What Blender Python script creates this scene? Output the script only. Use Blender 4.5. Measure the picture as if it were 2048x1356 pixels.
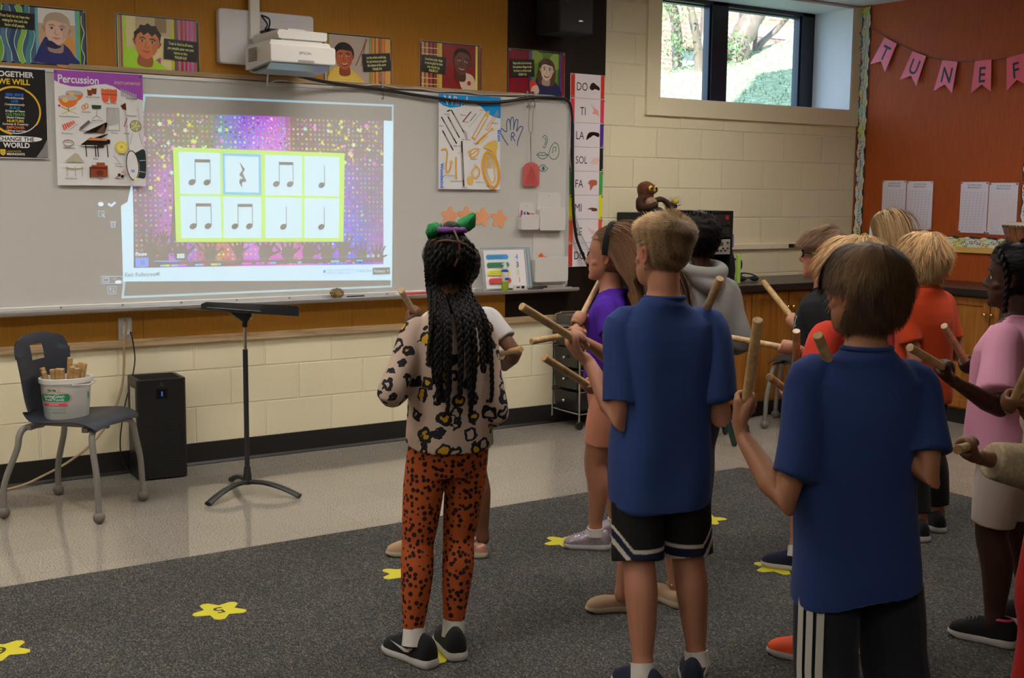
import bpy, math, random
import numpy as np
from mathutils import Vector, Matrix, noise
for o in list(bpy.data.objects): bpy.data.objects.remove(o)
S = bpy.context.scene
C = S.collection
PI = math.pi
# ------------------------------------------------------------------ camera
cam_d = bpy.data.cameras.new('camera'); cam = bpy.data.objects.new('camera', cam_d); C.objects.link(cam)
F_PX, YAW, PITCH, ROLL = 2425.07, 0.593394, 0.120035, 0.009650
cam_d.sensor_fit = 'HORIZONTAL'; cam_d.sensor_width = 36.0; cam_d.lens = 36.0 * F_PX / 2048.0
cam_d.clip_start = 0.05; cam_d.clip_end = 300
_f = Vector((math.sin(YAW)*math.cos(PITCH), math.cos(YAW)*math.cos(PITCH), -math.sin(PITCH)))
_r = Vector((math.cos(YAW), -math.sin(YAW), 0)); _u = _r.cross(_f)
_r2 = _r*math.cos(ROLL) + _u*math.sin(ROLL); _u2 = -_r*math.sin(ROLL) + _u*math.cos(ROLL)
cam.matrix_world = Matrix(((_r2.x,_u2.x,-_f.x,0.0),(_r2.y,_u2.y,-_f.y,-6.370),(_r2.z,_u2.z,-_f.z,1.496),(0,0,0,1)))
S.camera = cam
cam_d.dof.use_dof = True; cam_d.dof.focus_distance = 4.1; cam_d.dof.aperture_fstop = 14.0
# ------------------------------------------------------------------ view, world, sun
S.view_settings.view_transform = 'Standard'; S.view_settings.look = 'None'
S.view_settings.gamma = 1.0; S.view_settings.exposure = 0.0; S.view_settings.use_curve_mapping = False
w = bpy.data.worlds.new('sky'); S.world = w; w.use_nodes = True
bg = w.node_tree.nodes['Background']; bg.inputs[0].default_value = (0.48, 0.70, 1.0, 1); bg.inputs[1].default_value = 4.2
sd = bpy.data.lights.new('sun', 'SUN'); sd.energy = 24.0; sd.angle = 0.01; sd.color = (1.0, 0.95, 0.86)
sun = bpy.data.objects.new('sun', sd); C.objects.link(sun)
sun.rotation_euler = Vector((0.69, 0.53, -0.50)).to_track_quat('-Z', 'Y').to_euler()
LAMP = 12.5      # radiance of the ceiling diffusers

# ------------------------------------------------------------------ helpers
def lin(c):
    return tuple((v/255/12.92 if v/255 <= 0.04045 else ((v/255+0.055)/1.055)**2.4) for v in c)
def seen(r, g, b, k=1.0):                    # surface colour for something seen as r,g,b on the lit front wall
    l = lin((r, g, b)); return (min(.9, l[0]*1.85*k), min(.9, l[1]*2.0*k), min(.9, l[2]*2.15*k))
MATS = {}
def mat(name, col, rough=.5, metal=0.0, spec=.5, bump=None, var=None, emit=None, attr=False, alpha=1.0, trans=0.0, sheen=0.0, sss=0.0, coat=0.0, grain=None):
    m = bpy.data.materials.new(name); m.use_nodes = True; MATS[name] = m
    nt = m.node_tree; b = nt.nodes['Principled BSDF']; L = nt.links.new
    b.inputs['Roughness'].default_value = rough; b.inputs['Metallic'].default_value = metal
    b.inputs['Specular IOR Level'].default_value = spec
    b.inputs['Base Color'].default_value = (*col, 1)
    tc = nt.nodes.new('ShaderNodeTexCoord')
    src = None
    if attr:
        a = nt.nodes.new('ShaderNodeAttribute'); a.attribute_name = 'Col'; src = a.outputs['Color']
    if var:                                  # (scale, amount [, stretch xyz])
        mp = nt.nodes.new('ShaderNodeMapping'); L(tc.outputs['Object'], mp.inputs[0])
        if len(var) > 2: mp.inputs['Scale'].default_value = var[2]
        n = nt.nodes.new('ShaderNodeTexNoise'); n.inputs['Scale'].default_value = var[0]; n.inputs['Detail'].default_value = 4
        L(mp.outputs[0], n.inputs['Vector'])
        mr = nt.nodes.new('ShaderNodeMapRange'); mr.inputs['From Min'].default_value = .25; mr.inputs['From Max'].default_value = .75
        mr.inputs['To Min'].default_value = 1-var[1]; mr.inputs['To Max'].default_value = 1+var[1]
        L(n.outputs['Fac'], mr.inputs[0])
        mx = nt.nodes.new('ShaderNodeVectorMath'); mx.operation = 'SCALE'
        if src: L(src, mx.inputs[0])
        else: mx.inputs[0].default_value = col
        L(mr.outputs[0], mx.inputs['Scale']); src = mx.outputs[0]
    if src: L(src, b.inputs['Base Color'])
    if bump:                                 # (scale, strength, distance [, stretch])
        mp = nt.nodes.new('ShaderNodeMapping'); L(tc.outputs['Object'], mp.inputs[0])
        if len(bump) > 3: mp.inputs['Scale'].default_value = bump[3]
        n = nt.nodes.new('ShaderNodeTexNoise'); n.inputs['Scale'].default_value = bump[0]; n.inputs['Detail'].default_value = 5
        L(mp.outputs[0], n.inputs['Vector'])
        bp = nt.nodes.new('ShaderNodeBump'); bp.inputs['Strength'].default_value = bump[1]; bp.inputs['Distance'].default_value = bump[2]
        L(n.outputs['Fac'], bp.inputs['Height']); L(bp.outputs[0], b.inputs['Normal'])
    if emit:
        b.inputs['Emission Color'].default_value = (*emit[0], 1); b.inputs['Emission Strength'].default_value = emit[1]
    if sheen: b.inputs['Sheen Weight'].default_value = sheen
    if coat: b.inputs['Coat Weight'].default_value = coat; b.inputs['Coat Roughness'].default_value = .12
    if sss:
        b.inputs['Subsurface Weight'].default_value = sss; b.inputs['Subsurface Radius'].default_value = (.012, .005, .003); b.inputs['Subsurface Scale'].default_value = 1
    if alpha < 1: b.inputs['Alpha'].default_value = alpha
    if trans: b.inputs['Transmission Weight'].default_value = trans
    return m

def thing(name, label, cat, loc=(0,0,0), rotz=0.0, group=None):
    o = bpy.data.objects.new(name, None); C.objects.link(o); o.empty_display_size = .1
    o.location = loc; o.rotation_euler = (0, 0, rotz); o['label'] = label; o['category'] = cat
    if group: o['group'] = group
    return o
def tag(o, label, cat, group=None):
    o['label'] = label; o['category'] = cat
    if group: o['group'] = group
    return o
def root_inv(p):
    if p is None: return Matrix.Identity(4)
    q = p
    while q.parent: q = q.parent
    return (Matrix.Translation(q.location) @ Matrix.Rotation(q.rotation_euler[2], 4, 'Z')).inverted()

def frames(P, ref=None):
    P = np.asarray(P, float); T = np.gradient(P, axis=0); T /= np.linalg.norm(T, axis=1)[:, None]+1e-12
    out = []; s = None
    for i in range(len(P)):
        t = T[i]
        if ref is not None: s = np.asarray(ref, float)
        elif s is None:
            s = np.array([1., 0, 0]) if abs(t[0]) < .8 else np.array([0, 1., 0])
        s = s - t*np.dot(s, t); s /= np.linalg.norm(s)+1e-12
        out.append((s, np.cross(t, s)))
    return out
def smooth_path(P, n=6):
    P = np.asarray(P, float); out = []
    for i in range(len(P)-1):
        p0 = P[max(i-1, 0)]; p1 = P[i]; p2 = P[i+1]; p3 = P[min(i+2, len(P)-1)]
        for k in range(n):
            t = k/n; out.append(.5*((2*p1)+(-p0+p2)*t+(2*p0-5*p1+4*p2-p3)*t*t+(-p0+3*p1-3*p2+p3)*t**3))
    out.append(P[-1]); return np.array(out)

class MB:
    def __init__(s): s.v = []; s.f = []; s.c = []; s.col = (1, 1, 1)
    def add(s, V, Fs):
        n = len(s.v); s.v.extend([tuple(float(a) for a in p) for p in V])
        for f in Fs: s.f.append(tuple(i+n for i in f)); s.c.append(s.col)
        return s
    def box(s, x0, x1, y0, y1, z0, z1):
        V = [(x, y, z) for z in (z0, z1) for y in (y0, y1) for x in (x0, x1)]
        return s.add(V, [(0,2,3,1),(4,5,7,6),(0,1,5,4),(2,6,7,3),(0,4,6,2),(1,3,7,5)])
    def obox(s, c, ex, ey, ez):              # centre and three half-axis vectors
        c, ex, ey, ez = [np.asarray(a, float) for a in (c, ex, ey, ez)]
        V = [c+ex*i+ey*j+ez*k for k in (-1, 1) for j in (-1, 1) for i in (-1, 1)]
        return s.add(V, [(0,2,3,1),(4,5,7,6),(0,1,5,4),(2,6,7,3),(0,4,6,2),(1,3,7,5)])
    def rings(s, R, cap0=True, cap1=True, closed=True):
        n = len(R[0]); V = [p for r in R for p in r]; F = []
        for i in range(len(R)-1):
            for j in range(n if closed else n-1):
                k = (j+1) % n; F.append((i*n+j, i*n+k, (i+1)*n+k, (i+1)*n+j))
        if cap0: F.append(tuple(range(n))[::-1])
        if cap1: F.append(tuple((len(R)-1)*n+j for j in range(n)))
        return s.add(V, F)
    def tube(s, P, r, n=10, ref=None, caps=True, round_=False):
        P = np.asarray(P, float); r = np.asarray(r, float)
        if r.ndim == 0: r = np.full((len(P), 2), float(r))
        elif r.ndim == 1 and len(r) == len(P): r = np.stack([r, r], 1)
        if round_:                            # rounded ends
            d0 = P[0]-P[1]; d0 /= np.linalg.norm(d0); d1 = P[-1]-P[-2]; d1 /= np.linalg.norm(d1)
            a0, a1 = r[0].mean(), r[-1].mean()
            P = np.vstack([P[0]+d0*a0*.95, P[0]+d0*a0*.6, P, P[-1]+d1*a1*.6, P[-1]+d1*a1*.95])
            r = np.vstack([r[0]*.3, r[0]*.8, r, r[-1]*.8, r[-1]*.3])
        fr = frames(P, ref); R = []
        for i, (a, b) in enumerate(fr):
            R.append([P[i]+a*r[i][0]*math.cos(t)+b*r[i][1]*math.sin(t) for t in [2*PI*k/n for k in range(n)]])
        return s.rings(R, caps, caps)
    def cyl(s, p0, p1, r0, r1=None, n=16):
        return s.tube([p0, p1], [r0, r0 if r1 is None else r1], n)
    def lathe(s, prof, c=(0,0,0), n=24, sx=1, sy=1):
        R = [[(c[0]+r*sx*math.cos(2*PI*k/n), c[1]+r*sy*math.sin(2*PI*k/n), c[2]+z) for k in range(n)] for r, z in prof]
        return s.rings(R)
    def ball(s, c, r, n=12, m=8, R=None):
        r = (r, r, r) if np.isscalar(r) else r; V = []
        for i in range(m+1):
            a = PI*(i+.001)/(m+.002)
            for k in range(n):
                p = np.array([r[0]*math.sin(a)*math.cos(2*PI*k/n), r[1]*math.sin(a)*math.sin(2*PI*k/n), r[2]*math.cos(a)])
                if R is not None: p = R @ p
                V.append(p+np.asarray(c))
        return s.rings([V[i*n:(i+1)*n] for i in range(m+1)][::-1])
    def prism(s, P2, fn, d0, d1):             # 2-D outline, fn(u,v,d)->xyz
        n = len(P2); V = [fn(u, v, d0) for u, v in P2]+[fn(u, v, d1) for u, v in P2]
        F = [tuple(range(n))[::-1], tuple(range(n, 2*n))]+[(i, (i+1) % n, (i+1) % n+n, i+n) for i in range(n)]
        return s.add(V, F)
    def build(s, name, m, parent=None, world=True, smooth=None, bevel=0, kind=None, sub=0):
        V = s.v
        if parent is not None and world:
            M = root_inv(parent); V = [tuple(M @ Vector(p)) for p in V]
        me = bpy.data.meshes.new(name); me.from_pydata(V, [], s.f); me.update()
        if isinstance(m, str): m = MATS[m]
        me.materials.append(m)
        if len(set(s.c)) > 1 or (s.c and s.c[0] != (1, 1, 1)):
            ca = me.color_attributes.new('Col', 'FLOAT_COLOR', 'CORNER')
            arr = np.ones((len(me.loops), 4), np.float32); cnt = np.array([len(f) for f in s.f])
            arr[:, :3] = np.repeat(np.array([c[:3] for c in s.c], np.float32), cnt, axis=0)
            ca.data.foreach_set('color', arr.ravel())
        if smooth is not None:
            me.polygons.foreach_set('use_smooth', [True]*len(me.polygons))
            me.set_sharp_from_angle(angle=math.radians(smooth))
        o = bpy.data.objects.new(name, me); C.objects.link(o)
        if parent is not None: o.parent = parent
        if kind: o['kind'] = kind
        if bevel:
            b = o.modifiers.new('bevel', 'BEVEL'); b.width = bevel; b.segments = 2; b.limit_method = 'ANGLE'; b.harden_normals = False
        if sub:
            b = o.modifiers.new('sub', 'SUBSURF'); b.levels = sub; b.render_levels = sub
        return o

_fonts = {}
def text_mesh(t, bold=0.0, shear=0.0):
    key = (t, bold, shear)
    if key in _fonts: return _fonts[key]
    cu = bpy.data.curves.new('t', 'FONT'); cu.body = t; cu.size = 1.0; cu.offset = bold; cu.shear = shear; cu.align_x = 'LEFT'; cu.resolution_u = 3
    ob = bpy.data.objects.new('t', cu); C.objects.link(ob)
    dg = bpy.context.evaluated_depsgraph_get(); me = bpy.data.meshes.new_from_object(ob.evaluated_get(dg))
    V = [(v.co.x, v.co.y) for v in me.vertices]; Fs = [tuple(p.vertices) for p in me.polygons]
    bpy.data.objects.remove(ob); bpy.data.curves.remove(cu); bpy.data.meshes.remove(me)
    _fonts[key] = (V, Fs); return _fonts[key]

class Art:
    """flat printed artwork: u to the right, v up, in metres from a corner; layer by layer"""
    def __init__(s, fn, step=.0003): s.mb = MB(); s.fn = fn; s.d = 0.0; s.step = step
    def _p(s, pts, faces, col):
        s.d += s.step; s.mb.col = col; s.mb.add([s.fn(u, v, s.d) for u, v in pts], faces)
    def poly(s, pts, col): s._p(pts, [tuple(range(len(pts)))], col)
    def rect(s, u0, v0, u1, v1, col): s.poly([(u0, v0), (u1, v0), (u1, v1), (u0, v1)], col)
    def rects(s, L, col):
        P = []; Fs = []
        for u0, v0, u1, v1 in L:
            n = len(P); P += [(u0, v0), (u1, v0), (u1, v1), (u0, v1)]; Fs.append((n, n+1, n+2, n+3))
        s._p(P, Fs, col)
    def ell(s, u, v, a, b, col, rot=0, n=20, a0=0, a1=2*PI):
        cr, sr = math.cos(rot), math.sin(rot); P = []
        for k in range(n):
            t = a0+(a1-a0)*k/(n if a1-a0 > 6.28 else n-1); x, y = a*math.cos(t), b*math.sin(t); P.append((u+x*cr-y*sr, v+x*sr+y*cr))
        s.poly(P, col)
    def line(s, pts, w, col, closed=False):      # one mitred strip, no overlapping faces
        pts = [np.array(p[:2], float) for p in pts]; q = [pts[0]]
        for p in pts[1:]:
            if np.hypot(*(p-q[-1])) > 1e-6: q.append(p)
        if np.hypot(*(q[0]-q[-1])) < 1e-6 and len(q) > 2: q.pop(); closed = True
        n = len(q)
        if n < 2: return
        P = []
        for i in range(n):
            a = q[i]-q[i-1] if (i or closed) else q[1]-q[0]; b = q[(i+1) % n]-q[i] if (i < n-1 or closed) else q[-1]-q[-2]
            a = a/np.hypot(*a); b = b/np.hypot(*b); t = a+b; L = np.hypot(*t); t = t/L if L > .2 else a
            m = np.array([-t[1], t[0]]); k = w/2/max(.5, abs(m @ np.array([-a[1], a[0]])))
            e = -t*w*.35 if (i == 0 and not closed) else (t*w*.35 if (i == n-1 and not closed) else 0)
            P += [tuple(q[i]+e-m*k), tuple(q[i]+e+m*k)]
        s._p(P, [(2*i, 2*((i+1) % n), 2*((i+1) % n)+1, 2*i+1) for i in range(n if closed else n-1)], col)
    def ring(s, u, v, a, b, w, col, n=24, a0=0, a1=2*PI, rot=0):
        cr, sr = math.cos(rot), math.sin(rot)
        s.line([(u+a*math.cos(t)*cr-b*math.sin(t)*sr, v+a*math.cos(t)*sr+b*math.sin(t)*cr) for t in [a0+(a1-a0)*k/n for k in range(n+1)]], w, col)
    def text(s, t, u, v, size, col, bold=0.0, shear=0.0, align='l', sx=1.0, rot=0):
        V, Fs = text_mesh(t, bold, shear)
        if not V: return
        xs = [p[0] for p in V]; x0 = min(xs); W = (max(xs)-x0)*size*sx
        off = 0 if align == 'l' else (-W/2 if align == 'c' else -W)
        cr, sr = math.cos(rot), math.sin(rot)
        s._p([(u+((p[0]-x0)*size*sx+off)*cr-p[1]*size*sr, v+((p[0]-x0)*size*sx+off)*sr+p[1]*size*cr) for p in V], Fs, col)
def on_front(x0, z0, y=-.004):               # artwork on the front wall
    return lambda u, v, d: (x0+u, y-d, z0+v)
def on_right(y0, z0, x):                     # artwork on the right wall (u runs towards the camera)
    return lambda u, v, d: (x-d, y0-u, z0+v)

# ------------------------------------------------------------------ materials
def node_mat(name): 
    m = bpy.data.materials.new(name); m.use_nodes = True; MATS[name] = m
    return m, m.node_tree, m.node_tree.nodes['Principled BSDF']
def block_material():
    m, nt, b = node_mat('painted_block'); L = nt.links.new
    tc = nt.nodes.new('ShaderNodeTexCoord'); sp = nt.nodes.new('ShaderNodeSeparateXYZ'); L(tc.outputs['Object'], sp.inputs[0])
    ad = nt.nodes.new('ShaderNodeMath'); ad.operation = 'ADD'; L(sp.outputs[0], ad.inputs[0]); L(sp.outputs[1], ad.inputs[1])
    cb = nt.nodes.new('ShaderNodeCombineXYZ'); L(ad.outputs[0], cb.inputs[0]); L(sp.outputs[2], cb.inputs[1])
    mp = nt.nodes.new('ShaderNodeMapping'); mp.inputs['Location'].default_value = (-.387+4.064, -.1128+.4064*2, 0); L(cb.outputs[0], mp.inputs[0])
    br = nt.nodes.new('ShaderNodeTexBrick'); L(mp.outputs[0], br.inputs['Vector'])
    br.offset = .5; br.squash = 1; br.inputs['Scale'].default_value = 1
    br.inputs['Brick Width'].default_value = .4064; br.inputs['Row Height'].default_value = .2032
    br.inputs['Mortar Size'].default_value = .006; br.inputs['Mortar Smooth'].default_value = .55; br.inputs['Bias'].default_value = 0
    c = seen(200, 171, 141)
    br.inputs['Color1'].default_value = (c[0]*.97, c[1]*.97, c[2]*.97, 1); br.inputs['Color2'].default_value = (c[0]*1.03, c[1]*1.03, c[2]*1.02, 1)
    br.inputs['Mortar'].default_value = (c[0]*1.02, c[1]*1.02, c[2]*1.02, 1)
    L(br.outputs['Color'], b.inputs['Base Color']); b.inputs['Roughness'].default_value = .45
    n = nt.nodes.new('ShaderNodeTexNoise'); n.inputs['Scale'].default_value = 90; n.inputs['Detail'].default_value = 6; L(tc.outputs['Object'], n.inputs['Vector'])
    inv = nt.nodes.new('ShaderNodeMath'); inv.operation = 'MULTIPLY_ADD'; inv.inputs[1].default_value = -1.0; L(br.outputs['Fac'], inv.inputs[0])
    sc = nt.nodes.new('ShaderNodeMath'); sc.operation = 'MULTIPLY'; sc.inputs[1].default_value = .22; L(n.outputs['Fac'], sc.inputs[0]); L(sc.outputs[0], inv.inputs[2])
    bp = nt.nodes.new('ShaderNodeBump'); bp.inputs['Strength'].default_value = .8; bp.inputs['Distance'].default_value = .006
    L(inv.outputs[0], bp.inputs['Height']); L(bp.outputs[0], b.inputs['Normal'])
block_material()
def ribbed(name, col, period, depth, axis=0, var=.12, rough=.7):     # finely ribbed wall panelling, ribs run vertically
    m, nt, b = node_mat(name); L = nt.links.new
    tc = nt.nodes.new('ShaderNodeTexCoord')
    mp = nt.nodes.new('ShaderNodeMapping'); L(tc.outputs['Object'], mp.inputs[0])
    sc = [1, 1, 1]; sc[2] = .04; mp.inputs['Scale'].default_value = sc
    n = nt.nodes.new('ShaderNodeTexNoise'); n.inputs['Scale'].default_value = 1/period; n.inputs['Detail'].default_value = 3; L(mp.outputs[0], n.inputs['Vector'])
    n2 = nt.nodes.new('ShaderNodeTexNoise'); n2.inputs['Scale'].default_value = 420; L(tc.outputs['Object'], n2.inputs['Vector'])
    m1 = nt.nodes.new('ShaderNodeMath'); m1.operation = 'MULTIPLY_ADD'; m1.inputs[1].default_value = .4; L(n2.outputs['Fac'], m1.inputs[0]); L(n.outputs['Fac'], m1.inputs[2])
    mr = nt.nodes.new('ShaderNodeMapRange'); mr.inputs[1].default_value = .45; mr.inputs[2].default_value = .95; mr.inputs[3].default_value = 1-var; mr.inputs[4].default_value = 1+var; L(m1.outputs[0], mr.inputs[0])
    vm = nt.nodes.new('ShaderNodeVectorMath'); vm.operation = 'SCALE'; vm.inputs[0].default_value = col; L(mr.outputs[0], vm.inputs['Scale']); L(vm.outputs[0], b.inputs['Base Color'])
    bp = nt.nodes.new('ShaderNodeBump'); bp.inputs['Strength'].default_value = .6; bp.inputs['Distance'].default_value = depth
    L(m1.outputs[0], bp.inputs['Height']); L(bp.outputs[0], b.inputs['Normal']); b.inputs['Roughness'].default_value = rough
ribbed('mustard_panel', (.44, .19, .010), .006, .002, var=.16)
ribbed('dark_panel', (.014, .007, .003), .02, .001, rough=.6)
MATS['dark_panel'].node_tree.nodes['Principled BSDF'].inputs['Specular IOR Level'].default_value = .25
ribbed('orange_panel', (.42, .075, .004), .006, .002, var=.22)
def floor_material():
    m, nt, b = node_mat('vinyl_tile'); L = nt.links.new
    tc = nt.nodes.new('ShaderNodeTexCoord')
    n = nt.nodes.new('ShaderNodeTexNoise'); n.inputs['Scale'].default_value = 160; n.inputs['Detail'].default_value = 3; L(tc.outputs['Object'], n.inputs['Vector'])
    cr = nt.nodes.new('ShaderNodeValToRGB'); e = cr.color_ramp.elements
    e[0].position = .34; e[0].color = (.10, .092, .08, 1); e[1].position = .62; e[1].color = (.40, .365, .31, 1)
    x = cr.color_ramp.elements.new(.46); x.color = (.30, .27, .225, 1); L(n.outputs['Fac'], cr.inputs[0])
    br = nt.nodes.new('ShaderNodeTexBrick'); br.offset = 0; br.inputs['Scale'].default_value = 1; br.inputs['Brick Width'].default_value = .3048; br.inputs['Row Height'].default_value = .3048
    br.inputs['Mortar Size'].default_value = .0008; br.inputs['Color1'].default_value = (.94, .94, .94, 1); br.inputs['Color2'].default_value = (1.03, 1.03, 1.03, 1); br.inputs['Mortar'].default_value = (.65, .65, .65, 1)
    L(tc.outputs['Object'], br.inputs['Vector'])
    mx = nt.nodes.new('ShaderNodeMix'); mx.data_type = 'RGBA'; mx.blend_type = 'MULTIPLY'; mx.inputs[0].default_value = 1
    L(cr.outputs[0], mx.inputs[6]); L(br.outputs['Color'], mx.inputs[7]); L(mx.outputs[2], b.inputs['Base Color'])
    b.inputs['Roughness'].default_value = .055; b.inputs['Specular IOR Level'].default_value = .6
    n2 = nt.nodes.new('ShaderNodeTexNoise'); n2.inputs['Scale'].default_value = 5; L(tc.outputs['Object'], n2.inputs['Vector'])
    bp = nt.nodes.new('ShaderNodeBump'); bp.inputs['Strength'].default_value = .05; bp.inputs['Distance'].default_value = .004; L(n2.outputs['Fac'], bp.inputs['Height']); L(bp.outputs[0], b.inputs['Normal'])
floor_material()
def carpet_material():
    m, nt, b = node_mat('loop_carpet'); L = nt.links.new
    tc = nt.nodes.new('ShaderNodeTexCoord')
    mp = nt.nodes.new('ShaderNodeMapping'); mp.inputs['Scale'].default_value = (1, .45, 1); mp.inputs['Rotation'].default_value = (0, 0, .0); L(tc.outputs['Object'], mp.inputs[0])
    v = nt.nodes.new('ShaderNodeTexVoronoi'); v.inputs['Scale'].default_value = 330; L(mp.outputs[0], v.inputs['Vector'])
    sp = nt.nodes.new('ShaderNodeSeparateColor'); L(v.outputs['Color'], sp.inputs[0])
    cr = nt.nodes.new('ShaderNodeValToRGB'); e = cr.color_ramp.elements; cr.color_ramp.interpolation = 'LINEAR'
    e[0].position = 0; e[0].color = (.030, .037, .050, 1); e[1].position = 1; e[1].color = (.22, .195, .15, 1)
    for p, c in ((.3, (.046, .050, .054, 1)), (.6, (.078, .074, .066, 1)), (.85, (.125, .112, .088, 1))):
        x = e.new(p); x.color = c
    L(sp.outputs[0], cr.inputs[0])
    n = nt.nodes.new('ShaderNodeTexNoise'); n.inputs['Scale'].default_value = 2.2; n.inputs['Detail'].default_value = 5; L(tc.outputs['Object'], n.inputs['Vector'])
    mr = nt.nodes.new('ShaderNodeMapRange'); mr.inputs[1].default_value = .3; mr.inputs[2].default_value = .7; mr.inputs[3].default_value = .88; mr.inputs[4].default_value = 1.12; L(n.outputs['Fac'], mr.inputs[0])
    vm = nt.nodes.new('ShaderNodeVectorMath'); vm.operation = 'SCALE'; L(cr.outputs[0], vm.inputs[0]); L(mr.outputs[0], vm.inputs['Scale']); L(vm.outputs[0], b.inputs['Base Color'])
    b.inputs['Roughness'].default_value = .95; b.inputs['Specular IOR Level'].default_value = .1
    bp = nt.nodes.new('ShaderNodeBump'); bp.inputs['Strength'].default_value = .7; bp.inputs['Distance'].default_value = .004; bp.invert = True; L(v.outputs['Distance'], bp.inputs['Height']); L(bp.outputs[0], b.inputs['Normal'])
carpet_material()
def oak_material(name, c, stretch=(1, 1, .07), sc=26):
    m, nt, b = node_mat(name); L = nt.links.new
    tc = nt.nodes.new('ShaderNodeTexCoord'); mp = nt.nodes.new('ShaderNodeMapping'); mp.inputs['Scale'].default_value = stretch; L(tc.outputs['Object'], mp.inputs[0])
    n = nt.nodes.new('ShaderNodeTexNoise'); n.inputs['Scale'].default_value = sc; n.inputs['Detail'].default_value = 6; n.inputs['Distortion'].default_value = .8; L(mp.outputs[0], n.inputs['Vector'])
    cr = nt.nodes.new('ShaderNodeValToRGB'); e = cr.color_ramp.elements
    e[0].position = .3; e[0].color = (c[0]*.55, c[1]*.5, c[2]*.45, 1); e[1].position = .68; e[1].color = (*c, 1); L(n.outputs['Fac'], cr.inputs[0]); L(cr.outputs[0], b.inputs['Base Color'])
    b.inputs['Roughness'].default_value = .38
oak_material('oak', (.42, .165, .028))
oak_material('stick_wood', (.62, .40, .17), (1, 1, 1), 30)
oak_material('rail_wood', (.58, .42, .24), (.08, 1, 1), 40)
mat('print', (1, 1, 1), .55, attr=True); mat('print_gloss', (1, 1, 1), .22, attr=True, bump=(7, .25, .006))
mat('white_plastic', (.74, .72, .68), .35); mat('white_paint', (.80, .79, .76), .5, var=(3, .02)); mat('black_plastic', (.012, .012, .013), .38, bump=(160, .2, .001))
mat('black_matte', (.010, .010, .010), .65); mat('black_rubber', (.015, .014, .013), .4); mat('chrome', (.75, .75, .75), .18, 1.0); mat('steel', (.42, .41, .40), .35, .9)
mat('aluminium', (.52, .50, .48), .38, .75); mat('brass', (.65, .42, .14), .25, 1.0); mat('trim_beige', seen(190, 170, 140), .5, var=(4, .02))
mat('ceiling_white', (.80, .80, .79), .8); mat('worktop', (.022, .018, .017), .30, bump=(300, .15, .001)); mat('grey_metal', (.27, .26, .245), .42, .35)
mat('lamp_glow', (.9, .9, .9), .6, emit=((1, .94, .87), LAMP))
mat('dark_frame', (.012, .016, .026), .35); mat('paper', (.72, .70, .70), .6); mat('clear_plastic', (.70, .70, .70), .2, alpha=.35)
mat('tan_cord', (.42, .30, .17), .5); mat('white_cord', (.62, .60, .57), .5); mat('black_cord', (.010, .010, .011), .4)
mat('glass', (.6, .68, .7), .03, alpha=.10)
# ================================================================== THE ROOM
def struct(name, mb, m, **k):
    o = mb.build(name, m, **k)
    if o.parent is None: o['kind'] = 'structure'
    return o
XR, XL, YB, ZC = 7.469, -3.2, -9.2, 2.925
WX0, WX1, WZ0, WZ1 = 5.470, 7.376, 2.143, 2.905
struct('floor', MB().box(XL-.2, XR+.2, YB-.2, .3, -.12, 0), 'vinyl_tile')
struct('ceiling', MB().box(XL-.2, XR+.2, YB-.2, .45, ZC, ZC+.25), 'ceiling_white')
m = MB(); m.box(XL-.2, WX0, 0, .3, 0, ZC); m.box(WX1, XR+.2, 0, .3, 0, ZC); m.box(WX0, WX1, 0, .3, 0, WZ0); m.box(WX0, WX1, 0, .3, WZ1, ZC)
struct('wall_front', m, 'painted_block')
struct('wall_right', MB().box(XR, XR+.2, YB, 0, 0, ZC), 'orange_panel')
struct('wall_left', MB().box(XL-.2, XL, YB, 0, 0, ZC), 'painted_block')
struct('wall_back', MB().box(XL-.2, XR+.2, YB-.2, YB, 0, ZC), 'painted_block')
# panelling fixed on the front wall, in sheets with thin joints
m = MB()
for a, b in ((-3.2, .62), (.622, 1.94), (1.942, 3.16), (3.162, 4.233)): m.box(a, b, -.012, 0, .712, ZC)
struct('trim_1', m, 'mustard_panel')
struct('trim_2', MB().box(4.235, 5.002, -.014, 0, .712, ZC), 'dark_panel')
struct('trim_3', MB().box(-3.2, 5.002, -.026, 0, .672, .712), 'rail_wood', bevel=.004)
m = MB(); m.box(-3.2, 5.12, -.012, 0, 0, .120); m.rings([[(x, -.012, .016), (x, -.024, .004), (x, -.024, 0), (x, -.010, 0)] for x in (-3.2, 5.12)])
struct('baseboard_front', m, 'black_rubber')
struct('baseboard_left', MB().box(XL, XL+.012, YB, 0, 0, .12), 'black_rubber')
struct('baseboard_right', MB().box(XR-.012, XR, YB, -3.4, 0, .12), 'black_rubber')
# carpet laid over the vinyl
struct('floor_carpet', MB().prism([(-3.18, -9.1), (-3.18, -1.655), (4.70, -1.655), (5.215, -2.45), (5.215, -9.1)], lambda u, v, d: (u, v, d), 0.0005, .009), 'loop_carpet')
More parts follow.
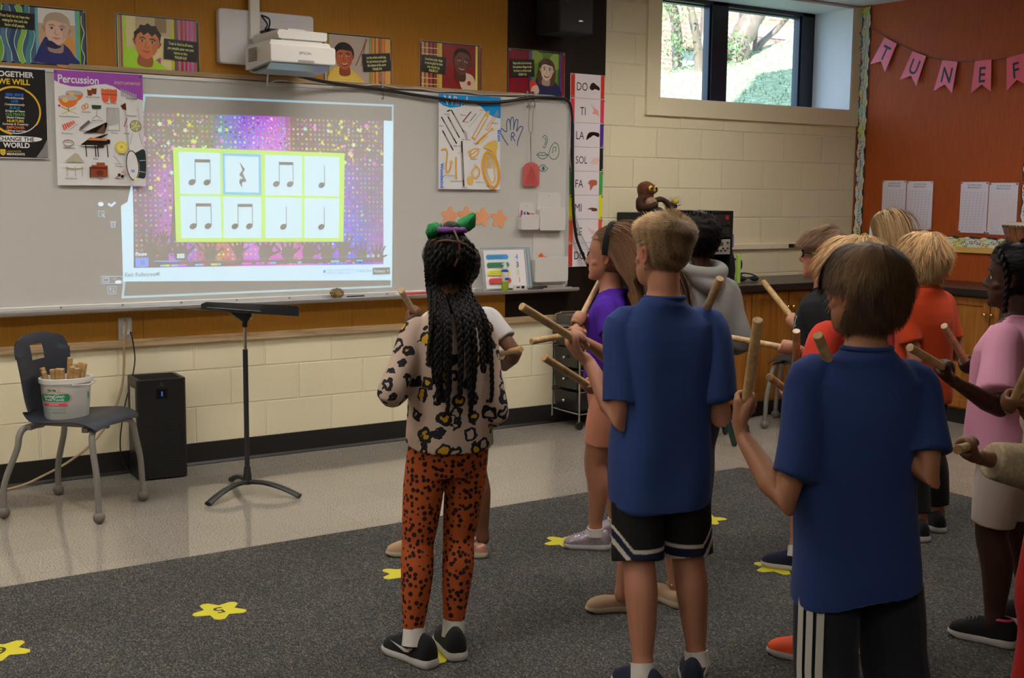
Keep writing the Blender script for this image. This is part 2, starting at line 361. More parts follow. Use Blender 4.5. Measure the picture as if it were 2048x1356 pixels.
# window: casing, reveals, black frame, panes
win = bpy.data.objects.new('window_1', None); C.objects.link(win); win.location = (6.42, 0, 2.14); win['kind'] = 'structure'
m = MB()
cx0, cx1, cz0, cz1 = 5.353, 7.467, 2.024, 2.922
def miter(pts): m.prism(pts, lambda u, v, d: (u, -d, v), 0, .022)
miter([(cx0, cz0), (cx1, cz0), (WX1, WZ0), (WX0, WZ0)]); miter([(cx0, cz0), (WX0, WZ0), (WX0, WZ1), (cx0, cz1)]); miter([(WX1, WZ0), (cx1, cz0), (cx1, cz1), (WX1, WZ1)])
m.build('window_frame', 'trim_beige', win, bevel=.002)
m = MB(); m.box(WX0-.001, WX0+.004, -.018, .40, WZ0, WZ1); m.box(WX1-.012, WX1+.001, -.018, .40, WZ0, WZ1); m.box(WX0, WX1, -.018, .40, WZ0-.01, WZ0+.004); m.box(WX0, WX1, -.01, .40, WZ1-.004, WZ1+.01)
m.build('window_sill', 'white_paint', win)
m = MB(); y0, y1 = .36, .44
for a, b in ((WX0, 5.54), (6.285, 6.44), (7.23, WX1)): m.box(a, b, y0, y1, WZ0, WZ1)
m.box(WX0, WX1, y0, y1, WZ0, WZ0+.035); m.box(WX0, WX1, y0, y1, 2.875, WZ1)
for a, b in ((5.54, 6.285), (6.44, 7.23)):
    m.box(a, a+.018, y0+.015, y1, WZ0, WZ1); m.box(b-.018, b, y0+.015, y1, WZ0, WZ1); m.box(a, b, y0+.015, y1, 2.855, 2.868)
m.build('window_mullion', 'dark_frame', win, bevel=.003)
m = MB(); m.box(5.54, 6.285, .405, .41, 2.17, 2.88); m.box(6.44, 7.23, .405, .41, 2.17, 2.88)
m.build('pane', 'glass', win)
# outer wall around the window; unseen upper block added to shade the bank
m = MB(); m.box(-14, WX0, .3, .46, -1, 3.3); m.box(WX1, 20, .3, .46, -1, 3.3); m.box(WX0, WX1, .3, .46, -1, WZ0); m.box(WX0, WX1, .3, .46, WZ1, 3.3); m.box(4.9, 22, -9, .46, 3.3, 9.5); m.box(-14, 4.9, -9.4, .46, 3.2, 3.3)
struct('wall_outer_shade_block', m, 'painted_block')

# ceiling lights of the room
n = 0
for y in (-1.35, -3.3, -6.6):
    for x in (-1.6, .7, 3.0, 5.3):
        if y == -6.6 and x > 2: continue
        t = thing('ceiling_light', 'recessed fluorescent ceiling light, white frame, above the %s of the room' % ('front' if y > -2 else 'middle' if y > -4 else 'rear'), 'ceiling light', (x, y, ZC), 0, 'recessed ceiling lights')
        m = MB()
        for a, b, c, d in ((-.62, .62, -.32, -.29), (-.62, .62, .29, .32), (-.62, -.59, -.29, .29), (.59, .62, -.29, .29)): m.box(x+a, x+b, y+c, y+d, ZC-.11, ZC)
        m.build('frame', 'white_paint', t)
        m = MB(); m.box(x-.59, x+.59, y-.002, y+.002, ZC-.10, ZC-.02)
        for q in (-.295, 0, .295): m.box(x+q-.002, x+q+.002, y-.29, y+.29, ZC-.10, ZC-.02)
        m.build('louvre', 'chrome', t)
        MB().box(x-.59, x+.59, y-.29, y+.29, ZC-.012, ZC-.004).build('diffuser', 'lamp_glow', t)

# ================================================================== OUTSIDE THE WINDOW
oak_material('bark', (.16, .14, .12), (1, 1, .12), 9)
def brick_material():
    m, nt, b = node_mat('red_brick'); L = nt.links.new
    tc = nt.nodes.new('ShaderNodeTexCoord'); sp = nt.nodes.new('ShaderNodeSeparateXYZ'); L(tc.outputs['Object'], sp.inputs[0])
    cb = nt.nodes.new('ShaderNodeCombineXYZ'); L(sp.outputs[0], cb.inputs[0]); L(sp.outputs[2], cb.inputs[1])
    br = nt.nodes.new('ShaderNodeTexBrick'); L(cb.outputs[0], br.inputs[0]); br.inputs['Scale'].default_value = 1
    br.inputs['Brick Width'].default_value = .42; br.inputs['Row Height'].default_value = .14; br.inputs['Mortar Size'].default_value = .018
    br.inputs['Color1'].default_value = (.42, .12, .07, 1); br.inputs['Color2'].default_value = (.55, .20, .12, 1); br.inputs['Mortar'].default_value = (.62, .55, .5, 1)
    L(br.outputs['Color'], b.inputs['Base Color']); b.inputs['Roughness'].default_value = .85
brick_material()
def grass_material():
    m, nt, b = node_mat('grass'); L = nt.links.new
    tc = nt.nodes.new('ShaderNodeTexCoord'); n = nt.nodes.new('ShaderNodeTexNoise'); n.inputs['Scale'].default_value = 14; n.inputs['Detail'].default_value = 8; L(tc.outputs['Object'], n.inputs['Vector'])
    cr = nt.nodes.new('ShaderNodeValToRGB'); e = cr.color_ramp.elements
    e[0].position = .35; e[0].color = (.10, .16, .08, 1); e[1].position = .65; e[1].color = (.42, .44, .30, 1); x = e.new(.52); x.color = (.20, .29, .15, 1)
    L(n.outputs['Fac'], cr.inputs[0]); L(cr.outputs[0], b.inputs['Base Color']); b.inputs['Roughness'].default_value = .9
grass_material()
mat('leaf', (.10, .20, .08), .7); mat('limestone', (.62, .58, .5), .8)
def hill_z(x, y):                            # bank rising away from the wall and towards the right
    t = max(0, min(1.06, (y-.5)/7.5))
    return 2.05 + t*(1.25+.23*(x-12.6)) + .03*noise.noise(Vector((x*.6, y*.6, 0)))
m = MB(); NX, NY = 60, 40; V = []
for j in range(NY+1):
    for i in range(NX+1):
        x = 2+34*i/NX; y = .46+17*j/NY; V.append((x, y, hill_z(x, y)-(max(0, y-8.4)*.10)+.02*noise.noise(Vector((x*5, y*5, 1)))))
m.add(V, [(j*(NX+1)+i, j*(NX+1)+i+1, (j+1)*(NX+1)+i+1, (j+1)*(NX+1)+i) for j in range(NY) for i in range(NX)])
o = m.build('grass_bank', 'grass', smooth=60); o['kind'] = 'structure'
rg = random.Random(5)
m = MB()
for k in range(9000):
    x = 7.5+13*rg.random(); y = .8+7.7*rg.random()**.8; z = hill_z(x, y); h = .03+.05*rg.random(); a = rg.random()*6.28; w_ = .009
    dx, dy = math.cos(a)*w_, math.sin(a)*w_; lx = (rg.random()-.5)*.08; ly = (rg.random()-.5)*.08
    m.add([(x-dx, y-dy, z-.01), (x+dx, y+dy, z-.01), (x+lx, y+ly, z+h)], [(0, 1, 2)])
o = m.build('grass_blades', 'grass'); tag(o, 'bright tufts of grass covering the bank outside the window', 'grass'); o['kind'] = 'stuff'
# brick building across the lawn
t = thing('brick_building', 'red brick school wing with a pale stone band, behind the trees outside', 'building', (27, 22, 0))
m = MB(); m.box(27.2, 50, 22, 22.5, 0, 14); m.box(12, 24.9, 22, 22.5, 0, 14); m.box(24.9, 27.2, 22, 22.5, 5.95, 14); m.box(24.9, 27.2, 22, 22.5, 0, 3.2)
m.build('wall', 'red_brick', t)
m = MB(); m.box(27.2, 50, 21.9, 22.05, 6.5, 6.85); m.build('stone_band', 'limestone', t)
m = MB(); m.box(24.9, 27.2, 22.45, 22.5, 3.2, 5.95); m.box(25.0, 25.1, 22.3, 22.45, 3.2, 5.95); m.box(26.1, 26.2, 22.3, 22.45, 3.2, 5.95); m.box(24.9, 27.2, 22.3, 22.45, 4.9, 5.0); f = m.build('window', 'dark_frame', t)
MB().box(25, 27.1, 22.36, 22.38, 3.2, 5.9).build('pane', 'clear_plastic', f)
def tree(label, base, limbs, seed, leaves):
    t = thing('tree', label, 'tree', base, 0, 'trees on the bank outside the window')
    m = MB(); r = random.Random(seed)
    for pts, r0, r1 in limbs:
        P = smooth_path([(base[0]+p[0], base[1]+p[1], base[2]+p[2]) for p in pts], 6); n = len(P)
        rad = [r0+(r1-r0)*i/(n-1) for i in range(n)]
        rad = [q*.62*(1+.10*math.sin(i*1.9+seed)) for i, q in enumerate(rad)]
        m.tube(P, rad, 12)
    m.build('trunk', 'bark', t, smooth=60)
    m = MB()
    for (cx, cy, cz, rr, cnt) in leaves:
        for k in range(cnt*2):
            u = np.array([r.gauss(0, 1) for _ in range(3)]); u = u/np.linalg.norm(u)*rr*r.random()**.5
            c = np.array(base)+np.array([cx, cy, cz])+u*np.array([1.4, 1, .8]); a = np.array([r.gauss(0, 1) for _ in range(3)]); a /= np.linalg.norm(a); b = np.cross(a, [r.gauss(0, 1) for _ in range(3)]); b /= np.linalg.norm(b)
            m.add([c-a*.050, c+b*.014, c+a*.050, c-b*.014], [(0, 1, 2, 3)])
    o = m.build('foliage', 'leaf', t)
    return t

tree('large grey tree with a thick leaning trunk outside the window', (14.0, 8.1, 3.5), [
    ([(0,0,-.4), (.05,0,.3), (.42,0,.9), (.75,0,1.6), (1.0,0,2.6)], .36, .20), ([(-.1,.1,-.3), (-.25,.1,.6), (-.15,.1,1.4), (.1,.1,2.6)], .24, .15), ([(.3,.1,-.3), (.42,.2,.4), (.35,.2,1.2), (.3,.2,2.6)], .16, .10)], 3,
    [(-.6,.3,1.6,.8,260), (1.3,.3,1.5,.7,220), (0,0,2.5,1.2,300)])
tree('slim pale twin-stemmed tree seen through the left pane', (13.1, 7.9, 3.3), [
    ([(0,0,-.3), (-.08,0,.5), (-.28,0,1.2), (-.42,0,2.2)], .13, .08), ([(0,0,.3), (.06,0,.9), (.0,0,1.5), (-.1,0,2.4)], .12, .09)], 4,
    [(-.7,.2,1.0,.5,200), (-.3,.2,.45,.35,110), (.5,0,.5,.4,130), (-.9,.3,1.5,.6,200)])
tree('forked dark tree behind the left mullion', (13.9, 9.0, 3.6), [
    ([(-.3,0,-.5), (-.35,0,.6), (-.6,0,1.3), (-.8,0,2.4)], .16, .12)], 5, [(-.5,.2,1.9,.6,160)])
tree('small tree with a branch slanting to the right, seen through the right pane', (14.75, 8.4, 3.75), [
    ([(0,0,-.3), (.05,0,.15), (.55,0,.55), (1.0,0,1.0), (1.5,0,1.6)], .10, .06), ([(-.02,0,.0), (.02,0,.7), (.0,0,1.8)], .07, .05)], 6,
    [(.5,.1,1.1,.45,160), (1.2,.1,1.0,.4,120)])
# ================================================================== WHITEBOARD AND PROJECTED PICTURE
def L3(*c): return lin(c)
K = lin((18, 17, 18)); WHT = lin((232, 228, 226))
mat('board_face', seen(160, 153, 144), .32, coat=.25)
mat('board_frame', seen(176, 172, 165), .35, .5)
wb = thing('whiteboard', 'long white dry-erase board with aluminium frame and tray across the front wall', 'whiteboard', (2.6, -.02, .88))
MB().box(.50, 4.689, -.028, -.014, .905, 2.066).build('panel', 'board_face', wb)
m = MB(); m.box(.48, 4.705, -.034, -.014, 2.064, 2.084); m.box(4.685, 4.705, -.036, -.014, .885, 2.084); m.box(.48, .502, -.036, -.014, .885, 2.084)
m.box(.48, 4.705, -.036, -.014, .862, .908)
m.build('frame', 'board_frame', wb, bevel=.003)
m = MB(); m.box(1.60, 4.46, -.038, -.033, 2.088, 2.112); m.build('cork_rail', 'rail_wood', wb)
m = MB(); P = [(-.034, .868), (-.105, .868), (-.118, .876), (-.118, .888), (-.108, .893), (-.100, .884), (-.045, .882), (-.034, .892)]
m.rings([[(x, y, z) for y, z in P] for x in (.48, 4.74)]); m.build('tray', 'aluminium', wb, smooth=30)
for x in [.9+.31*i for i in range(12)]: MB().cyl((x, -.036, .898), (x, -.042, .898), .005, n=8).build('tray_screw', 'steel', wb)
for x in (3.346, 4.36, 4.41):
    m = MB(); m.box(x-.006, x+.006, -.052, -.030, 2.07, 2.125); m.tube(smooth_path([(x, -.05, 2.075), (x, -.065, 2.05), (x, -.055, 2.025), (x, -.040, 2.035)], 4), .0035, 6)
    m.build('map_hook', 'steel', wb)

# short-throw projector's light on the board, painted as glowing polygons
GLOW = 1.0
m_, nt_, b_ = node_mat('projected_light')
a_ = nt_.nodes.new('ShaderNodeAttribute'); a_.attribute_name = 'Col'; nt_.links.new(a_.outputs['Color'], b_.inputs['Emission Color'])
b_.inputs['Emission Strength'].default_value = GLOW; b_.inputs['Base Color'].default_value = (*seen(160, 153, 144), 1); b_.inputs['Roughness'].default_value = .32
def g(r, gg, b):                             # emission on top of the lit board
    l = lin((r, gg, b)); k = lin((158, 150, 140)); return tuple(max(0, x-y) for x, y in zip(l, k))
QX = [(1.838, 1.021), (3.415, .972), (3.424, 1.903), (1.955, 1.90)]
slide = Art(on_front(0, 0, -.0285), .00015)
s = slide
PALE = g(212, 238, 250); EDGE = g(186, 208, 214)
s.line([(1.975, 1.978), (3.424, 1.993), (3.411, .939), (1.833, .937)], .012, EDGE, True)     # outer outline of the picture
s.poly([(3.365, 1.905), (3.424, 1.903), (3.415, .975), (1.838, 1.019), (1.838, 1.41), (1.872, 1.43), (1.894, 1.52), (1.905, 1.52), (1.894, 1.089), (3.355, 1.071)], PALE)
# colourful backdrop: grid of cells
vx0, vx1 = 1.900, 3.360
def vtop(x): return 1.893+(x-2.01)/(3.365-2.01)*.014
def vbot(x): return 1.089-(x-1.894)/(3.355-1.894)*.018
def blend(stops, t):
    for (a, ca), (b, cb) in zip(stops[:-1], stops[1:]):
        if t <= b: q = (t-a)/(b-a); return tuple(ca[i]*(1-q)+cb[i]*q for i in range(3))
    return stops[-1][1]
G0 = (160, 150, 142)
topc = [(0, G0), (.16, (165, 155, 140)), (.27, (172, 164, 128)), (.35, (152, 172, 208)), (.43, (186, 140, 240)), (.52, (226, 120, 240)), (.585, (200, 128, 214)), (.62, (166, 148, 58)), (.70, (166, 146, 80)), (.78, (162, 146, 132)), (1, (165, 152, 150))]
botc = [(0, (160, 150, 140)), (.08, (166, 148, 150)), (.14, (214, 120, 226)), (.20, (196, 110, 236)), (.3, (200, 170, 80)), (.42, (226, 132, 232)), (.5, (226, 130, 220)), (.6, (240, 120, 200)), (.7, (206, 120, 220)), (.8, (160, 120, 250)), (.9, (140, 110, 246)), (.96, (190, 130, 226)), (1, (200, 120, 210))]
midc = [(0, (162, 150, 146)), (.06, (172, 148, 168)), (.12, (196, 132, 196)), (.17, (180, 140, 170)), (.5, (200, 150, 200)), (.84, (170, 140, 210)), (.9, (164, 140, 180)), (1, (164, 148, 158))]
NXg, NYg = 48, 26
for j in range(NYg):
    for i in range(NXg):
        u0, u1 = i/NXg, (i+1)/NXg; v0, v1 = j/NYg, (j+1)/NYg; um, vm = (u0+u1)/2, (v0+v1)/2
        if .15 < um < .80 and .18 < vm < .74: continue
        c = blend(topc, um) if vm > .78 else None
        if c is None:
            cb, cm = blend(botc, um), blend(midc, um); q = min(1, max(0, vm/.45)); c = tuple(cb[k]*(1-q)+cm[k]*q for k in range(3))
            if vm > .6: ct = blend(topc, um); q = (vm-.6)/.18; c = tuple(c[k]*(1-q)+ct[k]*q for k in range(3))
        def PT(u, v): x = vx0+(vx1-vx0)*u; return (x, vbot(x)+(vtop(x)-vbot(x))*v)
        s.d = .0003; s.poly([PT(u0, v0), PT(u1, v0), PT(u1, v1), PT(u0, v1)], g(*c))
s.d = .0006
rg = random.Random(11)
dotc = [(150, 232, 150), (236, 232, 90), (140, 220, 240), (226, 150, 240), (250, 250, 250), (130, 105, 150), (128, 118, 110), (200, 216, 110), (236, 160, 210)]
for j in range(31):
    for i in range(56):
        u = (i+.5)/56; v = (j+.5)/31
        if .15 < u < .80 and .17 < v < .75: continue
        x = vx0+(vx1-vx0)*u; z = vbot(x)+(vtop(x)-vbot(x))*v
        edge = min(1, min(u, 1-u)*7)*(.35 if (v > .75 and (u < .3 or u > .72)) else 1)
        c = dotc[rg.randrange(len(dotc))]; bg_ = (172, 150, 176)
        c = tuple(bg_[k]+(c[k]-bg_[k])*(.35+.65*edge*rg.random()) for k in range(3))
        if c[0]+c[1]+c[2] < 400: c = (120, 105, 120)
        s.d = .0007; s.ell(x, z, .0068, .0068, g(*c), n=8)
def star(u, v, r, col, rot=0, inner=.45, n=5, s=s):
    s.poly([(u+(r if k % 2 == 0 else r*inner)*math.cos(PI/2+rot+k*PI/n), v+(r if k % 2 == 0 else r*inner)*math.sin(PI/2+rot+k*PI/n)) for k in range(2*n)], col)
for k in range(130):
    u = rg.random(); u = u*.36 if rg.random() < .5 else 1-u*.34
    v = .68+.30*rg.random() if rg.random() < .7 else rg.random()
    if .15 < u < .80 and v < .76: continue
    x = vx0+(vx1-vx0)*u; z = vbot(x)+(vtop(x)-vbot(x))*v
    c = rg.choice([(232, 250, 120), (240, 255, 225), (250, 170, 235), (210, 255, 235), (236, 236, 90)])
    s.step = 3e-6; s.d = max(s.d, .0009) if k else .0009; star(x, z, .006+.011*rg.random(), g(*c), rg.random()*3)
for k in range(90):
    x = 2.42+.34*rg.random()**.7; z = 1.73+.15*rg.random(); s.ell(x, z, .003, .003, g(250, 240, 255), n=6)
# crowd of raised hands in silhouette (no light)
DK = (0.0, 0.0, 0.0); s.d = .0016; s.step = 6e-6
rh = random.Random(4)
def hand_sil(x, z, sz, lean):
    ca, sa = math.cos(lean), math.sin(lean)
    def T(u, v): return (x+(u*ca-v*sa)*sz, z+(u*sa+v*ca)*sz)
    bt = (1.098-z)/sz; s.poly([T(-.36, bt), T(.36, bt), T(.26, -.2), T(.42, .25), T(.2, .55), T(-.3, .55), T(-.4, .1), T(-.24, -.3)], DK)
    for a_, l_ in ((-.5, .75), (-.2, .95), (.08, 1.0), (.34, .9)):
        s.poly([T(a_*.8-.09, .35), T(a_*.8+.09, .35), T(a_*1.5+.07, l_+.15), T(a_*1.5-.07, l_+.15)], DK)
    s.poly([T(.28, -.05), T(.36, .2), T(.86, .42), T(.8, .26)], DK)
for x, z, sz, ln in [(x_, z_+.012, s_*1.22, l_) for x_, z_, s_, l_ in [(1.99, 1.15, .075, -.25), (2.06, 1.16, .06, -.5), (2.15, 1.13, .085, .25), (2.31, 1.13, .075, .15), (2.47, 1.145, .062, .1), (2.62, 1.13, .085, -.2), (2.76, 1.12, .08, .2), (2.88, 1.13, .085, -.25), (3.00, 1.12, .085, .3), (3.10, 1.14, .075, -.15), (3.22, 1.10, .07, .2), (3.32, 1.10, .06, -.2), (2.055, 1.22, .035, .1)]]:
    hand_sil(x, z, sz, ln)
s.poly([(2.09, 1.23), (2.11, 1.42), (2.13, 1.47), (2.145, 1.30), (2.15, 1.22)], DK)
s.rect(1.897, 1.0895, 3.356, 1.112, DK)
for k in range(26): x = 1.92+1.41*rh.random(); s.rect(x, 1.091, x+.02+.02*rh.random(), 1.101, g(*rh.choice([(226, 150, 240), (236, 230, 110), (150, 220, 240), (240, 140, 200)])))
# player controls
s.step = .00005; s.d = .0024; s.rect(1.905, 1.093, 1.972, 1.140, g(150, 178, 250)); s.rects([(1.931, 1.104, 1.936, 1.127), (1.944, 1.104, 1.949, 1.127)], DK)
s.rect(2.00, 1.1175, 3.29, 1.121, g(176, 170, 166)); s.rect(2.00, 1.116, 2.145, 1.122, g(150, 190, 255))
s.rect(2.125, 1.134, 2.165, 1.157, g(225, 240, 245)); s.text('00:13', 2.145, 1.140, .015, DK, align='c')
s.text('Pause', 1.935, 1.152, .026, g(236, 240, 245), .02, align='c')
for x in (3.257, 3.291, 3.325): s.ell(x, 1.122, .009, .009, g(225, 238, 245), n=6); s.d += .0003; s.ell(x, 1.122, .004, .004, DK, n=8)
s.text('Exit Fullscreen', 1.848, 1.044, .030, DK, .012); s.ring(2.022, 1.056, .009, .009, .003, DK, 4, rot=PI/4)
s.text('Video not working? try a', 2.995, 1.043, .018, g(165, 178, 215), .008); s.text('different video source', 2.995, 1.025, .018, g(165, 178, 215), .008); s.ell(2.978, 1.040, .009, .009, g(150, 160, 220), n=12)
s.text('Video Source', 3.180, 1.030, .024, g(150, 168, 190), .008)
s.rect(3.286, 1.012, 3.402, 1.053, DK); s.text('Primary', 3.296, 1.024, .023, g(220, 235, 245), .012); s.line([(3.380, 1.036), (3.386, 1.029), (3.392, 1.036)], .003, g(220, 235, 245))
# toolbar left of the picture
LC = g(196, 206, 220)
s.ell(1.735, 1.418, .014, .011, g(225, 235, 250), n=12); s.line([(1.775, 1.418), (1.787, 1.409), (1.806, 1.425)], .010, g(225, 235, 250))
s.line([(1.722, 1.357), (1.722, 1.383), (1.750, 1.383), (1.750, 1.357)], .003, LC, True); s.line([(1.738, 1.371), (1.752, 1.352)], .006, LC)
s.line([(1.782, 1.325), (1.785, 1.300), (1.803, 1.300), (1.806, 1.325)], .003, LC, True); s.line([(1.779, 1.329), (1.809, 1.329)], .003, LC); s.rects([(1.788, 1.304, 1.791, 1.321), (1.797, 1.304, 1.800, 1.321)], LC)
s.line([(1.727, 1.012), (1.727, 1.048), (1.835, 1.045), (1.835, 1.009)], .0025, LC, True); s.line([(1.737, 1.020), (1.737, 1.040), (1.764, 1.040), (1.764, 1.020)], .004, LC, True); s.ell(1.812, 1.018, .017, .008, g(235, 242, 250), n=12); s.text('OFF', 1.782, 1.030, .014, LC)
s.line([(1.757, .958), (1.757, .997), (1.800, .996), (1.800, .957)], .0025, LC, True); s.line([(1.770, .966), (1.770, .988)], .003, LC); s.line([(1.765, .982), (1.770, .989), (1.775, .982)], .003, LC); s.line([(1.786, .966), (1.786, .988)], .003, LC); s.line([(1.781, .972), (1.786, .965), (1.791, .972)], .003, LC)
# note grid
s.step = .00015; s.d = .0036
YL = g(206, 240, 40)
s.poly([(2.121, 1.219), (3.099, 1.207), (3.110, 1.710), (2.117, 1.716)], YL)
def gp(u, v):                                # unit square of the yellow card -> board
    x0, z0 = 2.121+(2.117-2.121)*v, 1.219+(1.716-1.219)*v; x1, z1 = 3.099+(3.110-3.099)*v, 1.207+(1.710-1.207)*v
    return (x0+(x1-x0)*u, z0+(z1-z0)*u)
CELL = g(214, 240, 248); cols = [(.030, .255), (.270, .490), (.515, .735), (.752, .968)]; rows = [(.515, .955), (.045, .490)]
TYPES = [['b', 'r', 'b', 'q'], ['b', 'b', 'q', 'q']]
NK = DK
for ri, (v0, v1) in enumerate(rows):
    for ci, (u0, u1) in enumerate(cols):
        s.d = .0045; s.poly([gp(u0, v0), gp(u1, v0), gp(u1, v1), gp(u0, v1)], CELL)
        if ri == 0 and ci == 1: s.line([gp(u0+.006, v0+.012), gp(u1-.006, v0+.012), gp(u1-.006, v1-.012), gp(u0+.006, v1-.012)], .014, g(150, 206, 236), True)
        cx, cz = gp((u0+u1)/2, (v0+v1)/2); t = TYPES[ri][ci]; s.d = .0052
        def head(x, z): s.ell(x, z, .0205, .0155, NK, .45)
        def stem(x, z, h): s.rect(x+.0165, z, x+.0205, z+h, NK)
        if t == 'b':
            a, b2, z = cx-.045, cx+.037, cz-.048
            for x in (a, b2): head(x, z); stem(x, z, .118)
            s.rect(a+.0165, z+.105, b2+.0205, z+.122, NK)
        elif t == 'q': head(cx-.004, cz-.050); stem(cx-.004, cz-.050, .112)
        else:
            s.poly([(cx-.014, cz+.064), (cx-.010, cz+.062), (cx+.017, cz+.028), (cx+.004, cz+.006), (cx+.024, cz-.034), (cx+.020, cz-.036), (cx-.016, cz-.004), (cx-.014, cz+.004), (cx+.003, cz+.022)], NK)
            s.poly([(cx+.024, cz-.034), (cx+.006, cz-.022), (cx-.012, cz-.026), (cx-.018, cz-.042), (cx-.008, cz-.062), (cx+.003, cz-.070), (cx-.003, cz-.052), (cx+.004, cz-.040), (cx+.018, cz-.042)], NK)
s.mb.build('projected_picture', 'projected_light', wb)

# marker drawings on the board
mat('ink_blue', (.03, .09, .30), .5); mat('ink_green', (.02, .16, .13), .5)
def ink(name, paths, w_, m):
    a = Art(on_front(0, 0, -.0282), .0001)
    for p in paths: a.line(smooth_path([(x, z, 0) for x, z in p], 6)[:, :2], w_, (0, 0, 0))
    a.mb.c = [(1, 1, 1)]*len(a.mb.c); o = a.mb.build(name, m, wb); return o
ink('hand_drawing', [[(4.232, 1.790), (4.20, 1.83), (4.175, 1.868), (4.172, 1.886), (4.186, 1.888), (4.212, 1.872), (4.224, 1.874)],
    [(4.224, 1.874), (4.222, 1.92), (4.230, 1.945), (4.242, 1.945), (4.248, 1.918), (4.250, 1.884)], [(4.250, 1.884), (4.250, 1.93), (4.258, 1.958), (4.270, 1.958), (4.275, 1.93), (4.274, 1.886)],
    [(4.274, 1.886), (4.282, 1.925), (4.294, 1.948), (4.305, 1.944), (4.304, 1.92), (4.296, 1.876)], [(4.296, 1.876), (4.318, 1.902), (4.336, 1.908), (4.343, 1.896), (4.326, 1.86), (4.308, 1.82), (4.303, 1.788)],
    [(4.257, 1.818), (4.259, 1.862), (4.275, 1.866), (4.280, 1.850), (4.262, 1.842)], [(4.265, 1.842), (4.285, 1.816)]], .0062, 'ink_blue')
ink('ear_drawing', [[(4.497, 1.842), (4.510, 1.858), (4.528, 1.850), (4.533, 1.822), (4.522, 1.794), (4.510, 1.780), (4.500, 1.790)], [(4.510, 1.842), (4.522, 1.832), (4.518, 1.808), (4.508, 1.800)]], .0048, 'ink_green')
ink('nose_drawing', [[(4.545, 1.735), (4.560, 1.782), (4.590, 1.815), (4.618, 1.800), (4.626, 1.752), (4.606, 1.716), (4.572, 1.712), (4.550, 1.730)]], .0048, 'ink_green')
ink('lips_drawing', [[(4.452, 1.736), (4.478, 1.752), (4.492, 1.746), (4.508, 1.752), (4.540, 1.735)], [(4.452, 1.736), (4.480, 1.714), (4.515, 1.714), (4.545, 1.738)], [(4.460, 1.736), (4.50, 1.732), (4.54, 1.738)]], .0048, 'ink_green')
ink('eye_drawing', [[(4.462, 1.650), (4.485, 1.668), (4.512, 1.672), (4.540, 1.650)], [(4.462, 1.650), (4.488, 1.634), (4.515, 1.634), (4.540, 1.650)]], .0048, 'ink_green')
ink('note_drawing', [[(4.578, 1.756), (4.580, 1.782), (4.600, 1.788), (4.600, 1.764)], [(4.578, 1.756), (4.572, 1.752)], [(4.600, 1.764), (4.594, 1.760)]], .0048, 'ink_green')
a = Art(on_front(0, 0, -.0282), .0001); a.ell(4.505, 1.651, .012, .013, (0, 0, 0)); a.mb.c = [(1, 1, 1)]*len(a.mb.c); a.mb.build('eye_pupil_drawing', 'ink_green', wb)

# ================================================================== POSTERS
def poster(name, label, cat, x0, z0, W, H, y=-.030, gloss=True, tilt=0.0, pins=(), pin_mat=None, group=None, curl=0.0):
    t = thing(name, label, cat, (x0+W/2, y, z0), 0, group)
    a = Art(on_front(x0, z0, y-.001), .00012)
    MB().box(x0, x0+W, y-.001, y+.0005, z0, z0+H).build('sheet', 'paper', t)
    return t, a
def fin(t, a, gloss=True, name='printed_picture'):
    o = a.mb.build(name, 'print_gloss' if gloss else 'print', t); return o
def pins(t, pts, y, m='brass'):
    for x, z in pts:
        MB().ball((x, y, z), (.0055, .004, .0055), 10, 6).build('pin', m, t, smooth=60)
BLK = seen(28, 24, 22)
def blob(a, pts, col, n=5): 
    P = [np.array([x, y, 0.]) for x, y in pts]; P = [P[-1]]+P+[P[0], P[1]]; Q = []
    for i in range(1, len(P)-2):
        p0, p1, p2, p3 = P[i-1], P[i], P[i+1], P[i+2]
        for k in range(n):
            t = k/n; q = .5*((2*p1)+(-p0+p2)*t+(2*p0-5*p1+4*p2-p3)*t*t+(-p0+3*p1-3*p2+p3)*t**3); Q.append((q[0], q[1]))
    a.poly(Q, col)
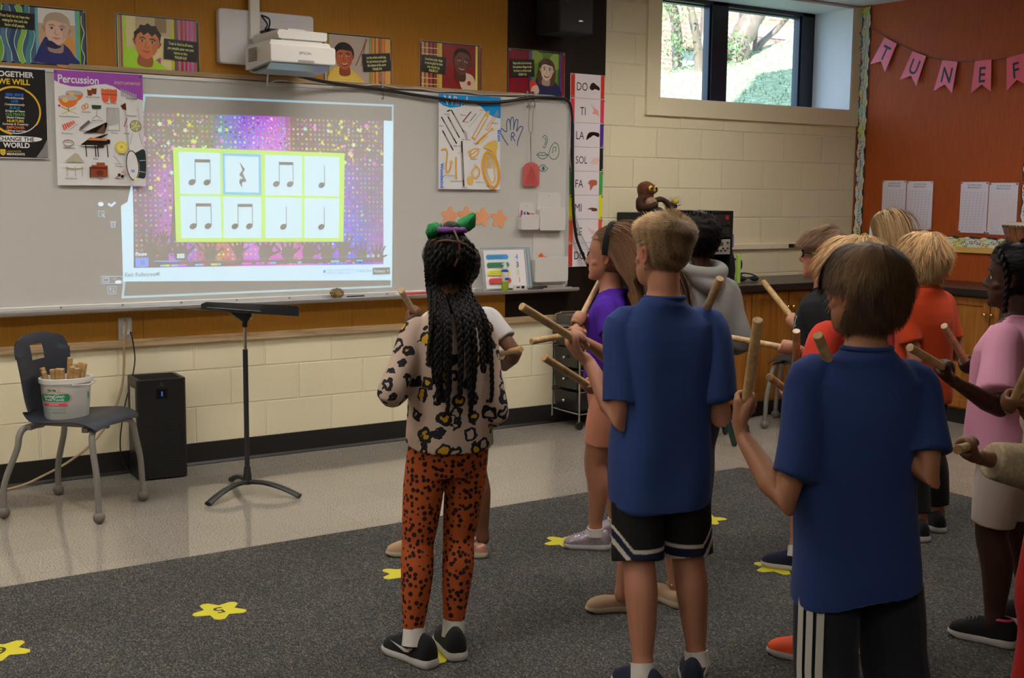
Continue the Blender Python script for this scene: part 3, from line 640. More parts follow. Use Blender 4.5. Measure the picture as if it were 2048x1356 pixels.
def portrait(a, x, z, r, skin, hair, shirt, hairstyle, tilt=0.0, smile=.5):
    c, s_ = math.cos(tilt), math.sin(tilt)
    def T(u, v): return (x+(u*c-v*s_)*r, z+(u*s_+v*c)*r)
    dk = tuple(q*.55 for q in skin); lt = tuple(min(.9, q*1.25) for q in skin)
    if hairstyle == 'long': blob(a, [T(-1.0, .2), T(-.9, 1.0), T(-.2, 1.45), (T(.7, 1.2)), T(1.15, .4), T(1.25, -.6), T(.9, -1.5), T(-.9, -1.5), T(-1.2, -.6)], hair)
    blob(a, [T(-.42, -.7), T(.42, -.7), T(.5, -1.5), T(-.5, -1.5)], dk)                              # neck
    if hairstyle == 'round': blob(a, [T(-.95, .1), T(-1.0, .75), T(-.45, 1.35), T(.35, 1.38), T(.95, .85), T(.95, .1), T(0, .3)], hair)
    blob(a, [T(-.95, -.02), T(-1.05, .22), T(-.88, .3), T(-.82, -.15)], dk); blob(a, [T(.95, -.02), T(1.05, .22), T(.88, .3), T(.82, -.15)], dk)   # ears
    blob(a, [T(-.82, .2), T(-.72, .8), T(-.2, 1.1), T(.35, 1.08), T(.78, .7), T(.84, .1), T(.66, -.55), T(.2, -.98), T(-.15, -.98), T(-.62, -.6)], skin)
    blob(a, [T(.3, .6), T(.78, .5), T(.8, -.1), T(.5, -.6), T(.42, -.1)], tuple(q*.82 for q in skin))
    if hairstyle in ('short', 'round', 'long', 'side'):
        blob(a, [T(-.9, .15), T(-.95, .8), T(-.5, 1.3), T(.3, 1.38), T(.88, .95), T(.92, .2), T(.74, .62), T(.2, .72), T(-.3, .78), T(-.7, .6)], hair)
    if hairstyle == 'spiky':
        a.poly([T(*q) for q in ((-.9, .1), (-1.0, .7), (-.7, 1.05), (-.62, 1.3), (-.3, 1.3), (-.1, 1.5), (.2, 1.35), (.5, 1.42), (.72, 1.1), (.95, .9), (.92, .15), (.78, .6), (.5, .85), (.3, .6), (0, .85), (-.3, .6), (-.5, .8), (-.75, .6))], hair)
    if hairstyle == 'bald': blob(a, [T(-.85, .35), T(-.8, .95), T(-.3, 1.28), (T(.35, 1.25)), T(.8, .85), T(.82, .4), T(.5, .85), T(-.4, .9)], tuple(q*.7 for q in hair))
    for sx in (-1, 1):
        a.line([T(sx*.16, .40), T(sx*.36, .46), T(sx*.56, .38)], r*.07, tuple(q*.5 for q in hair))
        a.ell(*T(sx*.36, .2), r*.17, r*.075, lin((220, 215, 208)), tilt, 10); a.ell(*T(sx*.36, .2), r*.075, r*.078, lin((30, 18, 12)), 0, 10); a.line([T(sx*.2, .26), T(sx*.36, .3), T(sx*.54, .24)], r*.04, dk)
    a.line([T(-.05, .15), T(-.14, -.18), T(0, -.25), T(.14, -.18)], r*.05, dk)
    if smile > .6: blob(a, [T(-.38, -.42), T(0, -.50), T(.38, -.42), T(.2, -.66), T(-.2, -.66)], lin((120, 40, 36))); blob(a, [T(-.32, -.45), T(0, -.50), T(.32, -.45), T(.15, -.57), T(-.15, -.57)], lin((225, 220, 210)))
    else: blob(a, [T(-.32, -.46), T(-.1, -.43), T(.1, -.43), T(.32, -.46), T(0, -.62)], tuple(min(1, q) for q in (skin[0]*1.0, skin[1]*.5, skin[2]*.5))); a.line([T(-.3, -.46), T(0, -.51), T(.3, -.46)], r*.035, dk)
def verse(a, x0, z0, x1, z1, lines, rot=-.05, size=.021):
    cx, cz = (x0+x1)/2, (z0+z1)/2; w2, h2 = (x1-x0)/2, (z1-z0)/2; c, s_ = math.cos(rot), math.sin(rot)
    a.poly([(cx+u*c-v*s_, cz+u*s_+v*c) for u, v in ((-w2, -h2), (w2, -h2), (w2, h2), (-w2, h2))], seen(34, 30, 28))
    n = len(lines)
    for i, l in enumerate(lines):
        dv = h2-(i+.95)*2*h2/(n+.6); u0, v0 = 0, dv-size*.35
        a.text(l, cx+u0*c-v0*s_, cz+u0*s_+v0*c, size, seen(206, 190, 110), .014, align='c', sx=.62, rot=rot)
PW, PH = .430, .279; PGRP = None
def stripes(a, x0, x1, z0, z1, cols, seed=1):
    r = random.Random(seed); x = x0
    while x < x1:
        w_ = min(.003+.009*r.random(), x1-x); a.rect(x, z0, x+w_, z1, r.choice(cols)); x += w_
def child_poster(label, x0, z0, draw):
    t, a = poster('verse_poster', label, 'poster', x0, z0, PW, PH, -.014)
    a.rect(0, 0, PW, PH, BLK); draw(a); fin(t, a)
    edge = MB(); c = seen(150, 130, 105)
    for bx in ((x0-.003, x0+PW+.003, z0-.003, z0), (x0-.003, x0+PW+.003, z0+PH, z0+PH+.003), (x0-.003, x0, z0, z0+PH), (x0+PW, x0+PW+.003, z0, z0+PH)): edge.box(bx[0], bx[1], -.0165, -.0135, bx[2], bx[3])
    edge.build('laminate_edge', 'clear_plastic', t)
    pins(t, [(x0+.008, z0+PH-.008), (x0+PW-.008, z0+PH-.008), (x0+.012, z0+.008), (x0+PW-.012, z0+.008)], -.018, 'steel'); return t
SK1, SK2, SK3, SK4 = seen(205, 150, 130), seen(176, 104, 62), seen(150, 74, 40), seen(96, 52, 40)
def d1(a):
    a.rect(.006, .006, .19, .273, seen(60, 78, 96))
    for k in range(5):
        P = smooth_path([(.015+.036*k+.012*math.sin(q*1.3+k), .008+q*.044, 0) for q in range(7)], 4)[:, :2]
        a.line(P, .022, (seen(90, 130, 50), seen(70, 96, 110), seen(46, 60, 84), seen(110, 150, 60), seen(60, 110, 110))[k]); a.line(P+[.013, 0], .003, seen(170, 176, 160))
    a.rect(.19, .006, .385, .273, seen(166, 136, 100)); blob(a, [(.30, .17), (.385, .10), (.385, .006), (.28, .006)], seen(176, 120, 60)); a.rect(.19, .2, .385, .273, seen(190, 184, 170))
    a.rect(.188, .006, .202, .273, seen(90, 140, 150)); a.rect(.378, .006, .392, .273, seen(80, 140, 150)); a.rect(.392, .006, .402, .273, seen(96, 150, 40)); a.rect(.402, .006, .424, .273, seen(60, 60, 70))
    P = smooth_path([(.413+.008*math.sin(q*2), .01+q*.04, 0) for q in range(7)], 4)[:, :2]; a.line(P, .004, seen(150, 190, 140))
    blob(a, [(.19, .05), (.22, .115), (.245, .135), (.33, .10), (.37, .05), (.385, .01), (.19, .01)], seen(40, 42, 86))
    portrait(a, .288, .165, .066, SK1, seen(150, 132, 112), None, 'short', -.08, .4)
    blob(a, [(.235, .11), (.26, .118), (.29, .10), (.31, .094), (.28, .08), (.24, .09)], seen(34, 34, 62))
    verse(a, -.01+.012, .165, .185, .243, ['Trust God: let my hope rise:', 'waiting for the Lord, the', 'Savior of all people.'], -.03, .019)
child_poster('laminated verse poster of a fair-haired boy in a navy top, leftmost of the row', 1.262, 2.101, d1)
def d2(a):
    a.rect(.006, .006, .424, .273, seen(196, 168, 120)); a.rect(.10, .18, .30, .273, seen(160, 140, 100)); a.rect(.2, .2, .26, .273, seen(120, 96, 60))
    stripes(a, .01, .045, .006, .273, [seen(120, 60, 90), seen(90, 110, 60), seen(60, 40, 40), seen(150, 120, 60)], 3); a.rect(.032, .006, .050, .273, seen(150, 170, 40)); a.rect(.283, .006, .300, .273, seen(150, 160, 40))
    stripes(a, .300, .424, .006, .273, [seen(150, 30, 50), seen(60, 20, 30), seen(170, 50, 90), seen(60, 80, 60), seen(120, 110, 60), seen(30, 24, 24), seen(140, 100, 130)], 4)
    blob(a, [(.045, .006), (.05, .11), (.10, .10), (.12, .06), (.20, .06), (.24, .03), (.25, .006)], seen(140, 190, 40)); a.poly([(.20, .06), (.225, .075), (.225, .04)], seen(150, 60, 110))
    portrait(a, .155, .135, .072, SK2, seen(30, 20, 14), None, 'spiky', -.12, .3)
    verse(a, .242, .065, .422, .170, ['Trust in God at all times,', 'you people; pour out your', 'hearts to him.', 'PSALM 62:8'], -.04, .021)
child_poster('laminated verse poster of a smiling boy in a lime green shirt, second from the left', 1.842, 2.101, d2)
def d3(a):
    a.rect(.006, .006, .285, .273, seen(150, 132, 116)); a.rect(.02, .006, .035, .273, seen(110, 110, 40)); stripes(a, .30, .424, .006, .273, [seen(170, 90, 30), seen(150, 60, 30), seen(180, 130, 60), seen(120, 90, 50)], 6); a.rect(.285, .006, .300, .273, seen(120, 120, 50))
    for k in range(4): a.ring(.365, .04+.03*k, .017, .012, .003, seen(120, 110, 150))
    a.line([(.20, .11), (.27, .26)], .006, seen(110, 60, 40)); a.line([(.235, .11), (.265, .26)], .005, seen(110, 60, 40))
    blob(a, [(.036, .006), (.05, .075), (.10, .10), (.16, .09), (.22, .05), (.245, .006)], seen(226, 150, 60))
    for k in range(5): a.line([(.05+.01*k, .02+.014*k), (.23-.02*k, .02+.014*k)], .002, seen(240, 190, 110))
    portrait(a, .125, .145, .062, SK3, seen(20, 12, 8), None, 'round', .06, .9)
    verse(a, .24, .085, .422, .185, ['Let the whole world sing', 'for joy because you guide', 'the nations of the earth.', 'PSALM 67:4'], .10, .020)
child_poster('laminated verse poster of a girl in an orange top, right of the projector', 2.993, 2.098, d3)
def d4(a):
    a.rect(.006, .006, .424, .273, seen(120, 24, 26)); stripes(a, .006, .13, .006, .273, [seen(90, 40, 30), seen(190, 160, 120), seen(60, 24, 20), seen(150, 60, 40), seen(170, 130, 60)], 8)
    for k in range(7): a.line([(.01, .03+.035*k), (.125, .03+.035*k)], .004, seen(190, 165, 120))
    a.rect(.13, .006, .15, .273, seen(176, 150, 60)); a.rect(.385, .006, .40, .273, seen(200, 180, 90)); a.rect(.40, .006, .424, .273, seen(110, 60, 40))
    blob(a, [(.30, .006), (.27, .07), (.30, .11), (.37, .09), (.385, .006)], seen(190, 160, 130)); a.ell(.34, .05, .014, .014, seen(140, 40, 40))
    portrait(a, .290, .165, .068, SK4, seen(40, 26, 22), None, 'bald', -.15, .9)
    verse(a, .008, .095, .175, .195, ['Let all who take refuge', 'in you be glad; let them', 'ever sing for joy.', 'PSALM 5:11'], -.05, .021)
child_poster('laminated verse poster of a short-haired boy on a dark red background', 3.612, 2.101, d4)
def d5(a):
    a.rect(.006, .006, .424, .273, seen(86, 110, 40)); a.ell(.36, .22, .05, .05, seen(120, 140, 60)); a.ell(.2, .24, .06, .04, seen(110, 130, 50))
    for x0_, x1_ in ((.006, .155), (.400, .424)):
        a.rect(x0_, .006, x1_, .273, seen(150, 28, 30)); x = x0_+.006
        while x < x1_-.004: a.rect(x, .006, x+.0025, .273, seen(60, 18, 40)); x += .011
        for k in range(24): a.rect(x0_, .010+.011*k, x1_, .0125+.011*k, seen(70, 20, 44))
    a.rect(.155, .006, .170, .273, seen(60, 50, 110)); a.rect(.385, .006, .400, .273, seen(60, 50, 110))
    blob(a, [(.20, .006), (.20, .09), (.25, .13), (.33, .11), (.39, .05), (.39, .006)], seen(34, 36, 66)); blob(a, [(.165, .01), (.16, .09), (.20, .085), (.225, .03)], seen(190, 50, 46)); blob(a, [(.17, .01), (.175, .055), (.215, .065), (.225, .02)], seen(196, 150, 130))
    portrait(a, .285, .155, .056, seen(206, 158, 136), seen(74, 48, 38), None, 'long', -.08, .9)
    verse(a, .006, .112, .188, .218, ['Sing to the Lord, for he has', 'done glorious things; let this', 'be known to all the world.', 'ISAIAH 12:5'], .06, .020)
child_poster('laminated verse poster of a curly-haired girl beside red plaid, rightmost of the row', 4.240, 2.101, d5)

# black school poster
t, a = poster('school_poster', 'black and gold Together We Will poster taped at the left end of the board', 'poster', 1.186, 1.640, .300, .436, -.040)
a.rect(0, 0, .300, .436, seen(178, 172, 166)); a.rect(.003, .004, .297, .433, seen(30, 27, 28))
cx = .150
a.text('TOGETHER', cx, .392, .036, seen(214, 208, 202), .03, align='c'); a.text('WE WILL', cx, .356, .036, seen(224, 150, 30), .03, align='c')
a.ring(cx, .232, .118, .112, .004, seen(200, 190, 180), 40); a.ring(cx-.003, .229, .120, .113, .008, seen(206, 142, 34), 40, -.6, 1.1); a.ring(cx+.002, .228, .117, .112, .010, seen(206, 142, 34), 40, 3.4, 4.5); a.ring(cx, .233, .117, .110, .009, seen(190, 140, 50), 40, 1.2, 2.4)
for i, (h1, h2, c) in enumerate([('SEEK JESUS', 'Wholeheartedly', (40, 96, 190)), ('LIVE', 'Compassionately', (36, 100, 180)), ('BUILD', 'Bridges of Peace', (30, 110, 120)), ('CULTIVATE', 'Global Citizens', (80, 140, 60)), ('NURTURE', 'Curiosity & Creativity', (226, 150, 30)), ('EMPOWER', 'Lifelong Learning', (222, 90, 40))]):
    z = .300-i*.0315; a.text(h1, cx, z, .0175, seen(*c), .03, align='c'); a.text(h2, cx, z-.0135, .0135, seen(196, 190, 186), .015, align='c', shear=.25)
blob(a, [(.03, .098), (.10, .108), (.25, .104), (.265, .09), (.20, .080), (.04, .082)], seen(206, 200, 196)); a.text('CHANGE THE', cx, .084, .027, seen(30, 27, 28), .02, align='c'); a.text('WORLD', cx, .052, .033, seen(214, 208, 202), .03, align='c')
a.poly([(.075, .042), (.098, .042), (.098, .020), (.0865, .012), (.075, .020)], seen(222, 158, 40)); a.ring(.0865, .028, .005, .008, .002, seen(30, 27, 28)); a.text('LANCASTER', .104, .029, .0125, seen(150, 120, 50), .01); a.text('MENNONITE', .104, .015, .0145, seen(214, 208, 202), .02)
a.poly([(.24, .006), (.297, .006), (.297, .10), (.272, .05)], seen(110, 104, 100))
fin(t, a)

# percussion poster
t, a = poster('percussion_poster', 'white and purple Percussion instruments poster hanging over the left of the board', 'poster', 1.523, 1.512, .437, .566, -.046)
PP = seen(132, 62, 140); a.rect(0, 0, .437, .566, seen(206, 196, 184))
a.poly([(0, .566), (0, .515), (.03, .500), (.08, .489), (.14, .489), (.20, .503), (.25, .510), (.29, .500), (.34, .472), (.39, .448), (.437, .438), (.437, .566)], PP)
a.text('Percussion', .018, .506, .054, seen(226, 216, 214), .02, sx=.86); a.text('instruments', .292, .512, .030, seen(206, 160, 60), .0, .35, sx=.92)
CP, BR_, GD, GR_, RD = seen(206, 96, 40), seen(110, 50, 32), seen(206, 160, 70), seen(120, 112, 110), seen(170, 50, 40)
for x, z, r in ((.095, .468, .042), (.064, .442, .048)):       # timpani
    a.ell(x, z-.012, r, r*.95, CP, 0, 24, PI, 2*PI); a.ell(x, z-.010, r, r*.28, seen(150, 140, 136)); a.ell(x-r*.3, z-r*.45, r*.3, r*.25, seen(236, 150, 90))
a.line([(.03, .385), (.10, .355)], .004, GD); a.line([(.10, .385), (.03, .350)], .004, GD); a.line([(.064, .39), (.064, .365)], .006, GR_); a.ell(.02, .392, .006, .006, RD); a.line([(.02, .392), (.06, .375)], .002, RD)
for x, z in ((.170, .462), (.192, .470)): a.poly([(x-.013, z+.018), (x+.013, z+.018), (x+.010, z-.014), (x-.010, z-.014)], BR_); a.ell(x, z+.018, .013, .005, seen(200, 180, 160))
for x in (.246, .286): blob(a, [(x-.016, .488), (x-.019, .455), (x-.012, .422), (x+.012, .422), (x+.019, .455), (x+.016, .488)], seen(190, 80, 50)); a.ell(x, .489, .017, .006, seen(214, 190, 160)); a.line([(x-.019, .458), (x+.019, .458)], .003, BR_)
for k in range(9): a.rect(.325+.009*k, .452-.002*k, .331+.009*k, .490-.003*k, seen(150, 140, 140))
a.poly([(.320, .405), (.345, .420), (.408, .392), (.400, .372), (.330, .388)], seen(96, 44, 30))
for k in range(7): a.line([(.330+.010*k, .398-.003*k), (.342+.010*k, .412-.004*k)], .003, seen(60, 26, 20))
for x in (.137, .150): a.ring(x, .388+(x-.137)*.6, .009, .011, .004, seen(196, 110, 60))
a.ell(.200, .402, .024, .009, seen(206, 200, 190)); a.poly([(.176, .402), (.224, .402), (.222, .384), (.178, .384)], seen(40, 60, 44)); a.line([(.2, .384), (.2, .345)], .003, GR_); a.line([(.18, .335), (.2, .35), (.22, .335)], .003, GR_)
for k in range(8): a.line([(.255+.007*k, .388), (.255+.007*k, .30+.002*k)], .0025, seen(130, 124, 122))
a.line([(.250, .390), (.310, .390), (.312, .280), (.248, .280)], .003, seen(120, 116, 114), True)
for k in range(4): a.line([(.335+.006*k, .300), (.352+.006*k, .345)], .004, seen(150, 60, 50)) if k in (0, 3) else None
for k in range(6): a.poly([(.028+.010*k, .300+.004*k), (.036+.010*k, .300+.004*k), (.044+.010*k, .272+.007*k), (.036+.010*k, .272+.007*k)], seen(190, 70, 50))
a.line([(.06, .27), (.105, .305)], .002, GR_); a.line([(.122, .285), (.160, .318)], .014, seen(86, 80, 76)); a.line([(.112, .276), (.126, .288)], .005, BR_)
a.ring(.056, .208, .025, .015, .005, seen(110, 70, 60)); a.ring(.056, .205, .025, .015, .002, seen(196, 190, 180))
blob(a, [(.155, .228), (.255, .262), (.205, .232), (.155, .218)], K); a.poly([(.130, .262), (.245, .318), (.252, .312), (.236, .266)], K) ; a.poly([(.195, .268), (.237, .310), (.236, .262)], seen(90, 60, 40))
a.poly([(.118, .205), (.165, .240), (.262, .232), (.262, .212), (.230, .205), (.230, .190), (.118, .196)], seen(26, 22, 20)); a.poly([(.150, .226), (.170, .240), (.250, .236), (.245, .226)], seen(176, 110, 60)); a.rect(.120, .197, .200, .201, seen(200, 195, 190))
for x in (.140, .186, .198, .246): a.line([(x, .2), (x+.003, .145)], .005, seen(26, 22, 20))
a.ell(.318, .196, .032, .031, GD); a.ell(.318, .196, .021, .020, seen(220, 180, 90)); a.ell(.318, .197, .008, .008, seen(190, 140, 60))
a.poly([(.035, .118), (.085, .160), (.100, .158), (.128, .118)], seen(150, 140, 118)); a.poly([(.030, .100), (.125, .110), (.127, .092), (.080, .082), (.030, .090)], seen(196, 186, 166))
for x in (.045, .085, .118): a.line([(x, .095), (x, .045)], .004, seen(150, 140, 120))
a.rect(.165, .045, .245, .102, seen(120, 56, 34)); a.rect(.155, .083, .245, .094, seen(86, 36, 22)); a.rect(.190, .094, .232, .116, seen(130, 66, 40)); a.ell(.205, .063, .018, .014, seen(90, 40, 26)); a.rect(.155, .04, .163, .083, seen(86, 36, 22))
a.line([(.285, .142), (.312, .110), (.282, .112)], .003, GR_); a.line([(.285, .142), (.275, .150)], .003, GR_); a.ell(.302, .055, .008, .008, BLK); a.ell(.318, .048, .008, .008, BLK); a.line([(.302, .055), (.28, .035)], .003, BR_)
# band of projector light on the poster edge, painted into its colours
PL = seen(220, 236, 246); a.poly([(.345, .425), (.400, .420), (.437, .02), (.437, .0), (.372, .0), (.355, .26)], seen(212, 216, 220))
a.ell(.392, .305, .028, .028, seen(150, 140, 100)); a.ring(.392, .305, .028, .028, .003, seen(60, 60, 60)); a.ell(.392, .305, .007, .007, BLK)
for k in range(5): a.line([(.392, .305), (.392+.026*math.cos(k*1.25), .305+.026*math.sin(k*1.25))], .004, seen(190, 180, 130))
a.line([(.376, .27), (.362, .215)], .002, GR_); a.line([(.408, .27), (.420, .215)], .002, GR_)
blob(a, [(.378, .150), (.400, .176), (.437, .180), (.437, .055), (.41, .040), (.385, .060)], seen(34, 44, 44)); blob(a, [(.345, .06), (.338, .11), (.350, .165), (.372, .178), (.392, .155), (.405, .11), (.402, .06), (.385, .030), (.365, .032)], seen(204, 204, 190)); a.ring(.371, .105, .031, .074, .005, seen(60, 50, 40), rot=.08)
a.line([(.405, .075), (.437, .070)], .002, seen(190, 200, 200)); a.line([(.408, .13), (.437, .132)], .002, seen(190, 200, 200)); a.ell(.366, .112, .014, .014, PL)
for x, z, c in ((.325, .070, (232, 130, 120)), (.372, .076, (120, 130, 226)), (.385, .036, (230, 226, 130)), (.332, .030, (190, 222, 206))): a.ell(x, z, .011, .008, seen(*c))
for txt, x, z in (('Timpani/Kettledrums', .062, .335), ('Bongo Drums', .182, .437), ('Conga Drums', .266, .410), ('Glockenspiel', .375, .438), ('Castanets', .145, .362), ('Snare Drum', .200, .322), ('Xylophone', .372, .352), ('Woodblock', .05, .252), ('Sleigh Bells', .138, .268), ('Chimes', .282, .262), ('Claves', .345, .262), ('Tambourine', .056, .180), ('Piano', .186, .130), ('Cymbal', .318, .155), ('Triangle', .300, .095), ('Harpsichord', .062, .030), ('Organ', .205, .030), ('Maracas', .306, .032)):
    a.text(txt, x, z, .0115, seen(60, 56, 56), .01, align='c')
fin(t, a); pins(t, [(1.531, 2.068), (1.95, 2.068)], -.050, 'ink_blue')

# wind poster
t, a = poster('wind_poster', 'blue and white Wind instruments poster with tuba and trombone on the board', 'poster', 3.722, 1.514, .442, .562, -.046)
BL = seen(20, 118, 196); a.rect(0, 0, .442, .562, seen(204, 196, 186))
a.poly([(0, .562), (0, .515), (.03, .495), (.08, .483), (.14, .490), (.20, .510), (.25, .517), (.30, .500), (.34, .465), (.39, .442), (.442, .434), (.442, .562)], BL)
a.text('Wind', .036, .500, .078, seen(228, 224, 222), .02, sx=.95); a.text('instruments', .190, .512, .026, seen(16, 84, 150), 0, .3)
for P in ([(.088, .470), (.185, .330)], [(.065, .430), (.145, .310)], [(.020, .425), (.125, .275)], [(.028, .345), (.100, .235)]): a.line(P, .008, seen(44, 34, 30)); a.line([(P[0][0]+.02, P[0][1]-.03), (P[1][0]-.02, P[1][1]+.03)], .003, seen(150, 140, 130))
a.line([(.06, .462), (.078, .468)], .008, BLK); a.line([(.170, .405), (.225, .465)], .007, seen(120, 40, 30)); a.line([(.220, .41), (.262, .455)], .004, seen(60, 60, 60)); a.line([(.215, .375), (.300, .465)], .003, seen(150, 146, 140)); a.ell(.190, .325, .010, .030, seen(150, 146, 140), .3)
GL = seen(184, 128, 46); GL2 = seen(200, 150, 76)
for w_, c in ((.006, GL),): 
    a.line([(.235, .312), (.335, .465)], w_, c); a.line([(.255, .302), (.350, .445)], w_, c); a.line([(.235, .312), (.255, .302)], .012, c); a.ell(.342, .458, .022, .012, GL2, .9); a.line([(.34, .38), (.42, .48)], .004, c); a.line([(.33, .37), (.345, .36), (.425, .465)], .004, c)
a.line([(.260, .270), (.380, .372)], .006, GL); a.poly([(.355, .350), (.395, .365), (.375, .380)], GL2); a.line([(.275, .285), (.330, .330)], .014, GL); a.line([(.295, .275), (.35, .325)], .004, GL2)
a.ring(.250, .220, .034, .022, .007, GL, rot=.6); a.poly([(.200, .225), (.225, .240), (.232, .205)], GL2); a.line([(.215, .20), (.285, .245)], .006, GL)
a.ring(.262, .100, .028, .036, .006, GL, rot=-.3); a.ring(.262, .100, .018, .024, .004, GL2, rot=-.3); a.ell(.222, .052, .022, .028, GL2, .5); a.line([(.25, .15), (.275, .135)], .004, GL)
a.line(smooth_path([(.018, .232, 0), (.050, .236, 0), (.058, .20, 0), (.050, .13, 0), (.060, .098, 0), (.078, .12, 0), (.088, .165, 0)], 5)[:, :2], .010, GL); a.ell(.086, .160, .014, .010, GL2); a.line([(.122, .070), (.120, .190)], .009, GL); a.ell(.122, .066, .010, .006, GL2)
a.line([(.176, .020), (.160, .285)], .011, seen(60, 40, 34)); a.line([(.172, .06), (.163, .22)], .003, seen(170, 160, 150)); a.line([(.150, .22), (.135, .215)], .002, GR_)
blob(a, [(.315, .255), (.350, .285), (.405, .300), (.420, .270), (.410, .225), (.418, .150), (.400, .150), (.385, .225), (.350, .245)], GL2); a.ring(.372, .120, .055, .110, .018, GL, 30, rot=.22); a.ring(.368, .125, .030, .085, .008, GL2, 30, rot=.22); a.line([(.330, .20), (.345, .13)], .006, GL); a.line([(.345, .2), (.36, .13)], .006, GL); a.line([(.36, .2), (.375, .13)], .006, GL)
a.text('Brass', .420, .365, .034, seen(30, 90, 180), .015, rot=-PI/2); a.text('Woodwind', .012, .155, .032, seen(30, 90, 180), .02, rot=-PI/2)
for txt, x, z in (('Clarinet', .055, .44), ('Bassoon', .17, .44), ('Flute', .30, .475), ('Piccolo', .19, .40), ('Trombone', .395, .40), ('Oboe', .015, .37), ('English Horn', .13, .255), ('Bass Clarinet', .19, .295), ('Trumpet', .262, .275), ('Tenor Saxophone', .07, .078), ('Soprano Saxophone', .125, .045), ('Bassoon', .18, .008), ('Flugelhorn', .245, .18), ('French Horn', .29, .04), ('Tuba', .345, .018)):
    a.text(txt, x, z, .0115, seen(60, 56, 56), .01, align='c')
fin(t, a)

# solfege cards up the dark panel
CARDS = [('DO', (170, 46, 30), (46, 26, 24), 'fist'), ('TI', (196, 50, 66), (190, 130, 120), 'point'), ('LA', (70, 40, 110), (30, 18, 18), 'droop'), ('SOL', (26, 34, 26), (198, 150, 140), 'flat'),
         ('FA', (62, 130, 60), (150, 76, 56), 'down'), ('MI', (206, 196, 20), (96, 50, 40), 'level'), ('RE', (214, 74, 44), (210, 150, 140), 'up'), ('DO', (160, 46, 34), (46, 28, 26), 'fist')]
HS = {'fist': [(0, .02), (.01, .045), (.03, .055), (.05, .045), (.08, .028), (.08, .01), (.045, .016), (.02, .008)], 'point': [(.0, .075), (.03, .05), (.06, .035), (.07, .0), (.05, .01), (.015, .015), (.025, .035)],
      'droop': [(0, .0), (.01, .035), (.04, .05), (.10, .045), (.10, .02), (.06, .03), (.04, .02), (.02, .01)], 'flat': [(0, .012), (.03, .035), (.07, .04), (.07, .008), (.03, .0)],
      'down': [(0, .03), (.02, .05), (.07, .048), (.07, .02), (.045, .014), (.02, -.015), (.015, .018)], 'level': [(0, .018), (.03, .027), (.075, .022), (.075, .006), (.035, .006), (.03, .014)], 'up': [(0, .055), (.03, .04), (.07, .022), (.075, -.002), (.045, .008), (.02, .028)]}
for i, (txt, bc, hc, hs) in enumerate(CARDS):
    x0 = 4.716; z0 = 2.262-.1553*(i+1); W_, H_ = .282, .1535
    lab = ['topmost DO card with red side bars on the dark panel', 'TI hand-sign card with crimson side bars', 'LA hand-sign card with purple side bars', 'SOL hand-sign card with near-black side bars', 'FA hand-sign card with green side bars', 'MI hand-sign card with yellow side bars', 'RE hand-sign card with orange side bars', 'lowest DO card with red side bars, behind the girl in purple'][i]
    t, a = poster('hand_sign_card', lab, 'card', x0, z0, W_, H_, -.018, group=None)
    a.rect(0, 0, W_, H_, seen(186, 172, 170)); a.rect(.003, .002, .036, H_-.002, seen(*bc)); a.rect(W_-.036, .002, W_-.003 if False else W_-.006, H_-.002, seen(*bc))
    wtx = {2: .11, 3: .135}[len(txt)] if txt != 'SOL' else .135
    a.text(txt, .052 if txt not in ('TI',) else .080, .048, .074 if txt != 'SOL' else .068, seen(40, 32, 34), .0, sx=.80)
    hx = {'DO': .155, 'TI': .165, 'LA': .135, 'SOL': .17, 'FA': .155, 'MI': .155, 'RE': .155}[txt]
    blob(a, [(hx+u*1.0, .045+v*1.05) for u, v in HS[hs]], seen(*hc)); fin(t, a)
    pins(t, [(x0+.014, z0+H_-.010), (x0+W_-.008, z0+H_-.008), (x0+.014, z0+.010), (x0+W_-.014, z0+.010)], -.021, 'brass')

# orange foil stars on the board
mat('orange_card', seen(222, 128, 92), .35, bump=(60, .2, .001)); mat('yellow_vinyl', (.62, .56, .02), .45)
def soft_star(cx, cz, r, rot=0, inner=.60, n=8):
    P = []
    for k in range(5):
        a0 = PI/2+rot+k*2*PI/5
        for q in (-.20, 0, .20): P.append((cx+r*(1-.35*abs(q))*math.cos(a0+q), cz+r*(1-.35*abs(q))*math.sin(a0+q)))
        P.append((cx+r*inner*math.cos(a0+PI/5), cz+r*inner*math.sin(a0+PI/5)))
    return P
for i, (x, z) in enumerate(((3.812, 1.350), (3.928, 1.352), (4.045, 1.345), (4.171, 1.332))):
    o = MB().prism(soft_star(x, z, .062, (-.10, -.06, -.12, -.2)[i]), lambda u, v, d: (u, -d, v), .0285, .032).build('paper_star', 'orange_card')
    tag(o, ['orange paper star on the board, leftmost of four, beside the wind poster corner', 'second orange paper star on the board, partly behind the green bow', 'third orange paper star on the board from the left', 'rightmost orange paper star on the board, nearest the marker pocket'][i], 'star')
# ================================================================== PROJECTOR AND CABLES
mat('projector_white', (.70, .68, .63), .4); mat('plate_white', (.66, .64, .66), .45); mat('mirror_glass', (.30, .36, .42), .1, .2); mat('grille', (.20, .20, .18), .5)
def rbox(m, x0, x1, y0, y1, z0, z1, r, axis='y', n=4):        # box with rounded corners seen along an axis
    P = []
    for cx, cz, a0 in ((x1-r, z1-r, 0), (x0+r, z1-r, 1), (x0+r, z0+r, 2), (x1-r, z0+r, 3)):
        for k in range(n+1): t = (a0+k/n)*PI/2; P.append((cx+r*math.cos(t), cz+r*math.sin(t)))
    return m.prism(P, (lambda u, v, d: (u, d, v)) if axis == 'y' else ((lambda u, v, d: (d, u, v)) if axis == 'x' else (lambda u, v, d: (u, v, d))), y0, y1)
pj = thing('projector', 'white short-throw projector on a wall plate above the screen', 'projector', (2.65, -.012, 2.16))
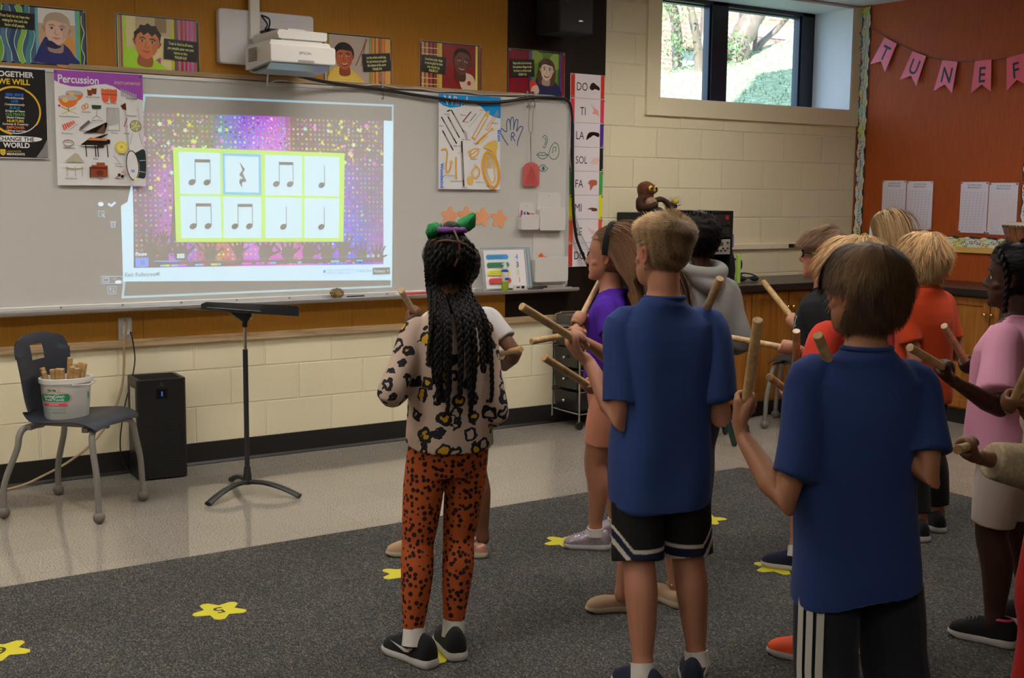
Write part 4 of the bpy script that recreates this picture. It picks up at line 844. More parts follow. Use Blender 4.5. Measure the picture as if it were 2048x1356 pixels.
m = MB(); rbox(m, 2.37, 2.915, -.058, -.012, 2.165, 2.452, .018); m.build('wall_plate', 'plate_white', pj, bevel=.006)
m = MB(); m.box(2.535, 2.59, -.085, -.058, 2.30, ZC-.005); m.build('cable_channel', 'projector_white', pj, bevel=.004)
m = MB(); m.box(2.60, 2.70, -.20, -.058, 2.338, 2.348); m.build('support_arm', 'black_plastic', pj)
m = MB(); X0, X1 = 2.513, 2.845
# slider box above
m.rings([[(x, y, z) for x, z in ((2.545, 2.270), (2.805, 2.270), (2.815, 2.280), (2.815, 2.316), (2.545, 2.316), (2.535, 2.300))] for y in (-.44, -.10)]); m.box(2.56, 2.79, -.43, -.12, 2.248, 2.271)
m.box(2.60, 2.70, -.425, -.20, 2.316, 2.324)
m.build('slide_mount', 'projector_white', pj, bevel=.003)
m = MB(); rbox(m, 2.485, 2.848, -.470, -.435, 2.150, 2.238, .012)
m.rings([[(a, y, z) for a, z in pr] for y, pr in ((-.440, ((2.490, 2.152), (2.843, 2.152), (2.843, 2.232), (2.825, 2.262), (2.500, 2.262), (2.490, 2.232))), (-.14, ((2.480, 2.128), (2.850, 2.128), (2.850, 2.232), (2.825, 2.260), (2.500, 2.260), (2.480, 2.232))))])
m.build('body', 'projector_white', pj, bevel=.004)
m = MB()
for k in range(8):
    z = 2.165+.009*k; m.box(2.4775, 2.481, -.30, -.19, z, z+.004)
m.build('vent_grille', 'grille', pj)
m = MB(); m.rings([[(2.50, y, z), (2.83, y, z), (2.83, y, z+.01), (2.50, y, z+.01)] for y, z in ((-.432, 2.146), (-.38, 2.118), (-.22, 2.105), (-.15, 2.118))]); m.build('lens_window', 'mirror_glass', pj)
a = Art(lambda u, v, d: (2.64+u, -.4705-d, 2.185+v), .0002); a.text('EPSON', .035, .008, .019, lin((90, 88, 84)), .01, align='c', sx=1.15); a.rect(-.005, -.032, .085, -.020, lin((150, 146, 140))); a.mb.build('maker_mark', 'print', pj)
def cable(name, label, pts, r, m_, n=8, grp=None, cat='cable'):
    o = MB().tube(smooth_path(pts, 8), r, 8).build(name, m_, smooth=60); tag(o, label, cat, grp); return o
for P in ([(2.60, -.075, 2.43), (2.635, -.10, 2.41), (2.62, -.13, 2.36), (2.575, -.16, 2.33), (2.56, -.20, 2.29), (2.585, -.22, 2.262)], [(2.60, -.08, 2.425), (2.62, -.11, 2.38), (2.59, -.15, 2.345), (2.565, -.2, 2.30), (2.57, -.22, 2.262)]):
    MB().tube(smooth_path(P, 6), .0045, 6).build('power_lead', 'black_cord', pj, smooth=60)
cable('black_cable', 'thick black cable draped from the projector along the board top and down past the cards',
      [(2.70, -.20, 2.128), (2.80, -.17, 2.108), (2.98, -.10, 2.095), (3.20, -.06, 2.085), (3.34, -.060, 2.078), (3.60, -.058, 2.055), (3.90, -.066, 2.038), (4.10, -.07, 2.042), (4.25, -.065, 2.062), (4.40, -.058, 2.088), (4.58, -.056, 2.096), (4.655, -.052, 2.088), (4.698, -.050, 2.045), (4.720, -.042, 1.90), (4.729, -.040, 1.64), (4.738, -.040, 1.41), (4.760, -.040, 1.235), (4.80, -.045, 1.13), (4.86, -.05, 1.025), (4.90, -.06, .95), (4.93, -.06, .90)], .0095, 'black_cord')
cable('white_cable', 'thin white cable looping from the projector down to the board top', [(2.585, -.20, 2.120), (2.60, -.15, 2.09), (2.635, -.07, 2.062), (2.68, -.055, 2.090), (2.76, -.040, 2.096)], .0045, 'white_cord')
cable('white_cable', 'white cable lying wavily along the top of the board and down beside the cards',
      [(3.05, -.045, 2.094), (3.20, -.046, 2.094), (3.33, -.046, 2.105), (3.45, -.046, 2.094), (3.60, -.046, 2.098), (3.72, -.046, 2.088), (3.90, -.046, 2.098), (4.02, -.048, 2.088), (4.2, -.046, 2.094), (4.4, -.046, 2.104), (4.60, -.046, 2.10), (4.690, -.044, 2.05), (4.702, -.042, 1.90), (4.712, -.030, 1.72), (4.735, -.030, 1.60), (4.755, -.030, 1.40), (4.80, -.030, 1.26), (4.86, -.030, 1.16), (4.90, -.030, 1.12)], .004, 'white_cord')
o = MB(); rbox(o, 2.795, 2.86, -.036, -.014, 2.086, 2.100, .004); tag(o.build('cable_clip', 'white_plastic'), 'small white cable clip on the ledge above the board', 'clip')
# wall speaker on the dark panel
t = thing('wall_speaker', 'black wall speaker with a small silver badge high on the dark panel', 'speaker', (4.55, -.014, 2.50))
m = MB(); m.rings([[(4.42, -.05, z), (4.66, -.05, z), (4.70, -.27, z), (4.44, -.27, z)] for z in (2.47, 2.90)]); m.build('cabinet', 'black_matte', t, bevel=.01)
MB().box(4.50, 4.60, -.05, -.014, 2.60, 2.75).build('bracket', 'black_plastic', t); MB().ball((4.600, -.274, 2.545), (.019, .004, .008), 12, 6).build('badge', 'chrome', t, smooth=60)

# ================================================================== THINGS ON THE BOARD
def pocket(label, x0, x1, z0, z1, zp, group=None):
    t = thing('wall_pocket', label, 'wall pocket', ((x0+x1)/2, -.03, z0), 0, group)
    m = MB(); rbox(m, x0+.008, x1-.012, -.032, -.028, z0, z1, .022); m.build('back_plate', 'white_plastic', t)
    m = MB(); rbox(m, x0, x1, -.074, -.069, z0+.003, zp, .014)
    m.box(x0, x0+.006, -.072, -.030, z0+.01, zp-.015); m.box(x1-.006, x1, -.072, -.030, z0+.01, zp-.015); m.box(x0+.004, x1-.004, -.072, -.030, z0+.003, z0+.010)
    m.build('front_pouch', 'white_plastic', t, bevel=.002); MB().ball(((x0+x1)/2-.003, -.033, z1-.02), .003, 8, 6).build('screw', 'steel', t)
pocket('small white wall pocket holding upright markers, on the board', 4.310, 4.446, 1.262, 1.436, 1.360)
pocket('empty white wall pocket, upper right of the board', 4.452, 4.654, 1.256, 1.500, 1.405)
pocket('large white wall pocket with orange slips, lowest on the board', 4.420, 4.680, .928, 1.240, 1.090)
mk = [((.45, .03, .30), 'magenta'), ((.62, .60, .58), 'white'), ((.12, .05, .30), 'violet'), ((.62, .60, .58), 'white'), ((.05, .02, .02), 'black'), ((.30, .06, .02), 'brown'), ((.62, .60, .58), 'grey'), ((.80, .14, .02), 'orange'), ((.75, .10, .02), 'dark orange')]
for i, (c, nm) in enumerate(mk):
    mat('marker_%d' % i, c, .4); x = 4.322+.0115*i; z = 1.385-(i % 3)*.004-.002*i
    o = MB().tube([(x, -.052, 1.285), (x+.003, -.052, z)], .0052, 10, round_=True).build('marker', 'marker_%d' % i, smooth=50)
    tag(o, ['magenta marker at the left end of the marker pocket', 'pale marker next to the magenta one in the pocket', 'violet marker in the small pocket', 'pale marker between the violet and black ones', 'black marker in the middle of the small pocket', 'brown marker right of the black one in the pocket', 'pale marker left of the orange ones in the pocket', 'bright orange marker in the small pocket', 'darker orange marker at the right end of the small pocket'][i], 'marker')
mat('orange_slip', (.85, .17, .03), .5)
for P, lab in (([(4.462, 1.085), (4.462, 1.105), (4.482, 1.118), (4.500, 1.100), (4.500, 1.06)], 'taller orange paper slip sticking out of the large pocket'), ([(4.502, 1.06), (4.504, 1.098), (4.530, 1.090), (4.552, 1.082), (4.556, 1.06)], 'lower orange paper slip sticking out of the large pocket')):
    tag(MB().prism(P, lambda u, v, d: (u, -d, v), .050, .0512).build('paper_slip', 'orange_slip'), lab, 'paper')
# fly swatter on the hook
t = thing('fly_swatter', 'red plastic fly swatter with wire handle hanging from the board hook', 'fly swatter', (4.415, -.05, 1.53))
mat('red_plastic', (.78, .16, .15), .35, alpha=.72); c = 4.393
MB().prism([(4.335, 1.545), (4.335, 1.650), (4.352, 1.675), (4.385, 1.688), (4.415, 1.688), (4.445, 1.675), (4.462, 1.650), (4.462, 1.555), (4.455, 1.538), (4.345, 1.538)], lambda u, v, d: (u, -d, v), .045, .0475).build('paddle', 'red_plastic', t, bevel=.001)
m = MB()
for k in range(9): m.tube([(4.399, -.049, 1.672), (4.345+.0135*k, -.049, 1.548)], .0014, 5)
m.build('ribs', 'red_plastic', t)
m = MB(); m.tube(smooth_path([(4.375, -.056, 2.060), (4.372, -.052, 1.98), (4.372, -.05, 1.90), (4.384, -.05, 1.87), (4.392, -.048, 1.84), (4.394, -.047, 1.75), (4.398, -.047, 1.675)], 4), .0018, 6)
m.tube(smooth_path([(4.412, -.056, 2.060), (4.402, -.052, 1.98), (4.402, -.05, 1.90), (4.394, -.05, 1.87), (4.388, -.048, 1.84), (4.392, -.047, 1.75), (4.396, -.047, 1.675)], 4), .0018, 6); m.build('wire_handle', 'steel', t, smooth=60)
# laminated chart standing on the tray
t = thing('noise_chart', 'laminated chart with four coloured bars and numbers 4 to 1 on the tray', 'chart', (4.2, -.08, .89))
def chart_fn(u, v, d): return (4.02+u, -.095+v*.18-d, .893+v)
m = MB(); mat('blue_acrylic', (.12, .40, .62), .2, alpha=.75); m.rings([[chart_fn(u, v, d) for u, v in ((.0, 0), (.365, .02), (.365, .262), (.0, .262))] for d in (-.002, .0)]); m.build('acrylic_stand', 'clear_plastic', t)
m = MB()
for P in ([(.0, .262), (.365, .262)], [(.365, .262), (.365, .02)], [(.345, .262), (.345, .02)]): m.tube([chart_fn(*q, .002) for q in P], .0028, 6)
m.build('stand_edge', 'blue_acrylic', t)
a = Art(chart_fn, .0006); a.d = .002; a.rect(.02, .012, .322, .248, seen(186, 176, 176))
for i, (c, n_) in enumerate((((58, 124, 166), '4'), ((50, 112, 70), '3'), ((206, 196, 50), '2'), ((196, 60, 50), '1'))):
    z = .205-.048*i; a.rect(.050, z-.015, .185, z+.016, seen(*c)); a.ell(.050, z, .016, .0155, seen(*c)); a.ell(.185, z, .016, .0155, seen(*c))
    for q in (.004, -.006): a.text('I can hear the music and follow', .048, z+q, .0085, seen(36, 50, 60))
    a.text(n_, .262, z-.016, .048, seen(*c) if n_ != '3' else seen(60, 60, 70), align='c')
fin(t, a, False)
mat('blue_plastic', (.03, .09, .45), .35); mat('green_liquid', (.32, .46, .03), .3)
t = thing('spray_bottle', 'small spray bottle with blue band and green liquid on the board tray', 'spray bottle', (4.172, -.098, .886))
x, y = 4.172, -.100
MB().lathe([(.001, .887), (.020, .889), (.022, .895), (.022, .945), (.0215, .95)], (x, y, 0), 20).build('bottle', 'green_liquid', t, smooth=40)
MB().lathe([(.0215, .95), (.022, .952), (.022, 1.010), (.0205, 1.016)], (x, y, 0), 20).build('label_sleeve', 'white_plastic', t, smooth=40)
MB().lathe([(.0222, 1.008), (.0222, 1.016), (.017, 1.020), (.012, 1.024), (.012, 1.03)], (x, y, 0), 20).build('shoulder', 'blue_plastic', t, smooth=40)
m = MB(); m.lathe([(.013, 1.024), (.013, 1.042), (.009, 1.048), (.009, 1.060), (.006, 1.072)], (x, y, 0), 16); m.box(x-.022, x+.004, y-.006, y+.006, 1.052, 1.062); m.build('spray_head', 'white_plastic', t, smooth=40)
MB().box(x-.014, x+.014, y-.0235, y-.021, .958, .972).build('label_stripe', 'blue_plastic', t)
t = thing('stamp_box', 'small white box with printed marks lying on the board tray', 'box', (4.285, -.1, .886))
m = MB(); m.obox((4.285, -.085, .906), (.048, -.004, 0), (.002, .018, 0), (0, 0, .016)); m.build('box', 'white_plastic', t, bevel=.002)
m = MB(); m.obox((4.305, -.105, .908), (.010, -.0008, 0), (0, .0008, 0), (0, 0, .008)); m.obox((4.27, -.1025, .908), (.012, -.001, 0), (0, .0006, 0), (0, 0, .004)); m.build('printed_mark', 'black_plastic', t)
for i, (x0, x1, z, y, lab) in enumerate(((4.350, 4.455, .893, -.105, 'black marker lying on the right end of the board tray, front one'), (4.40, 4.50, .902, -.085, 'black marker lying behind the other at the tray\'s right end'), (3.10, 3.20, .892, -.085, 'black marker lying on the tray beside the tan pompom'))):
    o = MB().tube([(x0, y, z), (x1, y, z+.001)], .0075, 10, round_=True).build('marker', 'black_plastic', smooth=50); tag(o, lab, 'marker')
mat('red_barrel', (.65, .03, .02), .35)
t = thing('marker', 'long red dry-erase marker lying on the board tray behind the girl with braids', 'marker', (3.53, -.1, .886))
MB().tube([(3.44, -.098, .896), (3.66, -.096, .896)], .0095, 12).build('barrel', 'red_barrel', t, smooth=50); MB().tube([(3.405, -.098, .896), (3.44, -.098, .896)], .0105, 12, round_=True).build('cap', 'white_plastic', t, smooth=50)
# tan pompom / dried flower
mat('tan_fabric', (.36, .26, .12), .9); m = MB(); r = random.Random(8)
for k in range(170):
    u = np.array([r.gauss(0, 1), r.gauss(0, .7), r.gauss(0, .8)]); u /= np.linalg.norm(u); c = np.array([3.03, -.085, .917])+u*np.array([.03, .014, .018]); v = np.cross(u, [r.gauss(0, 1) for _ in range(3)]); v /= np.linalg.norm(v); w2 = np.cross(u, v)
    m.add([c-v*.009, c+w2*.004+u*.004, c+v*.009+u*.012, c-w2*.004+u*.004, c+u*.014], [(0, 1, 4), (1, 2, 4), (2, 3, 4), (3, 0, 4)])
m.ball((3.03, -.085, .913), (.032, .02, .022), 12, 8); tag(m.build('dried_flower', 'tan_fabric'), 'ruffled tan dried flower lying on the board tray', 'dried flower')

# ================================================================== OUTLET, CORDS
t = thing('wall_outlet', 'pale wall outlet with plugged cords below the board', 'outlet', (1.845, -.012, .713))
m = MB(); rbox(m, 1.810, 1.880, -.018, -.012, .713, .829, .006); m.build('cover_plate', 'plate_white', t, bevel=.002); m = MB(); rbox(m, 1.835, 1.862, -.045, -.018, .742, .795, .008); m.build('plug', 'white_plastic', t, bevel=.003)
m = MB(); m.obox((1.838, -.050, .770), (.016, 0, .002), (0, .002, 0), (-.002, 0, .026)); m.build('paper_tag', 'paper', t)
MB().tube([(1.864, -.02, .752), (1.866, -.045, .75)], .007, 8).build('black_plug', 'black_plastic', t)
cable('extension_cord', 'tan extension cord hanging from the outlet and trailing left along the floor behind the chair', [(1.838, -.045, .822), (1.842, -.06, .80), (1.836, -.058, .76), (1.828, -.05, .70), (1.826, -.045, .60), (1.816, -.045, .50), (1.796, -.045, .42), (1.762, -.045, .34), (1.715, -.045, .26), (1.63, -.045, .17), (1.52, -.05, .10), (1.40, -.06, .05), (1.28, -.07, .012), (1.10, -.10, .006), (.80, -.12, .006), (.3, -.1, .006)], .0065, 'tan_cord')
cable('power_cable', 'thin black cord hanging from the outlet to the floor beside the air purifier', [(1.866, -.045, .75), (1.868, -.05, .735), (1.878, -.045, .68), (1.882, -.045, .60), (1.862, -.045, .50), (1.826, -.045, .38), (1.800, -.045, .24), (1.792, -.05, .14), (1.806, -.06, .06), (1.84, -.08, .012), (1.89, -.08, .006)], .0035, 'black_cord')

# ================================================================== AIR PURIFIER
ax, ay, arot = 1.962, -.142, -.065
t = thing('air_purifier', 'tall black air purifier tower standing against the wall', 'air purifier', (ax, ay, 0), arot)
m = MB(); hw, hd = .127, .108
rbox(m, -hw, hw, .006, .527, -hd, hd, .022, axis='z') if False else m.prism([(sx*(hw-.02)+.02*math.cos(t_), sy*(hd-.02)+.02*math.sin(t_)) for sx, sy, a0 in ((1, 1, 0), (-1, 1, 1), (-1, -1, 2), (1, -1, 3)) for t_ in [(a0+k/4)*PI/2 for k in range(5)]], lambda u, v, d: (u, v, d), .006, .527)
m.build('body', 'black_plastic', t, world=False, bevel=.004)
m = MB(); m.box(-.105, .105, -.085, .085, .520, .5285)
for k in range(9): m.box(-.10, .10, -.080+.019*k, -.075+.019*k, .527, .531)
m.build('top_grille', 'black_matte', t, world=False)
mat('purifier_panel', (.006, .006, .007), .2); mat('blue_led', (.02, .06, .3), .3, emit=((.1, .3, 1), .35))
MB().box(-.028, .028, -hd-.002, -hd+.002, .425, .475).build('display', 'purifier_panel', t, world=False); MB().box(-.003, .004, -hd-.003, -hd, .438, .462).build('indicator', 'blue_led', t, world=False)
mat('faint_print', (.12, .12, .12), .5); a = Art(lambda u, v, d: (u, -hd-.0005-d, v), .0003); a.ring(0, .502, .006, .006, .0025, (1, .99, 1)); a.text('AIR PURIFIER', 0, .489, .007, (1, .99, 1), align='c'); a.mb.c = [(1, 1, 1)]*len(a.mb.c); a.mb.build('brand_mark', 'faint_print', t, world=False)
a = Art(lambda u, v, d: (-hw-.0008-d, -u, v), .0003); a.rect(-.03, .30, .075, .48, seen(150, 140, 132)); a.rect(.01, .34, .022, .44, seen(100, 96, 92)); a.mb.build('sticker', 'print', t, world=False)
m = MB()
for k in range(26): m.box(-.085, .085, -hd-.0015, -hd, .06+.0105*k, .064+.0105*k)
m.build('front_vents', 'black_matte', t, world=False)

# ================================================================== MUSIC STAND
t = thing('music_stand', 'black music stand with tripod base in front of the board', 'music stand', (2.215, -.745, 0), 0)
bx, by = 2.215, -.745
mat('stand_black', (.020, .021, .023), .45)
MB().tube([(bx, by, .09), (bx, by, .10), (bx, by, .72)], [.014, .0125, .0125], 16).build('outer_tube', 'stand_black', t, smooth=50)
MB().tube([(bx, by, .71), (bx, by, .84)], .0085, 16).build('inner_tube', 'chrome', t, smooth=50)
m = MB(); m.tube([(bx, by, .045), (bx, by, .075), (bx, by, .135)], [.022, .021, .0155], 16); m.build('hub', 'stand_black', t, smooth=50)
for ex, ey in ((1.955, -.90), (2.385, -.99), (2.235, -.48)):
    dx, dy = ex-bx, ey-by
    P = smooth_path([(bx+dx*.04, by+dy*.04, .058), (bx+dx*.35, by+dy*.35, .060), (bx+dx*.7, by+dy*.7, .042), (ex, ey, .013)], 5); n = len(P)
    MB().tube(P, [(.015+.005*(i/(n-1)), .012) for i in range(n)], 10, ref=(-dy, dx, 0)).build('leg', 'stand_black', t, smooth=50)
m = MB(); m.tube([(bx, by, .83), (bx, by, .875)], .013, 12); m.add([(bx-.01, by-.012, .855), (bx+.012, by-.012, .855), (bx+.012, by+.012, .855), (bx-.01, by+.012, .855), (bx-.085, by-.02, .912), (bx+.03, by-.02, .900), (bx+.03, by+.02, .896), (bx-.085, by+.02, .908)], [(0, 3, 2, 1), (4, 5, 6, 7), (0, 1, 5, 4), (1, 2, 6, 5), (2, 3, 7, 6), (3, 0, 4, 7)]); m.build('neck', 'stand_black', t, bevel=.002)
MB().tube([(bx+.018, by-.03, .884), (bx+.018, by-.045, .878)], .008, 10).build('tilt_knob', 'steel', t, smooth=50)
# desk, lying nearly flat: A left back, B right end of the lip
def lerp3(a, b, q): return np.array(a)*(1-q)+np.array(b)*q
A0 = np.array([1.855, -.760, .940]); A1 = np.array([2.405, -.955, .896]); B1 = np.array([2.520, -.665, .862]); B0 = np.array([2.085, -.455, .898])
m = MB(); q1 = [A0, A1, B1, B0]; m.add([p for p in q1]+[p-np.array([0, 0, .003]) for p in q1], [(0, 1, 2, 3), (7, 6, 5, 4), (0, 4, 5, 1), (1, 5, 6, 2), (2, 6, 7, 3), (3, 7, 4, 0)])
m.build('desk_plate', 'stand_black', t)
L0, L1 = np.array([2.100, -.455, .897]), np.array([2.533, -.675, .862])
m = MB(); P = [L0+np.array([0, 0, .001]), L1, L1+np.array([0, 0, .045]), L1+np.array([-.012, 0, .055]), L0+(L1-L0)*.05+np.array([0, 0, .040]), L0+np.array([0, 0, .028])]; P2 = [p+np.array([.004, .008, 0]) for p in P]; n = len(P)
m.add(P+P2, [tuple(range(n)), tuple(range(2*n-1, n-1, -1))]+[(i, i+n, (i+1) % n+n, (i+1) % n) for i in range(n)]); m.build('lip', 'stand_black', t)
o = MB().add([(2.07, -.62, .923), (2.30, -.71, .902), (2.36, -.60, .887), (2.15, -.50, .903), (2.07, -.62, .9245), (2.30, -.71, .9035), (2.36, -.60, .8885), (2.15, -.50, .9045)], [(3, 2, 1, 0), (4, 5, 6, 7), (0, 1, 5, 4), (1, 2, 6, 5), (2, 3, 7, 6), (3, 0, 4, 7)]).build('sheet_music', 'paper'); tag(o, 'white sheet of paper lying on the music stand desk', 'paper')

# ================================================================== CHAIR WITH BUCKET
mat('chair_shell', (.030, .036, .050), .42, bump=(220, .15, .001)); mat('chair_grey', (.25, .235, .215), .45, .2); mat('glide_grey', (.16, .145, .125), .6)
def school_chair(label, loc, rot, sh=.445):
    t = thing('school_chair', label, 'chair', loc, rot)
    # local frame: +y is the way the chair faces
    w = .215; S_ = []
    prof = [(.215, -.020, .88), (.198, -.004, .97), (.14, .004, 1.0), (.05, -.006, 1.0), (-.04, -.014, .97), (-.10, -.010, .93), (-.14, .018, .88), (-.165, .07, .86), (-.174, .13, .88), (-.176, .20, .94), (-.182, .28, 1.0), (-.195, .345, .99), (-.206, .380, .90)]
    prof = smooth_path([(a, b, c) for a, b, c in prof], 4)
    NU = 17; R0, R1 = [], []
    N = len(prof)
    for i, (y, z, ws) in enumerate(prof):
        tn = prof[min(i+1, N-1)]-prof[max(i-1, 0)]; nv = np.array([-tn[1], tn[0]]); nv /= np.linalg.norm(nv)+1e-9
        r0, r1 = [], []
        for k in range(NU):
            u = -1+2*k/(NU-1); x = u*w*ws
            bend = (.012*u*u if y > -.15 else .035*u*u)
            if y > -.15: dz, dy = bend-(.03*(y/.235)**2*u*u if y > 0 else 0), 0
            else: dz, dy = (-.03*u**4 if i > N-8 else 0), bend
            if i == N-1: dz -= .012*u*u
            p = np.array([x, y+dy, sh+z+dz]); off = np.array([0, nv[0]*.006, nv[1]*.006]) if True else 0
            r0.append(p); r1.append(p-off)
        R0.append(r0); R1.append(r1)
    m = MB(); V = [p for r in R0 for p in r]+[p for r in R1 for p in r]; F = []; o1 = N*NU
    hole = set()
    for i in range(N-1):
        for k in range(NU-1):
            if N-10 <= i <= N-7 and 6 <= k <= 9: hole.add((i, k)); continue
            a = i*NU+k; F.append((a, a+1, a+NU+1, a+NU)); F.append((o1+a, o1+a+NU, o1+a+NU+1, o1+a+1))
    def edge(a, b): F.append((a, b, b+o1, a+o1))
    for i in range(N-1): edge((i+1)*NU, i*NU); edge(i*NU+NU-1, (i+1)*NU+NU-1)
    for k in range(NU-1): edge(k, k+1); edge((N-1)*NU+k+1, (N-1)*NU+k)
    for (i, k) in hole:
        for (ii, kk, a, b) in ((i-1, k, i*NU+k+1, i*NU+k), (i+1, k, (i+1)*NU+k, (i+1)*NU+k+1), (i, k-1, i*NU+k, (i+1)*NU+k), (i, k+1, (i+1)*NU+k+1, i*NU+k+1)):
            if (ii, kk) not in hole: edge(a, b)
    m.add(V, F); m.build('seat_shell', 'chair_shell', t, world=False, smooth=60)
    m = MB(); m.box(-.012, .012, -.17, .17, sh-.052, sh-.020); m.box(-.16, .16, -.155, -.125, sh-.045, sh-.022); m.box(-.16, .16, .125, .155, sh-.045, sh-.022); m.build('seat_frame', 'chair_grey', t, world=False, bevel=.003)
    for sx in (-1, 1):
        for fy, fx, ky in ((.225, .205, .17), (-.235, .225, -.15)):
            P = smooth_path([(sx*.06, ky*.85, sh-.035), (sx*.15, ky*1.05, sh-.035), (sx*.185, ky*1.12, sh-.065), (sx*.195, ky*1.18, sh-.13), (sx*(fx-.003), fy*.97, .16 if fy < 0 else .2), (sx*fx, fy, .03)], 5)
            l = MB().tube(P, .0145, 12).build('leg', 'chair_grey', t, world=False, smooth=60)
            MB().ball((sx*fx, fy, .027), .027, 16, 12).build('foot_glide', 'glide_grey', l, world=False, smooth=80)
    return t
school_chair('dark grey plastic school chair holding the bucket of sticks', (1.425, -.62, 0), -2.35)
# ---- bucket
CX, CY, CZ = 1.397, -.592, .437
t = thing('bucket', 'white plastic bucket with a green food label, full of wooden sticks, on the chair', 'bucket', (CX, CY, CZ))
m = MB()
m.lathe([(.001, 0), (.086, 0), (.089, .004), (.101, .168), (.107, .168), (.107, .190), (.103, .192), (.099, .190), (.099, .165), (.086, .008), (.001, .008)], (CX, CY, CZ), 40, 1.12, .92); m.build('pail', 'white_plastic', t, smooth=40)
def on_bucket(u, v, d):
    v = v*1.16-.002; u = u*1.28+.020; r = .089+.012*(v/.168)+.0008+d; th = -2.10+u/.10
    return (CX+1.12*r*math.cos(th), CY+.92*r*math.sin(th), CZ+v)
a = Art(on_bucket, .0002); a.d = .0004
def fine(pts, n=5): 
    out = []; pts = pts+[pts[0]]
    for p, q in zip(pts[:-1], pts[1:]):
        for k in range(n): out.append((p[0]+(q[0]-p[0])*k/n, p[1]+(q[1]-p[1])*k/n))
    return out
GG = seen(20, 108, 66)
def strip(u0, u1, v0, v1, col, n=10):
    for k in range(n): a.d = a.d-a.step if k else a.d; a.rect(u0+(u1-u0)*k/n, v0, u0+(u1-u0)*(k+1)/n, v1, col)
a.ring(-.030, .118, .020, .020, .0014, seen(196, 60, 60), 18, 0, PI); a.ring(-.030, .092, .058, .026, .0014, seen(196, 60, 60), 26)
strip(-.075, .012, .078, .108, GG); a.ell(-.075, .093, .010, .015, GG); a.ell(.012, .093, .010, .015, GG)
a.text('SpringGlen', -.034, .0935, .0185, seen(226, 220, 214), .015, align='c', sx=.95); a.text('Fresh Foods', -.031, .081, .0150, seen(226, 220, 214), .015, align='c', sx=.95)
for cx_ in (-.042, -.026): a.ell(cx_, .124, .006, .004, GG, n=8); a.rect(cx_-.005, .118, cx_-.003, .124, GG); a.rect(cx_+.003, .118, cx_+.005, .124, GG); a.ell(cx_-.007, .127, .0028, .0025, GG, n=8)
strip(-.068, .006, .062, .071, seen(196, 50, 56)); a.poly([(-.076, .060), (-.066, .058), (-.066, .070), (-.076, .071), (-.071, .066)], seen(196, 50, 56)); a.poly([(.014, .060), (.004, .058), (.004, .070), (.014, .071), (.009, .066)], seen(196, 50, 56)); a.text('ESTABLISHED', -.031, .0635, .006, seen(230, 210, 205), .01, align='c')
a.text('SOUPS \u2022 SALADS', -.032, .044, .0105, seen(90, 120, 104), .008, align='c'); a.text('SIDES \u2022 DESSERTS', -.032, .030, .0105, seen(90, 120, 104), .008, align='c')
a.mb.build('food_label', 'print', t)
a = Art(on_bucket, .0002); a.d = .0004; a.poly([(.092, .075), (.100, .085), (.100, .10), (.092, .112)], GG); a.mb.build('rear_label_edge', 'print', t)
m = MB(); m.tube(smooth_path([(CX+.118, CY, CZ+.172), (CX+.122, CY-.05, CZ+.166), (CX+.08, CY-.09, CZ+.160), (CX, CY-.104, CZ+.165)], 6), .003, 6); m.build('handle', 'white_plastic', t, smooth=60)
def stick(label, P0, P1, r=.0125, group=None, m_='stick_wood'):
    P0, P1 = np.array(P0, float), np.array(P1, float); c = (P0+P1)/2
    mb = MB(); d = P1-P0; d /= np.linalg.norm(d)
    mb.tube([P0, P0+d*.0015, P1-d*.0015, P1], [r*.88, r, r, r*.88], 14); V = [tuple(np.array(p)-c) for p in mb.v]; mb.v = V
    o = mb.build('rhythm_stick', m_, smooth=40); o.location = tuple(c); tag(o, label, 'rhythm stick', group); return o
bs = [(-.085, -.035, .235, -.04, 0), (-.070, -.050, .222, -.03, -.02), (-.045, -.055, .232, 0, -.01), (-.020, -.060, .235, .0, 0), (.000, -.065, .235, .005, 0), (.032, -.045, .285, .015, 0), (.046, -.055, .245, .02, -.01), (.058, -.035, .255, .02, 0), (.070, -.050, .238, .015, -.01), (.080, -.030, .262, .02, 0), (.094, -.030, .258, .025, 0), (.062, -.005, .25, .015, .01)]
labs = ['stick leaning furthest left in the bucket', 'short stick just right of the leftmost one in the bucket', 'third stick from the left in the bucket', 'fourth stick from the left in the bucket', 'stick at the middle of the bucket, right of a close pair', 'tallest stick standing in the bucket', 'stick just right of the tallest one in the bucket', 'stick with a pale end in the right half of the bucket', 'low stick in the front of the right cluster of the bucket', 'stick leaning right in the right cluster of the bucket', 'rightmost stick leaning over the bucket rim', 'stick half hidden behind the right cluster in the bucket']
CR_, SR_ = math.cos(.60), math.sin(.60)
for (u, v, z, tu, tv), lb in zip(bs, labs):
    # u along the camera's right, v away from it
    def W2(u, v): return (CX+u*math.cos(.6)+v*math.sin(.6), CY-u*math.sin(.6)+v*math.cos(.6))
    xb, yb = W2(u*.62-tu*.3, v*.55+.0); xt, yt = W2(u*.92+tu*.5, v*.75+tv)
    stick('wooden '+lb, (xb, yb, CZ+.012), (xt, yt, CZ+z))
